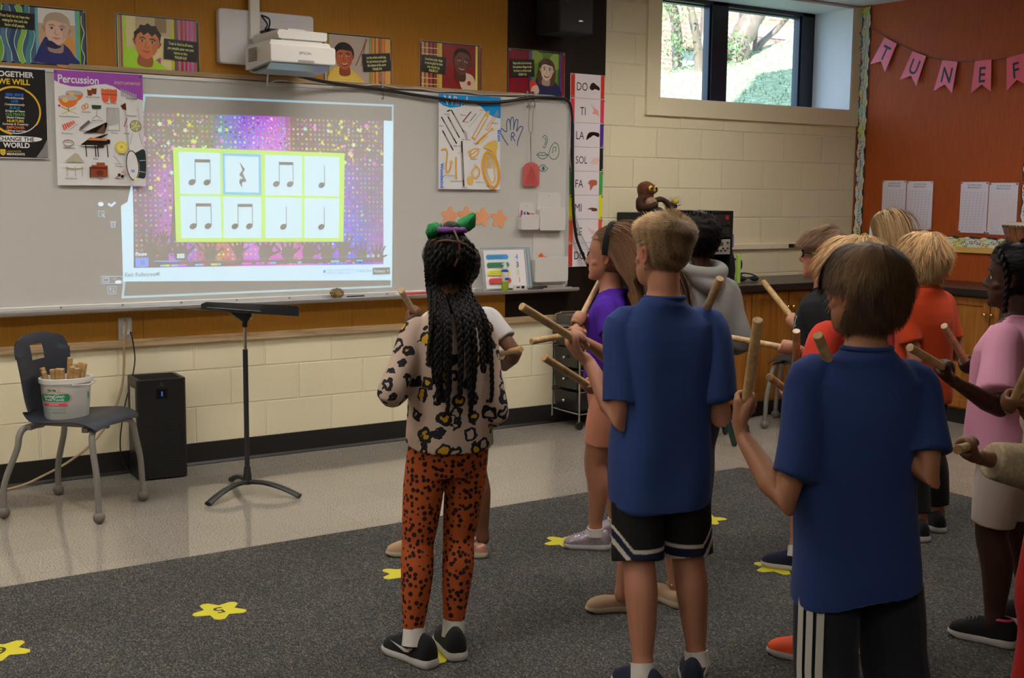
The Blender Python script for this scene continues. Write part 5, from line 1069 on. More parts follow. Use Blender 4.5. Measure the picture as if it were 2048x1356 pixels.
# ================================================================== COUNTERS
def cabinet_run(label, x0, x1, y0, y1, front, nd, knobs):
    """front: 'y' = doors face -y, 'x' = doors face -x"""
    t = thing('base_cabinet', label, 'cabinet', ((x0+x1)/2, (y0+y1)/2, 0))
    m = MB()
    if front == 'y': m.box(x0, x1, y0+.02, y1, .105, .860)
    else: m.box(x0+.02, x1, y0, y1, .105, .860)
    m.build('body', 'oak', t)
    m = MB()
    if front == 'y': m.box(x0, x1, y0+.05, y1, 0, .105)
    else: m.box(x0+.05, x1, y0, y1, 0, .105)
    m.build('toe_kick', 'black_rubber', t)
    L_ = (x1-x0) if front == 'y' else (y1-y0); w = L_/nd
    for i in range(nd):
        a0, a1 = i*w+.004, (i+1)*w-.004; m = MB()
        def T(u, d, z): return (x0+u, y0+.02-d, z) if front == 'y' else (x0+.02-d, y0+u, z)
        def bx(u0, u1, d0, d1, z0, z1):
            V = [T(u, d, z) for z in (z0, z1) for d in (d0, d1) for u in (u0, u1)]; m.add(V, [(0,2,3,1),(4,5,7,6),(0,1,5,4),(2,6,7,3),(0,4,6,2),(1,3,7,5)])
        z0, z1 = .118, .848; b = .048
        bx(a0, a0+b, 0, .018, z0, z1); bx(a1-b, a1, 0, .018, z0, z1); bx(a0+b, a1-b, 0, .018, z0, z0+b); bx(a0+b, a1-b, 0, .018, z1-b, z1); bx(a0+b, a1-b, 0, .009, z0+b, z1-b)
        e = .006
        bx(a0+b, a0+b+e, .009, .014, z0+b, z1-b); bx(a1-b-e, a1-b, .009, .014, z0+b, z1-b); bx(a0+b, a1-b, .009, .014, z0+b, z0+b+e); bx(a0+b, a1-b, .009, .014, z1-b-e, z1-b)
        d = m.build('door', 'oak', t, bevel=.0015)
        ku = a1-.022 if (i % 2 == 0) == knobs else a0+.022
        k = MB(); c0, c1, c2 = T(ku, .018, .745), T(ku, .034, .745), T(ku, .040, .745); k.cyl(c0, c1, .006, n=10); k.ball(c2, .0145, 14, 10); k.build('knob', 'brass', d, smooth=60)
    return t
cabinet_run('oak base cabinets with panelled doors along the window wall', 5.12, 6.86, -.60, -.002, 'y', 5, True)
cabinet_run('oak base cabinets with brass knobs along the orange wall', 6.87, 7.466, -3.40, -.62, 'x', 8, True)
m = MB(); m.prism([(5.10, -.635), (6.835, -.635), (6.835, -3.42), (7.467, -3.42), (7.467, -.002), (5.10, -.002)], lambda u, v, d: (u, v, d), .860, .905)
tag(m.build('worktop', 'worktop', bevel=.003), 'black L-shaped worktop over the oak cabinets in the corner', 'worktop')
# surface wiring channels with black sockets
def raceway(label, a, b, z0, z1, front, sockets, m_):
    t = thing('wiring_channel', label, 'wiring channel', ((a+b)/2, -.01, z0) if front else (XR-.01, (a+b)/2, z0))
    m = MB()
    if front: m.box(a, b, -.022, 0, z0, z1)
    else: m.box(XR-.022, XR, a, b, z0, z1)
    m.build('channel', m_, t, bevel=.003)
    for s_ in sockets:
        m = MB(); zz = (z0+z1)/2
        if front: m.box(s_-.037, s_+.037, -.026, -.020, zz-.014, zz+.014)
        else: m.box(XR-.026, XR-.020, s_-.037, s_+.037, zz-.014, zz+.014)
        m.build('socket', 'black_plastic', t, bevel=.002)
raceway('cream wiring channel with a black socket on the block wall', 5.15, 7.40, 1.104, 1.144, True, (5.98, 6.793), 'trim_beige')
mat('tan_channel', seen(176, 134, 70), .45); raceway('tan wiring channel with a black socket under the orange board border', -3.3, -.03, 1.106, 1.146, False, (-.905, -2.2), 'tan_channel')

# ================================================================== ORANGE DISPLAY BOARD
BG = [seen(*c) for c in ((206, 200, 90), (200, 206, 196), (196, 210, 120), (206, 190, 170), (190, 206, 150))]
ND = [seen(*c) for c in ((190, 50, 44), (46, 90, 160), (60, 120, 60), (200, 100, 50), (110, 50, 130), (60, 150, 170), (30, 34, 60))]
def border(label, length, vertical, y0, z0, wd=.066, seed=1):
    t = thing('border_strip', label, 'border strip', (XR-.005, y0, z0)); r = random.Random(seed)
    fn = (lambda u, v, d: (XR-.006-d, y0-v, z0+u)) if vertical else (lambda u, v, d: (XR-.006-d, y0-u, z0+v))
    a = Art(fn, .0003); n = int(length/.012)
    base = lambda u: .006*math.sin(u*42)+.003*math.sin(u*97)
    B0 = [(u, -.010+base(u)*.6) for u in [length*k/n for k in range(n+1)]]; B1 = [(u, wd+.008+base(u+.4)*.6) for u in [length*k/n for k in range(n+1)]]
    def band(lo, hi, col):
        P = lo+hi; k = len(lo); a._p(P, [(i, i+1, k+i+1, k+i) for i in range(k-1)], col)
    band(B0, B1, seen(34, 30, 34))
    lo = [(u, .0+base(u)) for u, _ in B0]; hi = [(u, wd+base(u+.3)) for u, _ in B0]
    k = len(lo); P = lo+hi; a.d += a.step
    for i in range(k-1): a.mb.col = BG[int((lo[i][0]*3.2+math.sin(lo[i][0]*7)) % len(BG))]; a.mb.add([a.fn(*q, a.d) for q in (lo[i], lo[i+1], hi[i+1], hi[i])], [(0, 1, 2, 3)])
    for q in range(5):
        a.line([(u, wd*(.14+.18*q)+base(u+.1*q)) for u, _ in B0], .0028, (seen(120, 160, 60) if q % 2 else seen(60, 90, 60)) if int(q) % 3 else seen(160, 180, 90))
    for i in range(int(length/.022)):
        u = .01+i*.022+.006*r.random(); v = wd*(.15+.7*r.random()); c = r.choice(ND)
        if r.random() < .5: a.ell(u, v, .0075, .006, c, .5, 8); a.line([(u+.006, v), (u+.006, v+.022)], .003, c)
        else: a.line([(u, v), (u+.010, v+.006), (u+.018, v-.004)], .0045, c); a.ell(u, v-.003, .006, .005, c, 0, 8)
    fin(t, a, False)
border('musical-note border strip running down beside the window wall corner', 1.79, True, -.030, 1.125, seed=1)
border('musical-note border strip along the bottom of the orange board', 1.42, False, -.10, 1.143, seed=2)
border('musical-note border strip at the right edge of the orange board', 1.79, True, -1.455, 1.125, seed=3)
# bunting
STR = [(-.115, 2.752), (-.236, 2.685), (-.371, 2.613), (-.50, 2.553), (-.632, 2.500), (-.765, 2.462), (-.896, 2.443), (-1.04, 2.432), (-1.186, 2.430), (-1.30, 2.437), (-1.42, 2.452), (-1.60, 2.50), (-1.85, 2.60)]
o = MB().tube(smooth_path([(XR-.012, y, z) for y, z in STR], 4), .0022, 5).build('bunting_string', 'black_cord'); tag(o, 'black string that the pink letter flags hang from', 'string')
mat('flag_pink', seen(188, 70, 76), .28, bump=(9, .5, .01))
def flag(ch, y, z, ang, lab, w_=.128, h_=.215):
    t = thing('letter_flag', lab, 'flag', (XR-.016, y, z-.2)); c, s_ = math.cos(ang), math.sin(ang)
    def fn(u, v, d): uu, vv = u*c-v*s_, u*s_+v*c; return (XR-.016-d-.010*abs(v)/h_, y-uu, z+vv)
    W_ = w_; P = [(-W_/2, .004), (-W_/2+.0, .004), (W_/2, .004), (W_/2+.012, -h_), (0, -h_+.055), (-W_/2-.018, -h_)]
    MB().prism(P, fn, 0, .0012).build('card', 'flag_pink', t)
    a = Art(fn, .0004); a.d = .0016; a.text(ch, 0, -.145, .150, seen(28, 20, 30), .012, align='c', sx=.80)
    fin(t, a, False, 'letter')
for ch, y, z, ang, n_ in (('T', -.303, 2.640, -.47, 'leftmost'), ('U', -.565, 2.522, -.36, 'second'), ('N', -.830, 2.448, -.17, 'third'), ('E', -1.100, 2.430, .02, 'fourth'), ('F', -1.345, 2.440, .17, 'fifth')):
    flag(ch, y, z, ang, 'pink laminated flag with the letter %s, %s on the string over the orange board' % (ch, n_))
# hand-outs
for i, (y, z0, w_, h_, lab) in enumerate(((-.284, 1.262, .215, .352, 'long white printed sheet, leftmost on the orange board'), (-.507, 1.258, .228, .350, 'long white printed sheet, second from the left on the orange board'), (-.968, 1.246, .222, .356, 'long white printed sheet with red pins, third on the orange board'), (-1.197, 1.240, .222, .356, 'long white printed sheet with blue pins, behind the drum, rightmost on the orange board'))):
    t = thing('printed_sheet', lab, 'paper', (XR-.004, y-w_/2, z0)); fn = on_right(y, z0, XR-.006)
    a = Art(fn, .0003); a.rect(0, 0, w_, h_, seen(178, 168, 176))
    a.text('3rd & 4th Grade', w_/2, h_-.026, .016, seen(80, 72, 80), .006, align='c'); a.text('Melody Passport', w_/2, h_-.044, .016, seen(80, 72, 80), .006, align='c')
    r = random.Random(i); 
    for j in range(15):
        for k in range(7): a.ell(.022+k*(w_-.044)/6, h_-.075-j*.0185, .0085, .0055, seen(166+r.randrange(8), 152, 150+r.randrange(8)) if i < 3 else seen(190, 160, 150), n=6)
    fin(t, a, False)
    pc = ['brass', 'brass', 'red_barrel', 'blue_plastic'][i]
    for q in ((y-.01, z0+h_-.008), (y-w_+.01, z0+h_-.008), (y-.01, z0+.008), (y-w_+.01, z0+.008)): MB().ball((XR-.010, q[0], q[1]), .006, 8, 6).build('pin', pc, t)
# djembe on the worktop
t = thing('hand_drum', 'carved wooden goblet drum standing on the worktop at the right edge', 'drum', (7.16, -1.71, .905))
oak_material('drum_wood', (.34, .13, .05), (1, 1, .1), 40); mat('drum_skin', (.60, .50, .36), .6); mat('drum_rope', (.10, .07, .06), .8)
cx, cy = 7.16, -1.715
MB().lathe([(.10, .905), (.105, .915), (.085, .97), (.065, 1.04), (.075, 1.10), (.115, 1.17), (.145, 1.25), (.155, 1.31)], (cx, cy, 0), 32).build('shell', 'drum_wood', t, smooth=50)
MB().lathe([(.159, 1.312), (.161, 1.325), (.156, 1.334), (.10, 1.337), (.001, 1.338)], (cx, cy, 0), 32).build('skin', 'drum_skin', t, smooth=50)
m = MB()
for k in range(40):
    a0 = 2*PI*k/40; m.obox((cx+.162*math.cos(a0), cy+.162*math.sin(a0), 1.312), (-.008*math.sin(a0), .008*math.cos(a0), 0), (.003*math.cos(a0), .003*math.sin(a0), 0), (0, 0, .008))
m.build('rope_ring', 'drum_rope', t)
m = MB()
for k in range(20):
    a0, a1 = 2*PI*k/20, 2*PI*(k+.5)/20; m.tube([(cx+.160*math.cos(a0), cy+.160*math.sin(a0), 1.305), (cx+.122*math.cos(a1), cy+.122*math.sin(a1), 1.175)], .0025, 5)
m.build('lacing', 'drum_rope', t)

# ================================================================== SOUND EQUIPMENT ON THE WORKTOP
t = thing('sound_rack', 'black sound rack with a red switch and a silver tuner unit on the worktop', 'sound rack', (5.62, -.21, .905))
m = MB(); m.box(5.44, 5.460, -.42, -.06, .905, 1.390); m.box(5.775, 5.795, -.42, -.06, .905, 1.390); m.box(5.44, 5.795, -.42, -.06, 1.372, 1.390); m.box(5.44, 5.795, -.42, -.06, .905, .922); m.box(5.46, 5.775, -.10, -.06, .92, 1.38); m.build('case', 'black_plastic', t, bevel=.003)
mat('rack_face', (.020, .020, .022), .4); mat('silver_face', (.42, .40, .38), .35, .3); mat('lcd', (.045, .05, .01), .2, emit=((.3, .34, .05), .05)); mat('red_switch', (.5, .02, .01), .4)
for z0, z1 in ((1.290, 1.368), (1.212, 1.286), (.930, .972)): MB().box(5.462, 5.773, -.418, -.12, z0, z1).build('rack_unit', 'rack_face', t, bevel=.002)
m = MB(); m.box(5.725, 5.750, -.424, -.418, 1.332, 1.358); m.build('power_switch', 'red_switch', t, bevel=.002)
m = MB(); m.box(5.62, 5.68, -.422, -.418, 1.225, 1.265); m.build('tape_slot', 'black_plastic', t)
for x, z in ((5.60, 1.335), (5.64, 1.335), (5.55, 1.335), (5.75, 1.30), (5.55, 1.25), (5.72, 1.235)): MB().cyl((x, -.418, z), (x, -.430, z), .010, n=12).build('knob', 'black_plastic', t, smooth=40)
MB().box(5.462, 5.773, -.420, -.12, 1.100, 1.200).build('tuner', 'silver_face', t, bevel=.002)
MB().box(5.612, 5.707, -.4225, -.419, 1.156, 1.182).build('display', 'lcd', t)
for x, z, r_ in ((5.545, 1.125, .018), (5.585, 1.155, .014), (5.625, 1.125, .008), (5.655, 1.125, .008), (5.685, 1.125, .006), (5.705, 1.14, .006), (5.725, 1.125, .006), (5.745, 1.14, .006), (5.745, 1.178, .007)):
    MB().cyl((x, -.420, z), (x, -.432, z), r_, r_*.85, n=14).build('knob', 'black_plastic', t, smooth=40)
t = thing('loudspeaker', 'black speaker cabinet under the owl puppet on the worktop', 'speaker', (5.20, -.22, .905))
m = MB(); m.box(5.09, 5.34, -.40, -.05, .905, 1.375); m.build('cabinet', 'black_matte', t, bevel=.006); MB().box(5.105, 5.325, -.408, -.400, .92, 1.36).build('grille', 'black_plastic', t)
m = MB(); m.cyl((5.11, -.409, 1.33), (5.11, -.412, 1.33), .006, n=8); m.build('badge', 'steel', t)
# owl puppet
mat('owl_brown', (.14, .040, .018), .95, var=(60, .4), bump=(160, .8, .004), sheen=.05); mat('owl_pale', (.30, .19, .12), .95, var=(60, .3), bump=(160, .8, .004)); mat('owl_dark', (.05, .018, .010), .95, bump=(160, .8, .004)); mat('eye_yellow', (.75, .55, .02), .3); mat('eye_black', (.004, .004, .004), .15); mat('beak_yellow', (.6, .32, .05), .5); mat('cloth_black', (.012, .012, .014), .9, bump=(30, .6, .01))
ox, oy, oz = 5.195, -.22, 1.375
t = thing('owl_puppet', 'brown owl hand puppet with yellow eyes sitting on the black speaker', 'puppet', (ox, oy, oz))
m = MB(); m.lathe([(.03, 0), (.068, .01), (.074, .05), (.062, .09), (.052, .105), (.060, .125), (.066, .15), (.060, .178), (.040, .196), (.012, .204), (.001, .205)], (ox, oy, oz), 24, 1, .8)
m.build('body', 'owl_brown', t, smooth=80, sub=1)
MB().ball((ox+.010, oy-.040, oz+.060), (.050, .03, .042), 16, 10).build('chest', 'owl_pale', t, smooth=80)
MB().ball((ox+.012, oy-.046, oz+.152), (.050, .018, .032), 16, 10).build('face_disc', 'owl_brown', t, smooth=80)
for sx in (-1, 1):
    e = MB().ball((ox+.012+sx*.022, oy-.058, oz+.160), (.0165, .010, .0165), 16, 10).build('eye', 'eye_yellow', t, smooth=80); MB().ball((ox+.012+sx*.020, oy-.066, oz+.158), (.0085, .005, .0085), 12, 8).build('pupil', 'eye_black', e, smooth=80)
MB().tube([(ox+.012, oy-.066, oz+.150), (ox+.013, oy-.074, oz+.140), (ox+.013, oy-.070, oz+.128)], [.008, .006, .001], 8).build('beak', 'beak_yellow', t, smooth=80)
m = MB(); m.tube(smooth_path([(ox-.03, oy-.02, oz+.10), (ox-.075, oy-.03, oz+.085), (ox-.085, oy-.05, oz+.04), (ox-.03, oy-.07, oz+.035), (ox+.02, oy-.075, oz+.05)], 5), [(.026, .018)]*21, 10, round_=True); m.build('wing', 'owl_dark', t, smooth=80)
m = MB(); m.tube(smooth_path([(ox+.045, oy-.03, oz+.075), (ox+.085, oy-.05, oz+.088), (ox+.125, oy-.06, oz+.070), (ox+.145, oy-.07, oz+.040)], 5), [(.024, .018)]*16, 10, round_=True); m.build('wing', 'owl_dark', t, smooth=80)
m = MB(); m.ball((ox+.035, oy-.05, oz+.012), (.075, .045, .030), 16, 8); m.build('cloth_sleeve', 'cloth_black', t, smooth=80)
# bee toy
t = thing('bee_toy', 'fuzzy yellow and black bee toy with net wings beside the owl puppet', 'toy', (5.40, -.22, 1.37)); mat('bee_yellow', (.62, .46, .03), .95, bump=(200, .9, .004)); mat('net_wing', (.5, .5, .5), .5, alpha=.22)
bx_, by_, bz_ = 5.42, -.22, 1.415
MB().box(5.345, 5.435, -.30, -.08, .905, 1.375).build('stand', 'black_matte', t)
MB().ball((bx_, by_, bz_), (.042, .034, .030), 16, 10).build('body', 'cloth_black', t, smooth=80); MB().ball((bx_-.035, by_-.01, bz_-.005), (.026, .026, .024), 16, 10).build('stripe', 'bee_yellow', t, smooth=80); MB().ball((bx_+.018, by_-.012, bz_+.032), (.026, .024, .020), 16, 10).build('stripe', 'bee_yellow', t, smooth=80)
m = MB(); r = random.Random(2)
for k in range(60): u = np.array([r.gauss(0, 1), r.gauss(0, .6), abs(r.gauss(0, 1))]); u /= np.linalg.norm(u); p = np.array([bx_, by_, bz_]); m.tube([p+u*.03, p+u*(.05+.03*r.random())], .0007, 4)
m.build('fuzz', 'cloth_black', t)
for sx in (-1, 1): MB().prism([(0, 0), (.02*sx, .035), (.055*sx, .050), (.075*sx, .03), (.05*sx, .008)], lambda u, v, d: (bx_+u-.005, by_-.01-d, bz_+.02+v), 0, .001).build('wing', 'net_wing', t)
# small things by the rack
mat('violet_card', (.22, .20, .48), .4); mat('lime_plastic', (.40, .62, .12), .35)
tag(MB().obox((5.86, -.30, 1.185), (.035, 0, 0), (0, .03, 0), (0, 0, .045)).build('gift_box', 'violet_card', bevel=.003), 'small violet box on top of the black bag beside the rack', 'box')
m = MB(); m.lathe([(.02, .905), (.075, .91), (.085, .98), (.075, 1.06), (.05, 1.12), (.028, 1.140), (.001, 1.14)], (5.862, -.30, 0), 20, .62, .8); b_o = thing('black_bag', 'slumped black bag leaning on the right side of the sound rack', 'bag', (5.862, -.30, .905)); m.build('bag_body', 'cloth_black', b_o, smooth=70)
MB().tube(smooth_path([(5.90, -.33, 1.06), (5.935, -.36, 1.05), (5.93, -.37, 1.0), (5.90, -.36, .98)], 5), .006, 8).build('strap', 'cloth_black', b_o, smooth=70)
m = MB(); rbox(m, 5.795, 5.825, -.475, -.455, .905, 1.100, .007); m2 = m; tag(m2.build('lime_case', 'lime_plastic', bevel=.003), 'narrow lime green plastic case standing at the rack\'s front right corner', 'case')
t = thing('headphones', 'black headphones with looped band lying on the worktop by the rack', 'headphones', (6.03, -.32, .905))
m = MB(); m.tube(smooth_path([(5.96, -.34, .925), (5.99, -.30, .935), (6.04, -.27, .955), (6.10, -.29, .950), (6.12, -.33, .935), (6.07, -.36, .928), (6.01, -.35, .93)], 6), [(.010, .004)]*37, 8); m.build('band', 'cloth_black', t, smooth=60)
for p in ((5.96, -.35, .925), (6.06, -.37, .925)): MB().ball(p, (.035, .03, .018), 14, 8).build('ear_cup', 'cloth_black', t, smooth=60)

# ================================================================== DRAWER CART
t = thing('drawer_cart', 'chrome wheeled cart with dark drawers standing by the dark panel', 'cart', (4.78, -.16, 0))
mat('smoke_plastic', (.020, .019, .020), .25, alpha=.96); mat('clear_tray', (.12, .12, .12), .15, alpha=.55)
x0, x1, y0, y1 = 4.605, 4.985, -.315, -.020; m = MB()
for y in (y0, y1):
    m.tube([(x0, y, .05), (x0, y, .64)], .007, 8); m.tube([(x1, y, .05), (x1, y, .64)], .007, 8)
m.tube(smooth_path([(x0, y1, .62), (x0, y1, .69), (x0, y1-.03, .722), (x0, y1-.08, .735)], 4), .007, 8); m.tube([(x0, y1-.08, .735), (x1, y1-.08, .735)], .007, 8); m.tube(smooth_path([(x1, y1, .62), (x1, y1, .69), (x1, y1-.03, .722), (x1, y1-.08, .735)], 4), .007, 8)
for z in (.10, .625, .655):
    m.tube([(x0, y0, z), (x0, y1, z)], .0055, 8); m.tube([(x1, y0, z), (x1, y1, z)], .0055, 8); m.tube([(x0, y0, z), (x1, y0, z)], .0055, 8); m.tube([(x0, y1, z), (x1, y1, z)], .0055, 8)
for z in (.522, .382, .242): m.tube([(x0, y0, z), (x1, y0, z)], .004, 6); m.tube([(x0, y1, z), (x1, y1, z)], .004, 6)
m.build('frame', 'chrome', t, smooth=60)
for x in (x0, x1):
    for y in (y0, y1): MB().cyl((x, y-.008, .026), (x, y+.008, .026), .026, n=16).build('caster', 'black_plastic', t, smooth=40)
for z0, z1 in ((.525, .605), (.392, .515), (.252, .375), (.112, .235)):
    m = MB(); m.rings([[(x, y, z) for x, y in ((x0-.004+q*.02, y1-.025-q*.03), (x0-.004+q*.02, y0+.025+q*.03), (x1-.02, y0+.025+q*.03), (x1-.02, y1-.025-q*.03))] for z, q in ((z0, .35), (z1-.010, 0), (z1, 0))]); m.box(x0-.012, x0, y0+.012, y1-.012, z1-.012, z1)
    d = m.build('drawer', 'smoke_plastic', t); 
    if z0 < .5: MB().ball((x0-.018, -.17, (z0+z1)/2), .011, 12, 8).build('knob', 'chrome', d, smooth=60)
m = MB(); m.rings([[(x, y, z) for x, y in ((x0+.01, y1-.02), (x0+.01, y0-.01), (x1-.01, y0-.01), (x1-.01, y1-.02))] for z in (.660, .722)], cap1=False); m.build('top_tray', 'clear_tray', t)
tag(MB().obox((4.80, -.26, .695), (.03, 0, 0), (0, .04, 0), (0, 0, .018)).build('red_block', 'red_barrel', bevel=.003), 'small red object in the clear tray on top of the cart', 'block')

# second chair and stool by the cabinets
school_chair('dark grey school chair near the oak cabinets, behind the boy in glasses', (5.963, -.964, 0), .60)
t = thing('stool', 'dark green wooden stool legs showing between the two boys in blue', 'stool', (5.04, -.95, 0)); mat('green_wood', (.012, .035, .028), .4)
MB().lathe([(.001, .40), (.14, .40), (.145, .415), (.14, .43), (.001, .43)], (5.04, -.95, 0), 24).build('seat', 'green_wood', t, smooth=40)
for p in ((5.10, -1.20), (5.315, -.90), (4.80, -.98), (5.00, -.70)): MB().tube([(5.04+(p[0]-5.04)*.45, -.95+(p[1]+.95)*.45, .405), (p[0], p[1], .015)], .018, 12, round_=True).build('leg', 'green_wood', t, smooth=60)

# ================================================================== NUMBERED STARS ON THE CARPET
def floor_star(x, y, num, lab, rot):
    t = thing('floor_star', lab, 'star', (x, y, .009), 0)
    MB().prism([(p[0]*1.0, p[1]*1.0) for p in soft_star(x, y, .098, rot, .56)], lambda u, v, d: (u, v, d), .0092, .0104).build('vinyl', 'yellow_vinyl', t)
    if num:
        a = Art(lambda u, v, d: (x+u, y+v, .0106+d), .0002); a.text(num, 0, -.030, .085, (0.03, .03, .01), .012, align='c', rot=PI if False else 0)
        # numbers face the front of the room
        a.mb.v = [(2*x-px, 2*y-py, pz) for px, py, pz in a.mb.v]; fin(t, a, False, 'number')
floor_star(.745, -2.325, '6', 'yellow vinyl star on the carpet, cut by the left edge of the photo', .3)
floor_star(1.475, -2.337, '5', 'yellow vinyl star numbered 5 alone on the open carpet', .3)
floor_star(2.235, -2.315, None, 'yellow vinyl star behind the left leg of the girl in spotted leggings', .5)
floor_star(3.03, -2.300, None, 'yellow vinyl star under the toe of the sequined shoe', .2)
floor_star(3.80, -2.350, None, 'yellow vinyl star just right of the taller boy\'s shorts, on the carpet', .4)
floor_star(1.935, -3.095, None, 'yellow vinyl star between the black sneakers of the girl in spotted leggings', .1)
floor_star(3.535, -3.045, None, 'yellow vinyl star under the toe of the navy shoe', .3)
# ================================================================== PEOPLE
def A3(*a): return np.array(a, float)
def nrm(v): v = np.asarray(v, float); return v/(np.linalg.norm(v)+1e-12)
def remeshed(mb, name, m, parent, voxel=.0045, smooth=3, disp=None, color=None, kind=None):
    me = bpy.data.meshes.new('tmp'); me.from_pydata(mb.v, [], mb.f); me.update()
    ob = bpy.data.objects.new('tmp', me); C.objects.link(ob)
    r = ob.modifiers.new('r', 'REMESH'); r.mode = 'VOXEL'; r.voxel_size = voxel
    s = ob.modifiers.new('s', 'SMOOTH'); s.factor = .5; s.iterations = smooth
    dg = bpy.context.evaluated_depsgraph_get(); out = bpy.data.meshes.new_from_object(ob.evaluated_get(dg))
    bpy.data.objects.remove(ob); bpy.data.meshes.remove(me)
    n = len(out.vertices); co = np.empty(n*3, np.float32); out.vertices.foreach_get('co', co); co = co.reshape(n, 3)
    if disp is not None:
        no = np.empty(n*3, np.float32); out.vertices.foreach_get('normal', no); no = no.reshape(n, 3)
        co = co+no*disp(co)[:, None]; out.vertices.foreach_set('co', co.astype(np.float32).ravel())
    if color is not None:
        c = np.ones((n, 4), np.float32); c[:, :3] = color(co)
        ca = out.color_attributes.new('Col', 'FLOAT_COLOR', 'POINT'); ca.data.foreach_set('color', c.ravel())
    out.materials.clear(); out.materials.append(MATS[m] if isinstance(m, str) else m)
    out.polygons.foreach_set('use_smooth', [True]*len(out.polygons)); out.update(); out.name = name
    o = bpy.data.objects.new(name, out); C.objects.link(o); o.parent = parent
    return o
def folds(seed, amp=.004, fx=9, fz=2.2):     # soft cloth folds running mostly up and down
    r = np.random.RandomState(seed); K = [(r.uniform(.5, 1.6)*fx*2*r.choice([-1, 1]), r.uniform(.3, 1.0)*fx*2, r.uniform(-1, 1)*fz*4, r.uniform(0, 6.28)) for _ in range(7)]
    def f(co):
        d = np.zeros(len(co))
        for a, b, c, p in K: d += np.sin(co[:, 0]*a+co[:, 1]*b+co[:, 2]*c+p+1.2*np.sin(co[:, 2]*7+p))
        zz = co[:, 2]; return amp*d/3.0
    return f
HEAD = np.array([(.00, .300, .060, .085), (.05, .345, -.02, .165), (.12, .352, -.08, .215), (.20, .358, -.13, .245), (.28, .358, -.20, .262), (.36, .352, -.30, .278), (.44, .345, -.375, .295), (.52, .350, -.42, .306), (.60, .368, -.445, .314), (.70, .362, -.45, .318), (.80, .325, -.425, .300), (.88, .265, -.365, .255), (.94, .185, -.27, .185), (.98, .10, -.17, .105), (1.0, .01, -.07, .02)])
def head_pt(u, z, off=0.0):                  # u: angle from the front, z: 0 chin .. 1 crown (in head heights)
    f = np.interp(z, HEAD[:, 0], HEAD[:, 1]); b = np.interp(z, HEAD[:, 0], HEAD[:, 2]); w = np.interp(z, HEAD[:, 0], HEAD[:, 3])
    yc = (f+b)/2 if z < .3 else -.03; yc = min(max(yc, b+.01), f-.01)
    cu, su = np.cos(u), np.sin(u); dy = (f-yc) if cu > 0 else (yc-b)
    p = np.array([(w)*np.sign(su)*abs(su)**.92, yc+dy*np.sign(cu)*abs(cu)**.92, z])
    n = np.array([su/(w+.05), cu/(dy+.05), max(0, (z-.55))*9+min(0, (z-.3))*4]); n = n/np.linalg.norm(n)
    return p+n*off, n
SK = {'fair': (.44, .195, .118), 'tan': (.32, .14, .072), 'brown': (.115, .045, .022), 'deep': (.052, .021, .012), 'mid': (.16, .066, .034)}
for k, c in SK.items(): mat('skin_'+k, c, .5, attr=True, sss=.08, bump=(260, .08, .001), spec=.35)
mat('hair', (1, 1, 1), .55, attr=True, spec=.18); mat('eye_white', (.62, .60, .58), .2); mat('iris', (.05, .025, .012), .12); mat('sock_white', (.60, .57, .53), .9, bump=(300, .3, .001))
MATS['hair'].use_backface_culling = False

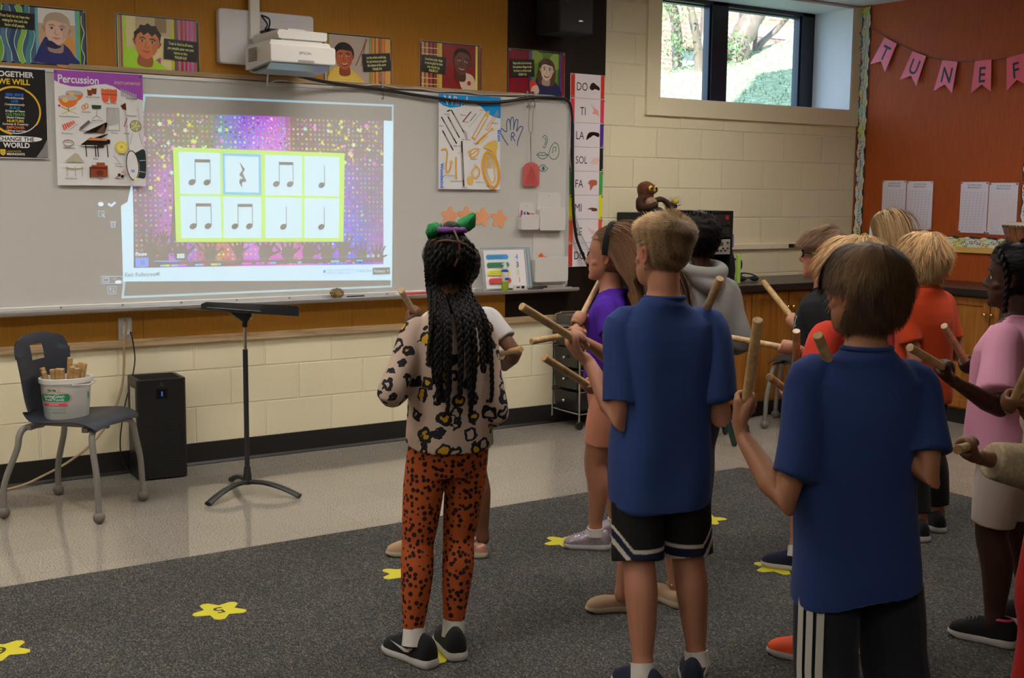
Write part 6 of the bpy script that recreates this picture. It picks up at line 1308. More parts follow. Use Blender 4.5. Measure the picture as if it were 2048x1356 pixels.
class Person:
    def __init__(s, label, base, fa, h, sh, skin, hyaw=0.0, hpitch=0.0, voxel=.0055, g=1.0, lean=0.0):
        s.h, s.sh, s.skin, s.vox, s.g = h, sh, skin, voxel, g
        s.root = thing('person', label, 'person', (base[0], base[1], 0), fa); s.base, s.fa = base, fa
        s.body = MB(); s.Hh = .155*h; s.chin = A3(0, .012*h, h-.012-s.Hh)
        cy, sy, cp, sp = math.cos(hyaw), math.sin(hyaw), math.cos(hpitch), math.sin(hpitch)
        s.HR = np.array([[cy, -sy, 0], [sy, cy, 0], [0, 0, 1]]) @ np.array([[1, 0, 0], [0, cp, -sp], [0, sp, cp]])
        s.piv = A3(0, -.06, .18)
        s.torso()
    def H(s, p):                              # head units -> person space
        p = np.asarray(p, float); return s.chin+((p-s.piv) @ s.HR.T+s.piv)*s.Hh
    def loc(s, wx, wy):
        dx, dy = wx-s.base[0], wy-s.base[1]; c, q = math.cos(s.fa), math.sin(s.fa); return dx*c+dy*q, -dx*q+dy*c
    def world(s, p):
        c, q = math.cos(s.fa), math.sin(s.fa); return A3(s.base[0]+p[0]*c-p[1]*q, s.base[1]+p[0]*q+p[1]*c, p[2])
    def rings(s, mb, tab, n=28):              # (z, half width, half depth, y)
        R = [[(w*math.cos(t), y+d*math.sin(t), z) for t in [2*PI*k/n for k in range(n)]] for z, w, d, y in tab]; mb.rings(R)
    def torso(s):
        h, g = s.h, s.g; T = [(.46, .055, .050, 0), (.49, .078, .060, -.004), (.53, .082, .063, -.004), (.58, .077, .058, 0), (.63, .073, .054, .002), (.68, .079, .057, .002), (.73, .086, .060, 0), (.765, .086, .053, -.003), (.79, .066, .044, -.004), (.81, .042, .038, -.003), (.83, .034, .035, 0), (.87, .033, .035, .002)]
        s.rings(s.body, [(z*h, w*h*g, d*h*g, y*h) for z, w, d, y in T])
        s.head()
    def head(s):
        m = s.body; lv = [0, .025, .05, .09, .13, .18, .24, .30, .36, .42, .48, .54, .60, .66, .72, .78, .84, .89, .93, .965, .985, 1.0]
        m.rings([[s.H(head_pt(2*PI*k/32, z)[0]) for k in range(32)] for z in lv])
        def T(P, r, n=8): m.tube([s.H(p) for p in P], [q*s.Hh for q in r], n, round_=True)
        T([(0, .345, .53), (0, .385, .44), (0, .435, .355)], [.030, .036, .040])                   # nose
        for sx in (-1, 1):
            T([(sx*.038, .39, .335), (sx*.020, .415, .335)], [.030, .030])
            T([(sx*.05, .335, .595), (sx*.12, .325, .60), (sx*.19, .27, .575)], [.028, .030, .024])   # brow ridge
            T([(sx*.15, .235, .33), (sx*.20, .19, .36)], [.075, .07])                              # cheek
            T([(sx*.0, .362, .235), (sx*.05, .350, .238), (sx*.09, .318, .232)], [.022, .018, .010], 6)
            T([(sx*.0, .355, .195), (sx*.04, .347, .197), (sx*.08, .315, .212)], [.023, .020, .010], 6)
            # ear
            E = [(sx*.292, .045, .40), (sx*.312, .030, .47), (sx*.335, -.005, .525), (sx*.350, -.060, .520), (sx*.345, -.085, .46), (sx*.325, -.065, .395), (sx*.305, -.020, .340), (sx*.285, .022, .335)]
            m.tube([s.H(p) for p in smooth_path(E, 3)], .022*s.Hh, 6, round_=True)
            m.add([s.H(p) for p in [(sx*.30, .02, .44), (sx*.31, -.02, .50), (sx*.325, -.06, .47), (sx*.315, -.045, .40), (sx*.295, .0, .36), (sx*.27, .02, .44), (sx*.28, -.02, .50), (sx*.29, -.06, .47), (sx*.285, -.045, .40), (sx*.275, .0, .36)]], [(0, 1, 2, 3, 4), (9, 8, 7, 6, 5)]+[(i, (i+1) % 5, (i+1) % 5+5, i+5) for i in range(5)])
        T([(0, .315, .065), (0, .31, .10)], [.07, .06])
        m.tube([s.H((0, -.06, .30)), s.H((0, -.08, .0)), A3(0, -.004*s.h, .80*s.h)], [.20*s.Hh, .19*s.Hh, .21*s.Hh], 20, round_=True)
    def face(s, brow=(.06, .035, .015)):
        for sx in (-1, 1):
            e = MB().ball(s.H((sx*.118, .275, .475)), .052*s.Hh, 14, 10).build('eye', 'eye_white', s.root, world=False, smooth=80)
            MB().ball(s.H((sx*.122, .312, .475)), .022*s.Hh, 12, 8).build('iris', 'iris', e, world=False, smooth=80)
            s.body.tube([s.H(p) for p in ((sx*.055, .315, .500), (sx*.115, .330, .518), (sx*.175, .285, .500))], .014*s.Hh, 6, round_=True)
            s.body.tube([s.H(p) for p in ((sx*.06, .315, .447), (sx*.115, .322, .436), (sx*.17, .282, .450))], .012*s.Hh, 6, round_=True)
            b = MB(); b.col = brow; b.tube([s.H(p) for p in ((sx*.05, .368, .592), (sx*.12, .360, .612), (sx*.20, .298, .590))], [(.012*s.Hh, .007*s.Hh), (.014*s.Hh, .008*s.Hh), (.006*s.Hh, .004*s.Hh)], 6); b.build('eyebrow', 'hair', s.root, world=False, smooth=60)
    def arm(s, side, E, W, Hd, Tp=None, thin=1.0):
        """elbow, wrist, hand centre and stick tip in person space"""
        h = s.h; sx = -1 if side == 'L' else 1; E, W, Hd = A3(*E), A3(*W), A3(*Hd); S0 = A3(sx*s.sh, 0, .760*h)
        q = h*thin; U = E-S0
        P = np.array([A3(sx*s.sh*.45, 0, .760*h), S0, S0+U*.35, S0+U*.75, E, E+(W-E)*.3, E+(W-E)*.7, W, W+(Hd-W)*.3])
        R = [.027*q, .0285*q, .0265*q, .0235*q, .0228*q, .0238*q, .0182*q, .0140*q, .0145*q]
        s.body.tube(P, R, 14, round_=True)
        s.arms = getattr(s, 'arms', {}); s.arms[side] = (S0, E, W)
        # ---- hand
        d = nrm(Hd-W); a = nrm(A3(*Tp)-Hd) if Tp is not None else nrm(A3(0, .2, 1))
        df = nrm(d-a*np.dot(d, a)) if abs(np.dot(d, a)) < .93 else nrm(np.cross(a, A3(sx, 0, 0)))
        n = nrm(np.cross(df, a)) if side == 'L' else nrm(np.cross(a, df))      # out of the palm
        k = h/1.40; palm_w = .034*k
        K0 = W+d*.070*k
        # palm: slightly flattened slab of rounded bars
        for i, o in enumerate((.024, .008, -.008, -.023)):
            Kp = K0+a*o*k-n*.002; s.body.tube([W+a*o*.45*k-n*.002, (W+Kp)/2+a*o*.1*k-n*.005*k, Kp], [.0105*k, .0125*k, .0105*k], 8, round_=True)
        r = .0125; cc = K0+n*.021*k+df*.002                   # stick centre line
        L = [.95, 1.06, 1.0, .84]; grip = Tp is not None
        for i, o in enumerate((.0245, .008, -.0085, -.0245)):
            Kp = K0+a*o*k; f = L[i]*k; fr = (.0082 if i < 3 else .0072)*k
            if grip: pts = [Kp-df*.006, Kp+df*.020*f+n*.002, Kp+df*.029*f+n*.018*f, Kp+df*.018*f+n*.036*f, Kp+df*.000+n*.040*f, Kp-df*.010*f+n*.033*f]
            else: pts = [Kp-df*.006, Kp+df*.024*f+n*.003, Kp+df*.040*f+n*.014*f, Kp+df*.044*f+n*.030*f]
            s.body.tube(smooth_path(pts, 3), fr, 8, round_=True)
        B = W+d*.018*k+a*.014*k
        if grip: pts = [B, W+d*.035*k+a*.034*k+n*.010*k, K0-df*.012*k+a*.036*k+n*.028*k, K0+df*.010*k+a*.032*k+n*.036*k]
        else: pts = [B, W+d*.035*k+a*.036*k+n*.008*k, W+d*.062*k+a*.044*k+n*.016*k, W+d*.080*k+a*.044*k+n*.024*k]
        s.body.tube(smooth_path(pts, 3), [.0125*k, .0122*k, .012*k, .0115*k, .011*k, .0105*k, .010*k, .0095*k, .0088*k, .008*k], 8, round_=True)
        if grip: return (cc, a)
    def leg(s, side, fx, fy, bare=1.0, world=True):
        h, g = s.h, s.g; sx = -1 if side == 'L' else 1
        if world: fx, fy = s.loc(fx, fy)
        Hp = A3(sx*.048*h, -.002, .49*h); An = A3(fx, fy-.035, .052*h+.01); Kn = (Hp*.47+An*.53)+A3(0, .018*h, 0); Kn[2] = .272*h
        P = np.array([Hp+A3(-sx*.010*h, 0, .03*h), Hp, Hp*.6+Kn*.4, Hp*.22+Kn*.78, Kn, Kn*.72+An*.28+A3(0, -.010*h, 0), Kn*.42+An*.58+A3(0, -.006*h, 0), An*.85+Kn*.15, An])
        R = [.038, .044, .045, .0395, .0345, .0355, .029, .0215, .0225]
        LP, LR = smooth_path(P, 3), np.interp(np.linspace(0, 8, 25), range(9), R)*h*g; s.body.tube(LP, LR, 16, round_=True); s.lp = getattr(s, 'lp', {}); s.lp[side] = (LP, LR)
        s.legs = getattr(s, 'legs', {}); s.legs[side] = (Hp, Kn, An, (fx, fy))
    def finish_body(s):
        base = np.array(SK[s.skin]); Hi = s.HR; ch = s.chin
        def col(co):
            q = ((co-ch)/s.Hh-s.piv) @ Hi+s.piv; c = np.tile(base, (len(co), 1))
            lip = (np.abs(q[:, 0]) < .085) & (q[:, 1] > .30) & (np.abs(q[:, 2]-.216) < .034-.15*np.abs(q[:, 0])); c[lip] *= np.array([.86, .55, .55])
            cheek = np.exp(-(((np.abs(q[:, 0])-.2)/.08)**2+((q[:, 2]-.35)/.08)**2))*(q[:, 1] > .05); c *= (1+cheek[:, None]*np.array([.08, -.08, -.05]))
            ear = (np.abs(q[:, 0]) > .30) & (q[:, 1] < .1) & (np.abs(q[:, 2]-.43) < .12); c[ear] *= np.array([1.05, .82, .80])
            return c
        o = remeshed(s.body, 'body', 'skin_'+s.skin, s.root, s.vox, 2, color=col); return o
    # ------------------------------------------------ clothes
    def shirt(s, name, m, hem, hemw=.115, chest=.102, depth=.080, sleeve=.75, sr=(.036, .038), long=False, seed=1, amp=.004, color=None, collar=True, tail=None, wrist=.93, drop=0.0, voxel=.0065, waist=None, tilt=0.0):
        h = s.h; mb = MB(); sh = s.sh/h
        wst = waist or (hemw+chest)/2*.985
        T = [(hem, hemw, depth*1.06, -.003), (hem+.02, hemw, depth*1.06, -.003), (hem+(.72-hem)*.5, wst, depth*.98, 0), (.70, chest, depth, 0), (.735, chest*1.01, depth*.93, 0), (.762, max(chest*.99, sh+.012), depth*.78, -.003), (.782, sh*.93, depth*.66, -.004), (.795, sh*.79, depth*.60, -.005), (.805, sh*.62, .050, -.005), (.813, .048, .044, -.004), (.817, .0435, .042, -.003)]
        T = sorted(T); n = 40; R = []
        for z, w, d, y in T:
            ring = []
            for k in range(n):
                t = 2*PI*k/n; zz = z*h
                if z <= hem+.021 and tail: zz -= tail*h*max(0, -math.sin(t))
                if z < .66: zz += tilt*h*math.cos(t)*(.66-z)/(.66-hem)
                if z > .80: zz -= .018*h*max(0, math.sin(t))       # neckline lower in front
                ring.append((w*h*math.copysign(abs(math.cos(t))**.85, math.cos(t)), y*h+d*h*math.copysign(abs(math.sin(t))**.9, math.sin(t)), zz))
            R.append(ring)
        mb.rings(R)
        for side, (S0, E, W) in getattr(s, 'arms', {}).items():
            sx = -1 if side == 'L' else 1; I = A3(sx*s.sh*.50, 0, .756*h)
            if long:
                P = [I, S0, S0*.5+E*.5, E, E*.5+W*.5, E*(1-wrist)+W*wrist]; r = [.034, sr[0], sr[0]*.93, sr[0]*.90, sr[1]*.92, sr[1]*.74]
            else:
                P = [I, S0, S0*(1-sleeve*.55)+E*sleeve*.55, S0*(1-sleeve)+E*sleeve]; r = [.036, sr[0]*1.03, (sr[0]+sr[1])/2, sr[1]]
            n_ = (len(P)-1)*5+1; mb.tube(smooth_path(P, 5), np.interp(np.linspace(0, len(r)-1, n_), range(len(r)), r)*h, 18)
        o = remeshed(mb, name, m, s.root, voxel, 3, disp=folds(seed, amp), color=color)
        if collar:
            c = MB(); n = 32; P = [(.0415*h*math.cos(t), -.003*h+.041*h*math.sin(t), .8175*h-.018*h*max(0, math.sin(t))+.001) for t in [2*PI*k/n for k in range(n+1)]]
            c.tube(P, [(.0042, .009)]*len(P), 8, ref=(0, 0, 1)) if False else c.tube(P, .0062, 8); c.build('collar', m if isinstance(m, str) and 'print' not in m else m, o, world=False, smooth=60)
        return o
    def shorts(s, name, m, hem, r0=.062, r1=.060, top=.56, color=None, seed=2, amp=.003, ext=0.0, voxel=.0055, depth=1.0, hipw=.092, fit=None):
        h = s.h; mb = MB()
        s.rings(mb, [(.43*h, .076*h, .060*h, -.003*h), (.48*h, hipw*h, .069*h, -.003*h), (.53*h, hipw*.97*h, .067*h, -.003*h), (top*h, hipw*.9*h, .060*h, 0)])
        for side, (Hp, Kn, An, f) in s.legs.items():
            LP, LR = s.lp[side]; o_ = np.argsort(LP[:, 2]); zz = LP[o_, 2]
            zs = np.linspace(.512*h, hem*h, 17); cx_, cy_, br = [np.interp(zs, zz, q[o_]) for q in (LP[:, 0], LP[:, 1], LR)]
            if fit is not None: lr = br+fit
            else: lr = np.maximum(br+.010, np.interp(zs/h, [hem, .42, .47, .50], [r1, (r0+r1)/2, min(r0, .053), .049])*h)
            lr = np.where(zs > .45*h, np.minimum(lr, .054*h), lr)
            mb.tube([A3(cx_[i]*1.03, cy_[i], zs[i]) for i in range(17)], lr, 20, ref=(1, 0, 0))
        return remeshed(mb, name, m, s.root, voxel, 3, disp=folds(seed, amp, 8, 3), color=color)
    def shoe(s, side, yaw, L=.215, up='black_cloth', sole='sole_white', mark=None, opening=None, lace=None, low=False, z0=.010, yaw_world=True):
        fx, fy = s.legs[side][3]; a = yaw-s.fa if yaw_world else yaw; c, q = math.cos(a), math.sin(a); k = L/.215
        def T(x, y, z): return A3(fx+(x*c-y*q)*k, fy+(x*q+y*c)*k, z0+z*k)
        tt = [-.104, -.098, -.08, -.05, -.01, .03, .06, .085, .102, .109]; ww = [.012, .024, .032, .033, .034, .040, .041, .035, .022, .008]; sk = [0, .0, 0, .001, .003, .003, 0, -.004, -.008, -.010]
        sx = 1 if side == 'L' else -1
        S = MB(); n = 20; R = []
        P2 = [(sx*sk[i]+ww[i], tt[i]) for i in range(10)]+[(sx*sk[i]-ww[i], tt[i]) for i in range(9, -1, -1)]
        P2 = smooth_path([(x, y, 0) for x, y in P2+[P2[0]]], 2)[:-1, :2]
        def sec(z, o): return [T(x*(1+o/.04), y+o*(1 if y > 0 else -1), z+(.010*max(0, (y-.075)/.035) if z < .012 else .0)+(.004 if z > .015 and y < -.05 else 0)) for x, y in P2]
        S.rings([sec(.000, -.003), sec(.004, .001), sec(.014, .002), sec(.022, -.0005)])
        so = S.build('shoe_sole', sole, s.root, world=False, smooth=50)
        U = MB(); hh = ([.030, .064, .078, .080, .074, .056, .046, .036, .026, .012] if not low else [.020, .042, .048, .044, .042, .044, .040, .034, .024, .010])
        tp = smooth_path([(t, w, hv) for t, w, hv in zip(tt, ww, hh)], 3); R = []
        for t, w, hv in tp:
            o = float(np.interp(t, tt, sk))*sx; ring = []
            for kk in range(22):
                an = 2*PI*kk/22; ca, sa = math.cos(an), math.sin(an)
                ww_ = w*(1 if sa < .5 else 1-.28*(sa-.5)*2*(hv > .05)); ring.append(T(o+ww_*.97*math.copysign(abs(ca)**.8, ca), t*.985, .014+(hv*abs(sa)**.75 if sa > 0 else 0)))
            R.append(ring)
        U.rings(R); sh_ = U.build('shoe', up, s.root, world=False, smooth=70); so.parent = sh_
        if lace:
            m = MB()
            for i in range(4):
                y = .018+.013*i; z = .014+float(np.interp(y, tt, hh))+.001; m.tube([T(-.017, y, z-.006), T(0, y+.002, z+.002), T(.017, y, z-.006)], .0022*k, 6)
            m.build('laces', lace, sh_, world=False, smooth=60)
        if mark:                              # curved tick on the outer side
            o_ = -sx; pts = [(-.045, .040), (-.030, .026), (-.010, .022), (.055, .044), (.000, .035), (-.022, .034), (-.036, .044)]
            m = MB(); r_ = .0352
            V = [T(o_*(float(np.interp(y, tt, ww))*.99+.0025-.12*max(0, z-.025))+sx*.002, y, .010+z) for y, z in pts]; m.add(V, [tuple(range(7))]); m.add([v for v in V], [tuple(range(6, -1, -1))]); m.build('side_mark', mark, sh_, world=False)
        if opening:
            m = MB(); P = [T(.024*math.cos(t), -.050+.036*math.sin(t), .086-(.014*max(0, math.sin(t)))) for t in [2*PI*i/20 for i in range(21)]]; m.tube(P, .0045*k, 6); m.build('shoe_collar', opening, sh_, world=False, smooth=60)
        return sh_, T
    def sock(s, side, top=.11, m='sock_white'):
        Hp, Kn, An, f = s.legs[side]; d = nrm(Kn-An); r = .0225*s.h*s.g+.004
        MB().tube([An-d*.015, An, An+d*(top-An[2])], [r*1.08, r*1.04, r*1.02], 18, round_=False).build('sock', m, s.root, world=False, smooth=60)
    # ------------------------------------------------ hair
    def cap(s, mask, th, col, name='hair', m='hair', bump=0.0):
        mb = MB(); NU, NV = 64, 40; zs = np.linspace(.12, 1.0, NV); Q = {}
        V, F, c = [], [], []
        for j, z in enumerate(zs):
            for i in range(NU):
                u = 2*PI*i/NU; t = th(u, z) if callable(th) else th; p, n = head_pt(u, z, t)
                V.append(s.H(p+n*bump*noise.noise(Vector(p*14)))); 
        for j in range(NV-1):
            for i in range(NU):
                u = 2*PI*(i+.5)/NU; z = (zs[j]+zs[j+1])/2
                if mask(u, z): F.append((j*NU+i, j*NU+(i+1) % NU, (j+1)*NU+(i+1) % NU, (j+1)*NU+i)); c.append(col)
        V.append(s.H((0, -.03, 1.0+(th(0, 1) if callable(th) else th)))); k = len(V)-1
        for i in range(NU): F.append(((NV-1)*NU+i, (NV-1)*NU+(i+1) % NU, k)); c.append(col)
        mb.v = [tuple(v) for v in V]; mb.f = F; mb.c = c
        return mb.build(name, m, s.root, world=False, smooth=80)
    def strands(s, n, mask, length, flow, col, parent, width=.0016, segs=6, grav=0.0, jitter=.15, lift=.3, seed=1, off=.02, clump=18, hang=None, cvar=.25, ztop=1.0, name='hair_strands'):
        r = np.random.RandomState(seed); P, N, U, Z = [], [], [], []
        while len(P) < n:
            u = r.uniform(0, 2*PI); z = r.uniform(.12, 1.0)
            w_ = np.interp(z, HEAD[:, 0], HEAD[:, 3])/.32
            if z > .9 and r.uniform() > .55+.45*w_: continue
            if z > .97 or not mask(u, z): continue
            p, nn = head_pt(u, z, off*.5); P.append(p); N.append(nn); U.append(u); Z.append(z)
        P, N, U, Z = map(np.array, (P, N, U, Z)); crown = A3(.02, -.22, .96)
        cl = (np.floor(P*clump).sum(1)*7.31) % 1.0; cr = np.sin(np.floor(P*clump) @ np.array([12.9, 78.2, 37.7]))*.5
        D = flow(P, N, U, Z); lift = np.minimum(lift, np.clip((1.02-Z)*4, 0, 1)*lift+.02)[:, None]; D = D-(D*N).sum(1)[:, None]*N*(1-lift); D /= np.linalg.norm(D, axis=1)[:, None]+1e-9
        D = D+N*lift; D += r.normal(0, jitter, P.shape); D /= np.linalg.norm(D, axis=1)[:, None]
        Ln = np.array([length(u, z) for u, z in zip(U, Z)])*r.uniform(.75, 1.12, len(P)); st = Ln/segs
        pts = [P.copy()]; Cn = A3(0, -.04, .60); Rr = A3(.325, .405, .42)
        bend = r.normal(0, jitter*.5, P.shape)+np.stack([cr, np.roll(cr, 5), cr*0], 1)*jitter*.8
        for k in range(segs):
            D = D+A3(0, 0, -1)*grav+bend*.35; D /= np.linalg.norm(D, axis=1)[:, None]
            P = P+D*st[:, None]; q = (P-Cn)/Rr; d = np.linalg.norm(q, axis=1); lim = 1+off/.35; ins = (d < lim) & (P[:, 2] > .22)
            P[ins] = (Cn+q*(lim/d)[:, None]*Rr)[ins]; D[ins] = D[ins]*.6+((P-pts[-1])/(st[:, None]+1e-9))[ins]*.4
            if hang is not None: P = hang(P)
            pts.append(P.copy())
        pts = np.array(pts); W = np.array([s.H(p) for p in pts.reshape(-1, 3)]) if False else (s.chin+((pts.reshape(-1, 3)-s.piv) @ s.HR.T+s.piv)*s.Hh)
        W = W.reshape(segs+1, -1, 3); M = W.shape[1]
        side = np.cross(W[-1]-W[0], W[0]-s.H((0, -.04, .6))); side /= np.linalg.norm(side, axis=1)[:, None]+1e-9
        V = []; 
        for k in range(segs+1): wd = width*(1-.75*(k/segs)**2); V += [W[k]-side*wd*.5, W[k]+side*wd*.5]
        V = np.concatenate(V); F = []
        me = bpy.data.meshes.new(name); idx = np.arange(M); Fs = []
        for k in range(segs): a = 2*k*M+idx; b = a+M; c_ = a+2*M; d_ = b+2*M; Fs.append(np.stack([a, b, d_, c_], 1))
        Fs = np.concatenate(Fs); me.from_pydata(V.tolist(), [], Fs.tolist())
        cc = col(U, Z) if callable(col) else np.tile(np.array(col), (M, 1)); cc = cc*(1+cvar*(r.uniform(-1, 1, M)*.5+cr))[:, None]
        lc = np.ones((len(Fs)*4, 4), np.float32); lc[:, :3] = np.repeat(np.tile(cc, (segs, 1)), 4, axis=0)
        ca = me.color_attributes.new('Col', 'FLOAT_COLOR', 'CORNER'); ca.data.foreach_set('color', lc.ravel()); me.materials.append(MATS['hair'])
        me.polygons.foreach_set('use_smooth', [True]*len(me.polygons)); me.update()
        o = bpy.data.objects.new(name, me); C.objects.link(o); o.parent = parent; o['kind'] = 'stuff'; return o
def crown_flow(P, N, U, Z, c=(.02, -.20, 1.10)):
    return P-np.array(c)
def braid_geo(mb, P, r, n=6, taper=.55):
    P = smooth_path(P, 6); seg = np.r_[0, np.cumsum(np.linalg.norm(np.diff(P, axis=0), axis=1))]; L = seg[-1]; N = max(12, int(L/(r*.55)))
    Q = np.stack([np.interp(np.linspace(0, L, N), seg, P[:, i]) for i in range(3)], 1); fr = frames(Q); S_ = np.linspace(0, L, N)
    for k in range(3):
        out = []; rr = []
        for i in range(N):
            a, b = fr[i]; q = r*(1-(1-taper)*(i/N)); ph = 2*PI*S_[i]/(r*5.2)+2*PI*k/3
            out.append(Q[i]+a*q*.58*math.sin(ph)+b*q*.36*math.sin(2*ph)); rr.append(q*.56)
        mb.tube(out, rr, n)
def u_back(u): return abs(((u+PI) % (2*PI))-PI)      # 0 at the front, pi at the back

# cloth colours
def cloth(name, c, **k): mat(name, c, .88, spec=.2, bump=(420, .35, .0012), sheen=.06, **k)
cloth('blue_shirt', (.026, .054, .185)); cloth('navy_shirt', (.017, .037, .140)); cloth('purple_shirt', (.075, .018, .34), attr=False); cloth('peach_cloth', (.72, .30, .19)); cloth('white_shirt', (.56, .54, .53)); cloth('green_cloth', (.02, .20, .07))
cloth('grey_hoodie', (.23, .22, .21)); cloth('black_shirt', (.018, .019, .022)); cloth('red_shirt', (.62, .045, .022)); cloth('orange_red', (.58, .060, .015)); cloth('pink_shirt', (.64, .29, .42)); cloth('white_shorts', (.56, .49, .44)); cloth('fleece', (.36, .28, .18), var=(90, .25)); cloth('red_pants', (.36, .012, .010)); cloth('dark_shorts', (.014, .015, .022)); cloth('black_shorts', (.014, .013, .014)); cloth('denim', (.05, .06, .10)); cloth('black_cloth', (.012, .012, .013)); cloth('navy_cloth', (.016, .020, .045)); cloth('teal_shirt', (.03, .10, .11))
mat('attr_cloth', (1, 1, 1), .88, attr=True, bump=(420, .35, .0012), spec=.2)
mat('sole_white', (.55, .53, .52), .5); mat('mark_white', (.62, .62, .62), .4); mat('sole_cream', (.50, .43, .32), .6); cloth('tan_shoe', (.42, .28, .17)); mat('orange_shoe', (.90, .10, .02), .5); mat('shoe_sequin', (.30, .25, .30), .35, .3, var=(300, .8)); mat('pink_trim', (.70, .06, .16), .5); mat('rose_gold', (.60, .30, .22), .35, .3); cloth('lilac_shoe', (.34, .27, .33))
def leopard():
    m, nt, b = node_mat('leopard_print'); L = nt.links.new
    def nd(t, **k):
        x = nt.nodes.new('ShaderNode'+t)
        for a, v in k.items(): setattr(x, a, v)
        return x
    def mth(op, a, b_=None, c=None):
        x = nd('Math', operation=op)
        for i, v in enumerate((a, b_, c)):
            if v is None: continue
            if isinstance(v, (int, float)): x.inputs[i].default_value = v
            else: L(v, x.inputs[i])
        return x.outputs[0]
    tc = nd('TexCoord'); sp = nd('SeparateXYZ'); L(tc.outputs['Object'], sp.inputs[0])
    u = mth('MULTIPLY_ADD', sp.outputs[1], .55, sp.outputs[0]); cb = nd('CombineXYZ'); L(u, cb.inputs[0]); L(sp.outputs[2], cb.inputs[1])
    nz = nd('TexNoise'); nz.inputs['Scale'].default_value = 42; nz.inputs['Detail'].default_value = 1; L(tc.outputs['Object'], nz.inputs['Vector'])
    mx = nd('VectorMath', operation='MULTIPLY_ADD'); mx.inputs[1].default_value = (.030, .030, .030); L(nz.outputs['Color'], mx.inputs[0]); L(tc.outputs['Object'], mx.inputs[2])
    v = nd('TexVoronoi', voronoi_dimensions='3D'); v.inputs['Scale'].default_value = 18.5; v.inputs['Randomness'].default_value = .62; L(mx.outputs[0], v.inputs['Vector'])
    sc = nd('SeparateColor'); L(v.outputs['Color'], sc.inputs[0]); n2 = nd('TexNoise'); n2.inputs['Scale'].default_value = 30; L(cb.outputs[0], n2.inputs['Vector'])
    d = v.outputs['Distance']
    outer = mth('LESS_THAN', d, mth('MULTIPLY_ADD', sc.outputs[1], .10, .395)); inner = mth('LESS_THAN', d, mth('MULTIPLY_ADD', sc.outputs[2], .06, .23))
    off = nd('VectorMath', operation='ADD'); off.inputs[1].default_value = (.016, .010, .016); L(mx.outputs[0], off.inputs[0]); v2 = nd('TexVoronoi', voronoi_dimensions='3D'); v2.inputs['Scale'].default_value = 18.5; v2.inputs['Randomness'].default_value = .62; L(off.outputs[0], v2.inputs['Vector'])
    gap = mth('MULTIPLY', mth('LESS_THAN', v2.outputs['Distance'], .23), mth('GREATER_THAN', sc.outputs[2], .35)); ring = mth('MULTIPLY', outer, mth('SUBTRACT', 1, mth('MAXIMUM', inner, gap)))
    yel = mth('MULTIPLY', inner, mth('GREATER_THAN', sc.outputs[0], .60))
    m1 = nd('Mix', data_type='RGBA'); L(yel, m1.inputs[0]); m1.inputs[6].default_value = (.50, .375, .30, 1); m1.inputs[7].default_value = (.56, .30, .02, 1)
    m2 = nd('Mix', data_type='RGBA'); L(ring, m2.inputs[0]); L(m1.outputs[2], m2.inputs[6]); m2.inputs[7].default_value = (.018, .018, .022, 1)
    L(m2.outputs[2], b.inputs['Base Color']); b.inputs['Roughness'].default_value = .88; b.inputs['Specular IOR Level'].default_value = .2
leopard()
def dots():
    m, nt, b = node_mat('spotted_rust'); L = nt.links.new
    tc = nt.nodes.new('ShaderNodeTexCoord'); sp = nt.nodes.new('ShaderNodeSeparateXYZ'); L(tc.outputs['Object'], sp.inputs[0])
    ad = nt.nodes.new('ShaderNodeMath'); ad.operation = 'MULTIPLY_ADD'; ad.inputs[1].default_value = .6; L(sp.outputs[1], ad.inputs[0]); L(sp.outputs[0], ad.inputs[2])
    cb = nt.nodes.new('ShaderNodeCombineXYZ'); L(ad.outputs[0], cb.inputs[0]); L(sp.outputs[2], cb.inputs[1])
    v = nt.nodes.new('ShaderNodeTexVoronoi'); v.voronoi_dimensions = '3D'; v.inputs['Scale'].default_value = 58; v.inputs['Randomness'].default_value = .8; L(tc.outputs['Object'], v.inputs['Vector'])
    sc = nt.nodes.new('ShaderNodeSeparateColor'); L(v.outputs['Color'], sc.inputs[0])
    ma = nt.nodes.new('ShaderNodeMath'); ma.operation = 'MULTIPLY_ADD'; ma.inputs[1].default_value = .14; ma.inputs[2].default_value = .34; L(sc.outputs[0], ma.inputs[0])
    lt = nt.nodes.new('ShaderNodeMath'); lt.operation = 'LESS_THAN'; L(v.outputs['Distance'], lt.inputs[0]); L(ma.outputs[0], lt.inputs[1])
    mx = nt.nodes.new('ShaderNodeMix'); mx.data_type = 'RGBA'; L(lt.outputs[0], mx.inputs[0]); mx.inputs[6].default_value = (.40, .085, .022, 1); mx.inputs[7].default_value = (.030, .012, .012, 1); L(mx.outputs[2], b.inputs['Base Color'])
    b.inputs['Roughness'].default_value = .85; b.inputs['Specular IOR Level'].default_value = .2
dots()
def hold(p, side, E, W, Hd, Tp=None, label=None, L=.32, back=.045, thin=1.0):
    gr = p.arm(side, E, W, Hd, Tp, thin)
    if gr and label:
        c, a = gr; stick(label, p.world(c-a*back), p.world(c+a*(L-back)), .0122, 'rhythm sticks held by the children')
BLOND, SANDY, DKBR, LTBR, BLACKH = A3(.50, .32, .15), A3(.30, .175, .085), A3(.085, .048, .026), A3(.21, .115, .062), A3(.0075, .006, .006)

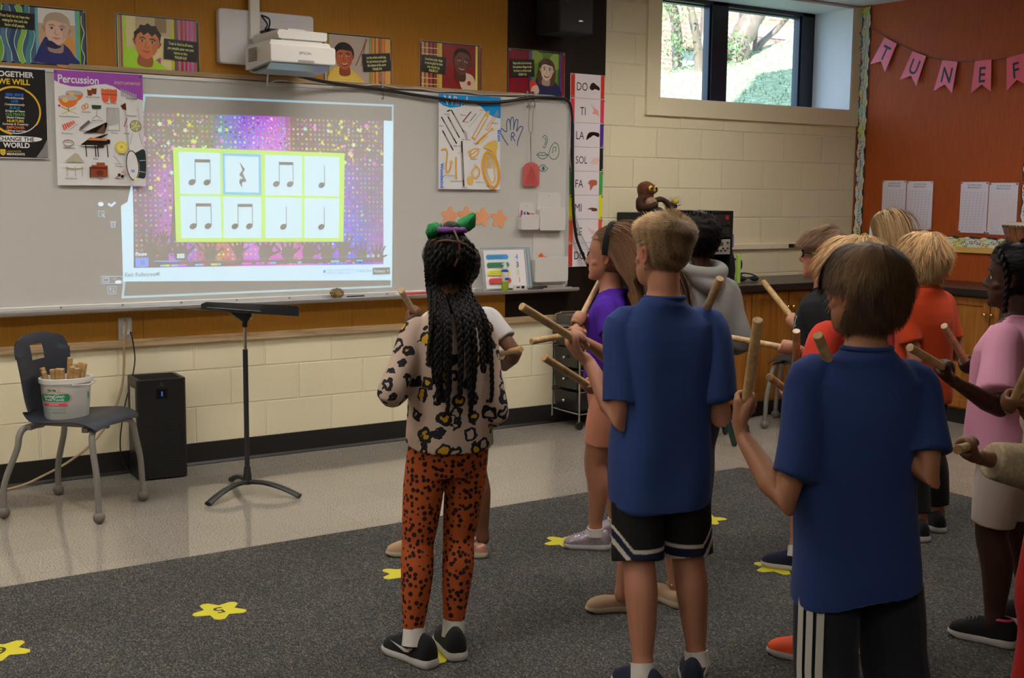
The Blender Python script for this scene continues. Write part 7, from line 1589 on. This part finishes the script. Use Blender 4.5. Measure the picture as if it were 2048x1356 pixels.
# ---------------- girl with braids (nearest the board, left)
p = Person('girl with long black braids, leopard-print top and rust spotted leggings, seen from behind', (1.972, -3.085), -.30, 1.385, .107, 'brown', hyaw=-.12, voxel=.0048, g=.97)
hold(p, 'L', (-.205, -.100, .880), (-.104, .060, .905), (-.068, .118, .93), None); hold(p, 'R', (.138, -.065, .800), (.150, .125, .856), (.140, .185, .889), None)
p.leg('L', 1.830, -3.096); p.leg('R', 1.978, -3.094)
p.shirt('leopard_top', 'leopard_print', .505, .101, .090, .078, long=True, sr=(.036, .036), seed=3, amp=.0035, wrist=1.0, tail=.015)
p.shorts('leggings', 'spotted_rust', .085, top=.59, seed=5, amp=.0012, hipw=.092, fit=.005)
p.shoe('L', .17, .232, 'black_cloth', 'sole_white', mark='mark_white', lace='black_cord'); p.shoe('R', -.30, .232, 'black_cloth', 'sole_white', mark='mark_white', lace='black_cord')
p.sock('L', .125); p.sock('R', .125); p.finish_body()
hair = p.cap(lambda u, z: z > .60-.42*(u_back(u) > 1.1)*min(1, (u_back(u)-1.1)*1.6) or z > .80, .028, tuple(BLACKH), bump=.02)
p.strands(5000, lambda u, z: z > .60-.42*(u_back(u) > 1.1)*min(1, (u_back(u)-1.1)*1.6), lambda u, z: .16, lambda P, N, U, Z: A3(.03, -.25, 1.02)-P, BLACKH*1.5, hair, .0016, 5, 0, .05, .02, 2, .030)
m = MB()
for (u, z0, lx, zz, rr, yb) in [(2.0, .50, -.30, .80, .0085, .02), (2.25, .74, -.36, .98, .010, .0), (2.45, .70, -.22, .76, .012, -.03), (2.62, .86, -.30, .70, .013, -.02), (2.80, .84, -.12, .74, .013, -.05), (3.10, .90, .05, .72, .013, -.04), (3.35, .84, .14, .66, .0125, -.05), (3.62, .88, .22, .70, .0125, -.03), (3.85, .84, .34, .86, .012, -.03), (4.25, .70, .40, .96, .009, .02), (2.70, .60, -.16, .66, .010, -.07), (4.15, .80, .46, .70, .010, .0)]:
    # root on the scalp, over the back of the head, then straight down the back
    u = -u; pts = []
    for q, zq in ((0, z0), (.35, z0*.8+.10), (.7, z0*.45+.20), (1.0, .20)):
        pts.append(p.H(head_pt(u, max(.2, zq), .045+.03*q)[0]))
    e = p.H((0, 0, 0)); bx0 = pts[-1][0]*.4+lx*.30*.6; yb_ = -.118+yb*.3
    pts += [A3(bx0*.9, yb_+.020, 1.10), A3(bx0, yb_-.008, .98), A3(bx0+.008*math.sin(u*9), yb_-.006, (1.02+zz)/2), A3(bx0+.012*math.sin(u*5), yb_+.002, zz+.15)]
    braid_geo(m, pts, rr*1.12, 6)
m.c = [tuple(BLACKH*1.3)]*len(m.c); m.build('braids', 'hair', hair, world=False, smooth=70)
m = MB(); 
for P in ([(.02, -.30, 1.03), (.06, -.42, .93), (.09, -.475, .80), (.08, -.485, .66), (.03, -.48, .52)], [(-.20, -.36, .84), (-.08, -.465, .87), (.09, -.47, .84), (.22, -.38, .79)], [(-.27, -.26, .80), (-.24, -.30, .86), (-.18, -.33, .88)]): m.tube([p.H(A3(q[0]*1.1, (q[1]+.03)*1.11-.03, .6+(q[2]-.6)*1.07)) for q in smooth_path(P, 4)], .0036, 6)
m.c = [SK['brown']]*len(m.c); m.col = SK['brown']; m.build('hair_parting', 'skin_brown', hair, world=False, smooth=60)
mat('sequin_green', (.015, .24, .06), .22, .6, var=(420, .9), bump=(420, 1, .002)); mat('scrunchie_purple', (.20, .06, .30), .7, bump=(60, .6, .004))
b = MB().ball(p.H((.02, -.20, 1.06)), (.026, .024, .022), 16, 10).build('top_knot', 'hair', hair, world=False, smooth=70); 
b.data.materials.clear(); mat('black_hair', tuple(BLACKH*1.3), .5, bump=(80, .8, .004, (1, 6, 1))); b.data.materials.append(MATS['black_hair'])
m = MB(); m.tube([p.H((.02+.21*math.cos(t), -.18+.17*math.sin(t), 1.03)) for t in [2*PI*i/24 for i in range(25)]], [.009+.002*math.sin(i*2.4) for i in range(25)], 10); m.build('hair_tie', 'scrunchie_purple', hair, world=False, smooth=70)
for sx, pts in ((-1, [(-.08, -.16, 1.06), (-.22, -.19, 1.20), (-.38, -.22, 1.16), (-.43, -.24, 1.02), (-.38, -.24, .90), (-.26, -.22, .93), (-.14, -.18, 1.0)]), (1, [(.08, -.14, 1.08), (.16, -.17, 1.24), (.40, -.20, 1.37), (.45, -.20, 1.34), (.44, -.20, 1.12), (.34, -.19, 1.04), (.18, -.17, 1.02)])):
    pts = [tuple(A3(.02, -.2, 1.0)+(A3(*q)-A3(.02, -.2, 1.03))*.84) for q in pts]; c0 = sum(A3(*q) for q in pts)/len(pts); m = MB(); n = len(pts)
    V = [p.H(A3(*q)+A3(0, -.03, 0)) for q in pts]+[p.H(A3(*q)+A3(0, .05, 0)) for q in pts]+[p.H(c0+A3(0, -.12, 0)), p.H(c0+A3(0, .12, 0))]
    m.add(V, [(i, (i+1) % n, 2*n) for i in range(n)]+[((i+1) % n+n, i+n, 2*n+1) for i in range(n)]+[(i+n, (i+1) % n+n, (i+1) % n, i) for i in range(n)]); m.build('bow_loop', 'sequin_green', hair, world=False, smooth=50)

# ---------------- girl in white tee in front of her
p = Person('girl in white tee and green shorts standing in front of the girl with braids', (2.545, -2.23), -.05, 1.30, .122, 'mid', voxel=.007)
hold(p, 'L', (-.275, -.06, .88), (-.215, .045, .955), (-.193, .070, 1.015), (-.35, -.125, 1.128), 'wooden stick tip poking up beside the left shoulder of the leopard-print girl'); hold(p, 'R', (.185, -.120, .853), (.215, .02, .775), (.199, .039, .815), (.174, -.227, .874), 'wooden stick sticking out to the right of the leopard-print girl\'s elbow')
p.leg('L', 2.375, -2.12); p.leg('R', 2.635, -2.23)
p.shirt('white_tee', 'white_shirt', .51, .112, .104, .080, sleeve=.62, seed=8, amp=.003); p.shorts('green_shorts', 'green_cloth', .36, .052, .054, seed=9)
p.shoe('L', .9, .20, 'tan_shoe', 'sole_cream'); s_, T = p.shoe('R', -.45, .20, 'rose_gold', 'sole_cream', low=True)
m = MB(); m.tube([T(.036*math.cos(t), -.035+.02*math.sin(t), .052+.012*math.sin(t)) for t in [2*PI*i/16 for i in range(17)]], [(.010, .003)]*17, 6, ref=(0, 0, 1)); m.build('strap', 'pink_trim' if False else 'white_shirt', s_, world=False, smooth=50)
p.finish_body(); hair = p.cap(lambda u, z: z > .62-.4*(u_back(u) > 1.3), .05, tuple(BLACKH), bump=.03)

# ---------------- girl in purple
p = Person('girl in purple tee and peach shorts with a black headband, in profile before the cards', (3.15, -2.43), .70, 1.36, .112, 'fair', hyaw=.02, hpitch=.03, voxel=.0055, g=.97)
hold(p, 'L', (-.215, -.069, .829), (-.365, .014, .920), (-.415, .068, .953), (-.656, .199, .941), 'wooden stick held out level to the left by the girl in purple', L=.30)
hold(p, 'R', (.063, .060, .775), (-.065, .100, .920), (-.100, .125, .972), (.110, .075, 1.143), 'wooden stick resting up against the shoulder of the girl in purple')
p.leg('L', 3.055, -2.425); p.leg('R', 3.235, -2.335)
def purp(co):
    c = np.tile(np.array([.075, .018, .34]), (len(co), 1)); f = (co[:, 1] > .045) & (np.abs(co[:, 0]) < .085) & (co[:, 2] > .80) & (co[:, 2] < 1.00)
    z = (co[:, 2]*1000).astype(int)//38; x = ((co[:, 0]+.2)*1000).astype(int)//14
    P = np.array([(.60, .45, .12), (.65, .05, .30), (.60, .48, .30), (.075, .018, .34), (.55, .08, .28)]); c[f] = P[(z[f]*3+x[f]//2) % 5]; return c
mat('purple_print', (1, 1, 1), .88, attr=True, spec=.2, bump=(420, .35, .0012))
p.shirt('purple_tee', 'purple_print', .505, .098, .093, .074, sleeve=.48, sr=(.033, .036), seed=12, amp=.003, color=purp, voxel=.005, collar=False)
p.shorts('bike_shorts', 'peach_cloth', .335, seed=13, amp=.0012, hipw=.088, fit=.006)
p.shoe('L', .80, .20, 'shoe_sequin', 'sole_white', lace='lilac_shoe'); p.shoe('R', .65, .20, 'shoe_sequin', 'sole_white'); p.sock('L', .10); p.sock('R', .10); p.face(tuple(LTBR*.7)); p.finish_body()
msk = lambda u, z: (z > .80) or (u_back(u) > 1.25 and z > .62) or (u_back(u) > 1.62 and z > .50) or (u_back(u) > 1.85 and z > .20)
hair = p.cap(msk, .03, tuple(LTBR)); 
def hangp(P):
    P = P.copy(); z = P[:, 2]; lim = np.interp(z, [-.35, -.05, .20, .45, .62, .80, 1.1], [-.60, -.50, -.30, -.10, .02, .25, .6]); P[:, 1] = np.minimum(P[:, 1], lim)
    lo = z < .2; P[lo, 1] = np.maximum(P[lo, 1], lim[lo]-.16); P[:, 0] = np.clip(P[:, 0], -.40, .40); return P
LONGF = lambda P, N, U, Z: np.stack([P[:, 0]*1.1, P[:, 1]-1.1-.3*(P[:, 1] > .1), -.25-P[:, 2]*.15], 1)
p.strands(6500, msk, lambda u, z: 1.25+z*1.0, LONGF, lambda U, Z: LTBR*(1.15-.1*Z[:, None])+0, hair, .0022, 14, .22, .05, .02, 21, .040, hang=hangp, cvar=.55)
m = MB(); m.tube([p.H(q) for q in smooth_path([(-.365, .0, .52), (-.400, -.01, .70), (-.370, -.04, .94), (-.19, -.07, 1.125), (.19, -.07, 1.125), (.370, -.04, .94), (.400, -.01, .70), (.365, .0, .52)], 5)], [(.013, .0055)]*36, 8, ref=(0, 1, 0)); m.build('headband', 'black_cloth', hair, world=False, smooth=60)
m = MB(); 

# ---------------- taller boy in blue
p = Person('boy with cropped sandy hair, blue tee and black shorts with striped hems, seen from behind', (2.41, -3.61), -.42, 1.455, .130, 'fair', hyaw=.47, hpitch=.02, voxel=.0042, g=.98)
hold(p, 'L', (-.145, -.055, .818), (-.203, .086, .977), (-.252, .112, 1.030), (-.456, -.026, 1.153), 'wooden stick raised to the left by the taller boy in blue')
hold(p, 'R', (.168, -.070, .825), (.165, .075, .977), (.139, .088, 1.045), (.157, -.093, 1.250), 'wooden stick rising behind the right shoulder of the taller boy in blue', L=.33)
p.leg('L', 2.275, -3.70); p.leg('R', 2.475, -3.715)
p.shirt('blue_tee', 'blue_shirt', .388, .112, .101, .082, sleeve=.80, sr=(.036, .040), seed=21, amp=.010, tail=.010, voxel=.005, waist=.099)
HZ = .272*p.h
def hemcol(co):
    c = np.tile(np.array([.014, .013, .014]), (len(co), 1)); lx = np.abs(np.abs(co[:, 0])-.135); dz = co[:, 2]-HZ
    out = np.abs(co[:, 0]) > .105; dz = dz-np.where(out, np.clip(np.abs(co[:, 0])-.112, 0, 1)*1.3, 0)
    c[dz < .052] = (.55, .50, .44); c[dz < .040] = (.012, .016, .040); c[dz < .014] = (.55, .50, .44); c[dz < -.006] = (.014, .013, .014); return c
p.shorts('striped_shorts', 'attr_cloth', .272, .054, .055, color=hemcol, seed=22, amp=.003, voxel=.0038)
p.shoe('L', -.1, .225, 'navy_cloth', 'sole_white'); p.shoe('R', -.75, .225, 'navy_cloth', 'sole_white'); p.sock('L', .115); p.sock('R', .115); p.face(tuple(SANDY*.6)); p.finish_body()
def m_crew(u, z):
    b = u_back(u); 
    if b < .9: return z > .80-.05*(b > .5)
    if b < 1.35: return z > .56+(1.35-b)*.35
    if b < 1.75: return z > .58
    return z > .24+.06*(abs(b-2.2) < .3)
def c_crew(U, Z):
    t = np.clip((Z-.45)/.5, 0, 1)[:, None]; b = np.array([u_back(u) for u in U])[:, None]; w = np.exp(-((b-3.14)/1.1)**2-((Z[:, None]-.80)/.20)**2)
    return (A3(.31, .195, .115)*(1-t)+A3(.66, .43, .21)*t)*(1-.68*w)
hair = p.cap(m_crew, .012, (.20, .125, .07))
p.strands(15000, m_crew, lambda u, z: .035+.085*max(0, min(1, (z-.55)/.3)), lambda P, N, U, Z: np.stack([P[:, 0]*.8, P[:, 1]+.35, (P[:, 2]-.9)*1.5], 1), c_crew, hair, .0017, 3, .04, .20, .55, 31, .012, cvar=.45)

# ---------------- boy in front, dark hair
p = Person('boy with thick dark brown hair, blue tee and navy pants with three white stripes, nearest', (2.290, -4.475), -.50, 1.395, .125, 'tan', hyaw=.50, hpitch=.0, voxel=.0042)
hold(p, 'L', (-.201, -.059, .776), (-.262, .100, .908), (-.272, .120, .978), (-.293, -.028, 1.209), 'wooden stick held upright by the nearest boy in blue'); hold(p, 'R', (.125, -.115, .850), (.060, .060, .947), (.000, .085, 1.000), (-.134, -.05, 1.199), 'wooden stick showing over the left shoulder of the nearest boy in blue')
p.leg('L', 2.198, -4.483); p.leg('R', 2.413, -4.534)
p.shirt('navy_tee', 'navy_shirt', .395, .112, .101, .084, sleeve=.76, sr=(.037, .040), seed=31, amp=.011, tail=.01, voxel=.005, waist=.103, tilt=.022)
p.shorts('track_pants', 'dark_shorts', .07, .060, .055, seed=32, amp=.004, hipw=.096)
m = MB()
Hp, Kn, An, f = p.legs['L']
for k in range(3):
    for z0_, z1_ in ((.58, .06),):
        V = []; N_ = 18
        for i in range(N_+1):
            z = z0_+(z1_-z0_)*i/N_; c = Hp+(Kn-Hp)*(Hp[2]-z)/(Hp[2]-Kn[2]) if z > Kn[2] else Kn+(An-Kn)*(Kn[2]-z)/(Kn[2]-An[2])
            r = np.interp(z, [.06, .55, .7], [.055*p.h, .0565*p.h, .056*p.h])+.010
            cc = A3(c[0], c[1], z)
            for q in (-.009, .009): a_ = PI+.42+k*.30+q/r; V.append(cc+A3(r*math.cos(a_), r*math.sin(a_), 0)*[1.0, 1.0, 1])
        m.add(V, [(2*i, 2*i+1, 2*i+3, 2*i+2) for i in range(N_)]+[(2*i+2, 2*i+3, 2*i+1, 2*i) for i in range(0)])
mat('stripe_white', (.42, .40, .36), .8); m.build('side_stripe', 'stripe_white', p.root, world=False, smooth=60)
p.shoe('L', -.4, .22, 'black_cloth', 'sole_white'); p.shoe('R', -.8, .22, 'black_cloth', 'sole_white'); p.face(tuple(DKBR)); p.finish_body()
def m_bowl(u, z):
    b = u_back(u)
    if b < .9: return z > .66
    if b < 1.45: return z > .60-.04*(b > 1.2)
    if b < 1.75: return z > .56
    return z > .16
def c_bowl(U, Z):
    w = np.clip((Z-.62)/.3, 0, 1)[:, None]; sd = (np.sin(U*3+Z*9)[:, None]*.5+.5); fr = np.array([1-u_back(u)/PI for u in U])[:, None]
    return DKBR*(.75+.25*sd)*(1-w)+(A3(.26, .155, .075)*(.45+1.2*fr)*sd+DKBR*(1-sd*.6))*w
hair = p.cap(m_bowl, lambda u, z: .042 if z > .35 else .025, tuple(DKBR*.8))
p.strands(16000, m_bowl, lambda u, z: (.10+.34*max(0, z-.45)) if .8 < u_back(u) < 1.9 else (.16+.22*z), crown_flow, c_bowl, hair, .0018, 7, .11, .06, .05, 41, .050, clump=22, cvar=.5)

# ---------------- girl hidden behind the taller boy
p = Person('girl with long brown hair and tan slip-on shoes, mostly hidden behind the taller boy', (2.86, -3.09), .35, 1.23, .106, 'fair', hyaw=-.75, voxel=.007)
hold(p, 'L', (-.255, -.027, .802), (-.425, -.020, .860), (-.500, .000, .893), (-.745, .02, 1.015), 'wooden stick held low, tilted left, under the raised stick of the taller boy'); hold(p, 'R', (-.02, -.10, .880), (.015, -.004, 1.018), (.012, .02, 1.085), None)
p.leg('L', 2.665, -3.085); p.leg('R', 2.895, -3.115)
p.shirt('teal_tee', 'teal_shirt', .52, .100, .096, .076, seed=41, sleeve=.6); p.shorts('denim_shorts', 'denim', .37, .050, .052, seed=42)
p.shoe('L', 1.10, .20, 'tan_shoe', 'sole_cream', low=True); p.shoe('R', -.10, .20, 'tan_shoe', 'sole_cream', low=True); p.face(); p.finish_body()
m = MB(); Hp, Kn, An, f = p.legs['R']
for i in range(14): t = 2*PI*i/14; m.ball(A3(An[0]+.031*math.cos(t), An[1]+.031*math.sin(t), An[2]+.01), .0045, 6, 4)
m.build('bead_anklet', 'rose_gold', p.root, world=False, smooth=60)
hair = p.cap(msk, .03, tuple(LTBR*.4)); p.strands(3500, msk, lambda u, z: .9+z, LONGF, LTBR*.5, hair, .0026, 12, .25, .05, .02, 22, .040, hang=hangp)

# ---------------- child in grey hoodie
p = Person('child with short black hair in a grey hoodie, behind the taller boy', (3.590, -2.485), -.25, 1.425, .135, 'deep', voxel=.007)
hold(p, 'L', (-.17, -.02, .85), (-.10, .16, .90), (-.09, .22, .92)); hold(p, 'R', (.185, -.04, .86), (.12, .15, .90), (.10, .21, .92))
p.leg('L', 3.43, -2.43); p.leg('R', 3.59, -2.49)
o = p.shirt('grey_hoodie', 'grey_hoodie', .46, .112, .108, .088, long=True, sr=(.040, .040), seed=51, amp=.005, collar=False)
m = MB(); h = p.h; m.tube([A3(.085*math.sin(t), -.035+(-.060*(-math.cos(t)) if math.cos(t) < 0 else .045*math.cos(t)), .845*h-.045*(1-math.cos(t))/2) for t in [2*PI*i/24 for i in range(25)]], [.022+.012*(1-math.cos(2*PI*i/24))/2 for i in range(25)], 12)
m.tube(smooth_path([A3(-.06, -.075, .80*h), A3(0, -.115, .775*h), A3(.06, -.075, .80*h)], 5), [(.030, .035)]*11, 12, round_=True); remeshed(m, 'hood', 'grey_hoodie', o, .006, 6)
p.shorts('dark_pants', 'dark_shorts', .07, .052, .040, seed=52); p.shoe('L', -.3, .22); p.shoe('R', -.3, .22); p.finish_body()
hair = p.cap(lambda u, z: z > .62-.40*(u_back(u) > 1.2)*min(1, (u_back(u)-1.2)*2), .085, tuple(BLACKH), bump=.03); p.strands(5000, lambda u, z: z > .62-.40*(u_back(u) > 1.2)*min(1, (u_back(u)-1.2)*2), lambda u, z: .04, lambda P, N, U, Z: N, BLACKH*1.4, hair, .0022, 2, 0, .5, .9, 51, .085)

# ---------------- boy with glasses
p = Person('boy in profile with black and lime glasses and black printed tee, by the cabinets', (3.80, -3.01), .35, 1.385, .128, 'fair', hyaw=.10, hpitch=.02, voxel=.006)
hold(p, 'L', (-.136, -.100, .773), (-.300, -.05, .888), (-.335, .001, .925), (-.37, .272, .956), 'wooden stick pointing left, held by the boy in glasses'); hold(p, 'R', (.12, .042, .833), (-.03, .06, .930), (-.055, .10, .960), (.06, .30, 1.108), 'wooden stick raised in front of the oak cabinet by the boy in glasses')
p.leg('L', 3.565, -3.08); p.leg('R', 3.78, -3.02)
def prt(co):
    c = np.tile(np.array([.018, .019, .022]), (len(co), 1)); f = (co[:, 1] > .02) & (co[:, 2] > .80) & (co[:, 2] < 1.02) & (np.abs(co[:, 0]) < .125)
    q = (np.sin(co[:, 0]*230+co[:, 2]*60) > .86) | (np.sin(co[:, 2]*190-co[:, 0]*90) > .93); c[f & q] = (.45, .45, .43); f2 = (co[:, 2] < .82) & (co[:, 2] > .78) & (co[:, 1] > .02) & q; c[f2] = (.05, .30, .12); return c
p.shirt('black_tee', 'attr_cloth', .44, .110, .106, .084, sleeve=.80, seed=61, color=prt, voxel=.0055)
p.shorts('navy_shorts', 'dark_shorts', .30, .053, .055, seed=62); p.shoe('L', .45, .21, 'navy_cloth', 'sole_white'); p.shoe('R', .2, .21, 'navy_cloth', 'sole_white'); p.sock('L'); p.sock('R'); p.face(tuple(LTBR*.6)); p.finish_body()
def m_short(u, z):
    b = u_back(u)
    if b < .9: return z > .76
    if b < 1.35: return z > .58
    if b < 1.7: return z > .56
    return z > .22
hair = p.cap(m_short, .015, tuple(LTBR*.6))
p.strands(9000, m_short, lambda u, z: .05+.34*max(0, min(1, (z-.66)/.2)), lambda P, N, U, Z: np.stack([P[:, 0]*.8, P[:, 1]*.6+.40, (P[:, 2]-1.1)], 1), lambda U, Z: A3(.20, .115, .065)*(.8+.5*np.clip((Z-.6)*2, 0, 1))[:, None], hair, .0019, 6, .10, .10, .16, 61, .03, cvar=.5)
mat('lime_frame', (.42, .70, .03), .3); mat('lens', (.7, .75, .8), .05, alpha=.15)
g_ = MB()
for sx in (-1, 1):
    P = [(sx*(.135+.085*math.copysign(abs(math.cos(t))**.6, math.cos(t))), .375-.05*abs(math.cos(t))*(1 if math.cos(t) > 0 else .2), .475+.060*math.copysign(abs(math.sin(t))**.6, math.sin(t))) for t in [2*PI*i/20 for i in range(21)]]; g_.tube([p.H(q) for q in P], .0030, 6)
    g_.tube([p.H(q) for q in ((sx*.235, .325, .500), (sx*.325, .24, .505), (sx*.345, .12, .500))], .0035, 6)
g_.tube([p.H(q) for q in ((-.05, .375, .49), (.05, .375, .49))], .0028, 6); fr_ = g_.build('glasses', 'black_plastic', p.root, world=False, smooth=60)
for sx in (-1, 1):
    MB().tube([p.H(q) for q in ((sx*.345, .12, .500), (sx*.350, -.02, .505), (sx*.345, -.14, .47), (sx*.335, -.20, .40))], .0036, 6).build('temple_arm', 'lime_frame', fr_, world=False, smooth=60)
    MB().prism([(.135+.078*math.cos(t), .475+.054*math.sin(t)) for t in [2*PI*i/16 for i in range(16)]], lambda u, v, d: tuple(p.H((sx*u, .368+d, v))), 0, .004).build('lens', 'lens', fr_, world=False)

# ---------------- blond boy in red
p = Person('boy with blond hair in a bright red tee, just behind the nearest boy in blue', (3.10, -3.75), .10, 1.38, .136, 'fair', hyaw=.1, voxel=.0055)
hold(p, 'L', (-.280, -.035, .855), (-.215, .070, .852), (-.162, .120, .868), (-.285, .035, 1.080), 'wooden stick held straight up in the fist of the boy in red', L=.30); hold(p, 'R', (.190, .060, .811), (.000, .165, .840), (-.065, .190, .862), (-.315, .09, .955), 'wooden stick crossing leftwards behind the upright stick of the boy in red', L=.30)
p.leg('L', 2.885, -3.77); p.leg('R', 3.12, -3.79)
p.shirt('red_tee', 'red_shirt', .44, .112, .106, .086, sleeve=.72, sr=(.040, .046), seed=71, amp=.004); p.shorts('black_shorts', 'black_shorts', .30, .053, .055, seed=72)
p.shoe('L', .30, .21, 'orange_shoe', 'sole_white'); p.shoe('R', -.2, .21, 'orange_shoe', 'sole_white'); p.sock('L'); p.sock('R'); p.finish_body()
def m_messy(u, z):
    b = u_back(u); return z > .64 if b < 1.2 else (z > .50 if b < 1.6 else z > .16)
hair = p.cap(m_messy, .04, tuple(BLOND*.7)); p.strands(8000, m_messy, lambda u, z: .30+.12*z, crown_flow, lambda U, Z: BLOND*(.75+.7*Z)[:, None], hair, .0021, 7, .10, .12, .16, 71, .06, cvar=.5)

# ---------------- messy blond in orange-red
p = Person('boy with long messy blond hair in an orange-red tee, before the orange wall', (4.46, -2.98), -.10, 1.355, .125, 'fair', hyaw=.2, voxel=.007)
hold(p, 'L', (-.125, -.093, .800), (-.03, .070, .820), (.0, .125, .845)); hold(p, 'R', (.155, -.077, .80), (.255, .085, .80), (.290, .135, .83))
p.leg('L', 4.39, -3.05); p.leg('R', 4.575, -3.0)
o = p.shirt('orange_tee', 'orange_red', .44, .108, .104, .084, sleeve=.70, seed=81, amp=.005); p.shorts('black_pants', 'black_shorts', .09, .050, .038, seed=82); p.shoe('L', -.45, .21); p.shoe('R', -.5, .21); p.finish_body()
m = MB(); m.prism([(-.014, 0), (.014, 0), (.006, .018), (0, .006), (-.006, .018)], lambda u, v, d: (u+.02, -.062-d, 1.055+v), 0, .002); m.build('back_logo', 'black_cloth', o, world=False)
hair = p.cap(m_messy, .05, tuple(BLOND*.5)); p.strands(7000, m_messy, lambda u, z: .34+.12*z, crown_flow, lambda U, Z: BLOND*(.75+.7*Z)[:, None], hair, .0025, 8, .12, .16, .14, 81, .06, cvar=.6)

# ---------------- girl at the very back
p = Person('girl with straight long blond hair and a pale headband, farthest back by the orange wall', (4.95, -2.38), -.30, 1.42, .118, 'fair', voxel=.008)
hold(p, 'L', (-.16, .0, .86), (-.10, .16, .90), (-.09, .22, .92)); hold(p, 'R', (.16, .0, .86), (.10, .16, .90), (.09, .22, .92))
p.leg('L', 4.87, -2.38); p.leg('R', 5.03, -2.38); p.shirt('pale_tee', 'white_shirt', .50, .104, .100, .080, seed=91, sleeve=.6); p.shorts('jeans', 'denim', .08, .050, .036, seed=92); p.shoe('L', -.3); p.shoe('R', -.3); p.finish_body()
hair = p.cap(msk, .03, tuple(BLOND*.45)); p.strands(4500, msk, lambda u, z: .9+z, LONGF, BLOND*.8, hair, .0028, 12, .25, .04, .02, 91, .045, hang=hangp, cvar=.5)
m = MB(); m.tube([p.H(q) for q in smooth_path([(-.355, .06, .50), (-.355, .05, .68), (-.30, .04, .90), (-.14, .02, 1.045), (.14, .02, 1.045), (.30, .04, .90), (.355, .05, .68), (.355, .06, .50)], 5)], [(.014, .005)]*36, 8, ref=(0, 1, 0)); m.build('headband', 'sock_white', hair, world=False, smooth=60)

# ---------------- girl in pink
p = Person('girl with dark braids, pink tee and white knee shorts at the right side', (3.62, -3.99), .30, 1.355, .128, 'deep', hyaw=.12, voxel=.005, g=1.12)
hold(p, 'L', (-.265, -.04, .836), (-.450, .030, .929), (-.508, .060, .963), (-.768, .08, 1.051), 'wooden stick pointing left and up from the near hand of the girl in pink'); hold(p, 'R', (.19, .09, .822), (.20, .165, .885), (.14, .197, .930), (-.07, .217, 1.086), 'wooden stick rising left from the far hand of the girl in pink', L=.31)
p.leg('L', 3.536, -3.993); p.leg('R', 3.80, -3.95)
p.shirt('pink_tee', 'pink_shirt', .475, .118, .110, .096, sleeve=.80, sr=(.043, .050), seed=95, amp=.006, voxel=.0055); p.shorts('white_knee_shorts', 'white_shorts', .305, seed=96, amp=.002, hipw=.098, fit=.012)
p.shoe('L', .27, .225, 'black_cloth', 'sole_white', opening='pink_trim', lace='black_cord'); p.shoe('R', .1, .225, 'black_cloth', 'sole_white', opening='pink_trim'); p.face((.01, .008, .007)); p.finish_body()
hair = p.cap(lambda u, z: z > .76-.05*(u_back(u) > .8) or (u_back(u) > 1.25 and z > .58) or (u_back(u) > 1.7 and z > .2), .035, tuple(BLACKH), bump=.02)
p.strands(4500, lambda u, z: z > .76 or (u_back(u) > 1.25 and z > .58) or (u_back(u) > 1.7 and z > .2), lambda u, z: .18, lambda P, N, U, Z: A3(0, -.45, .70)-P, BLACKH*1.6, hair, .0018, 5, 0, .05, .02, 96, .038)
m = MB(); braid_geo(m, [p.H(q) for q in ((-.22, .22, .93), (-.335, .13, .80), (-.385, .05, .60), (-.40, .02, .40), (-.39, .03, .15), (-.37, .04, -.05))], .0135, 6, .7); braid_geo(m, [p.H(q) for q in ((.22, .22, .93), (.335, .13, .80), (.385, .05, .60), (.40, .02, .40), (.39, .03, .15), (.37, .04, -.05))], .0135, 6, .7)
braid_geo(m, [p.H(q) for q in ((0, -.1, 1.05), (-.03, -.38, .95), (0, -.52, .72), (0, -.56, .40), (0, -.55, .05), (0, -.56, -.25))], .020, 6, .7); m.c = [tuple(BLACKH*1.3)]*len(m.c); m.build('braids', 'hair', hair, world=False, smooth=70)

# ---------------- child in fleece at the frame edge
p = Person('child in tan fleece jacket and red pants at the very right edge', (3.16, -4.49), .45, 1.42, .128, 'mid', hyaw=0, voxel=.005)
hold(p, 'L', (-.200, .030, .770), (-.365, .175, .821), (-.425, .210, .840), (-.69, .215, .872), 'wooden stick end held low beside the tan fleece sleeve', L=.20); hold(p, 'R', (.140, .043, .826), (-.060, .106, .888), (-.090, .141, .943), (-.29, .063, 1.118), 'wooden stick held up at the right edge by the child in the fleece', L=.24)
p.leg('L', 3.05, -4.46); p.leg('R', 3.24, -4.38)
p.shirt('fleece_jacket', 'fleece', .50, .118, .112, .094, long=True, sr=(.046, .046), seed=97, amp=.006, wrist=.90, voxel=.0055); p.shorts('red_pants', 'red_pants', .07, .060, .052, seed=98, amp=.005); p.shoe('L', .4); p.shoe('R', .3); p.face((.02, .012, .01)); p.finish_body()
hair = p.cap(msk, .04, tuple(BLACKH)); p.strands(3000, msk, lambda u, z: .3, crown_flow, BLACKH*1.6, hair, .0022, 5, .1, .08, .1, 99, .05)
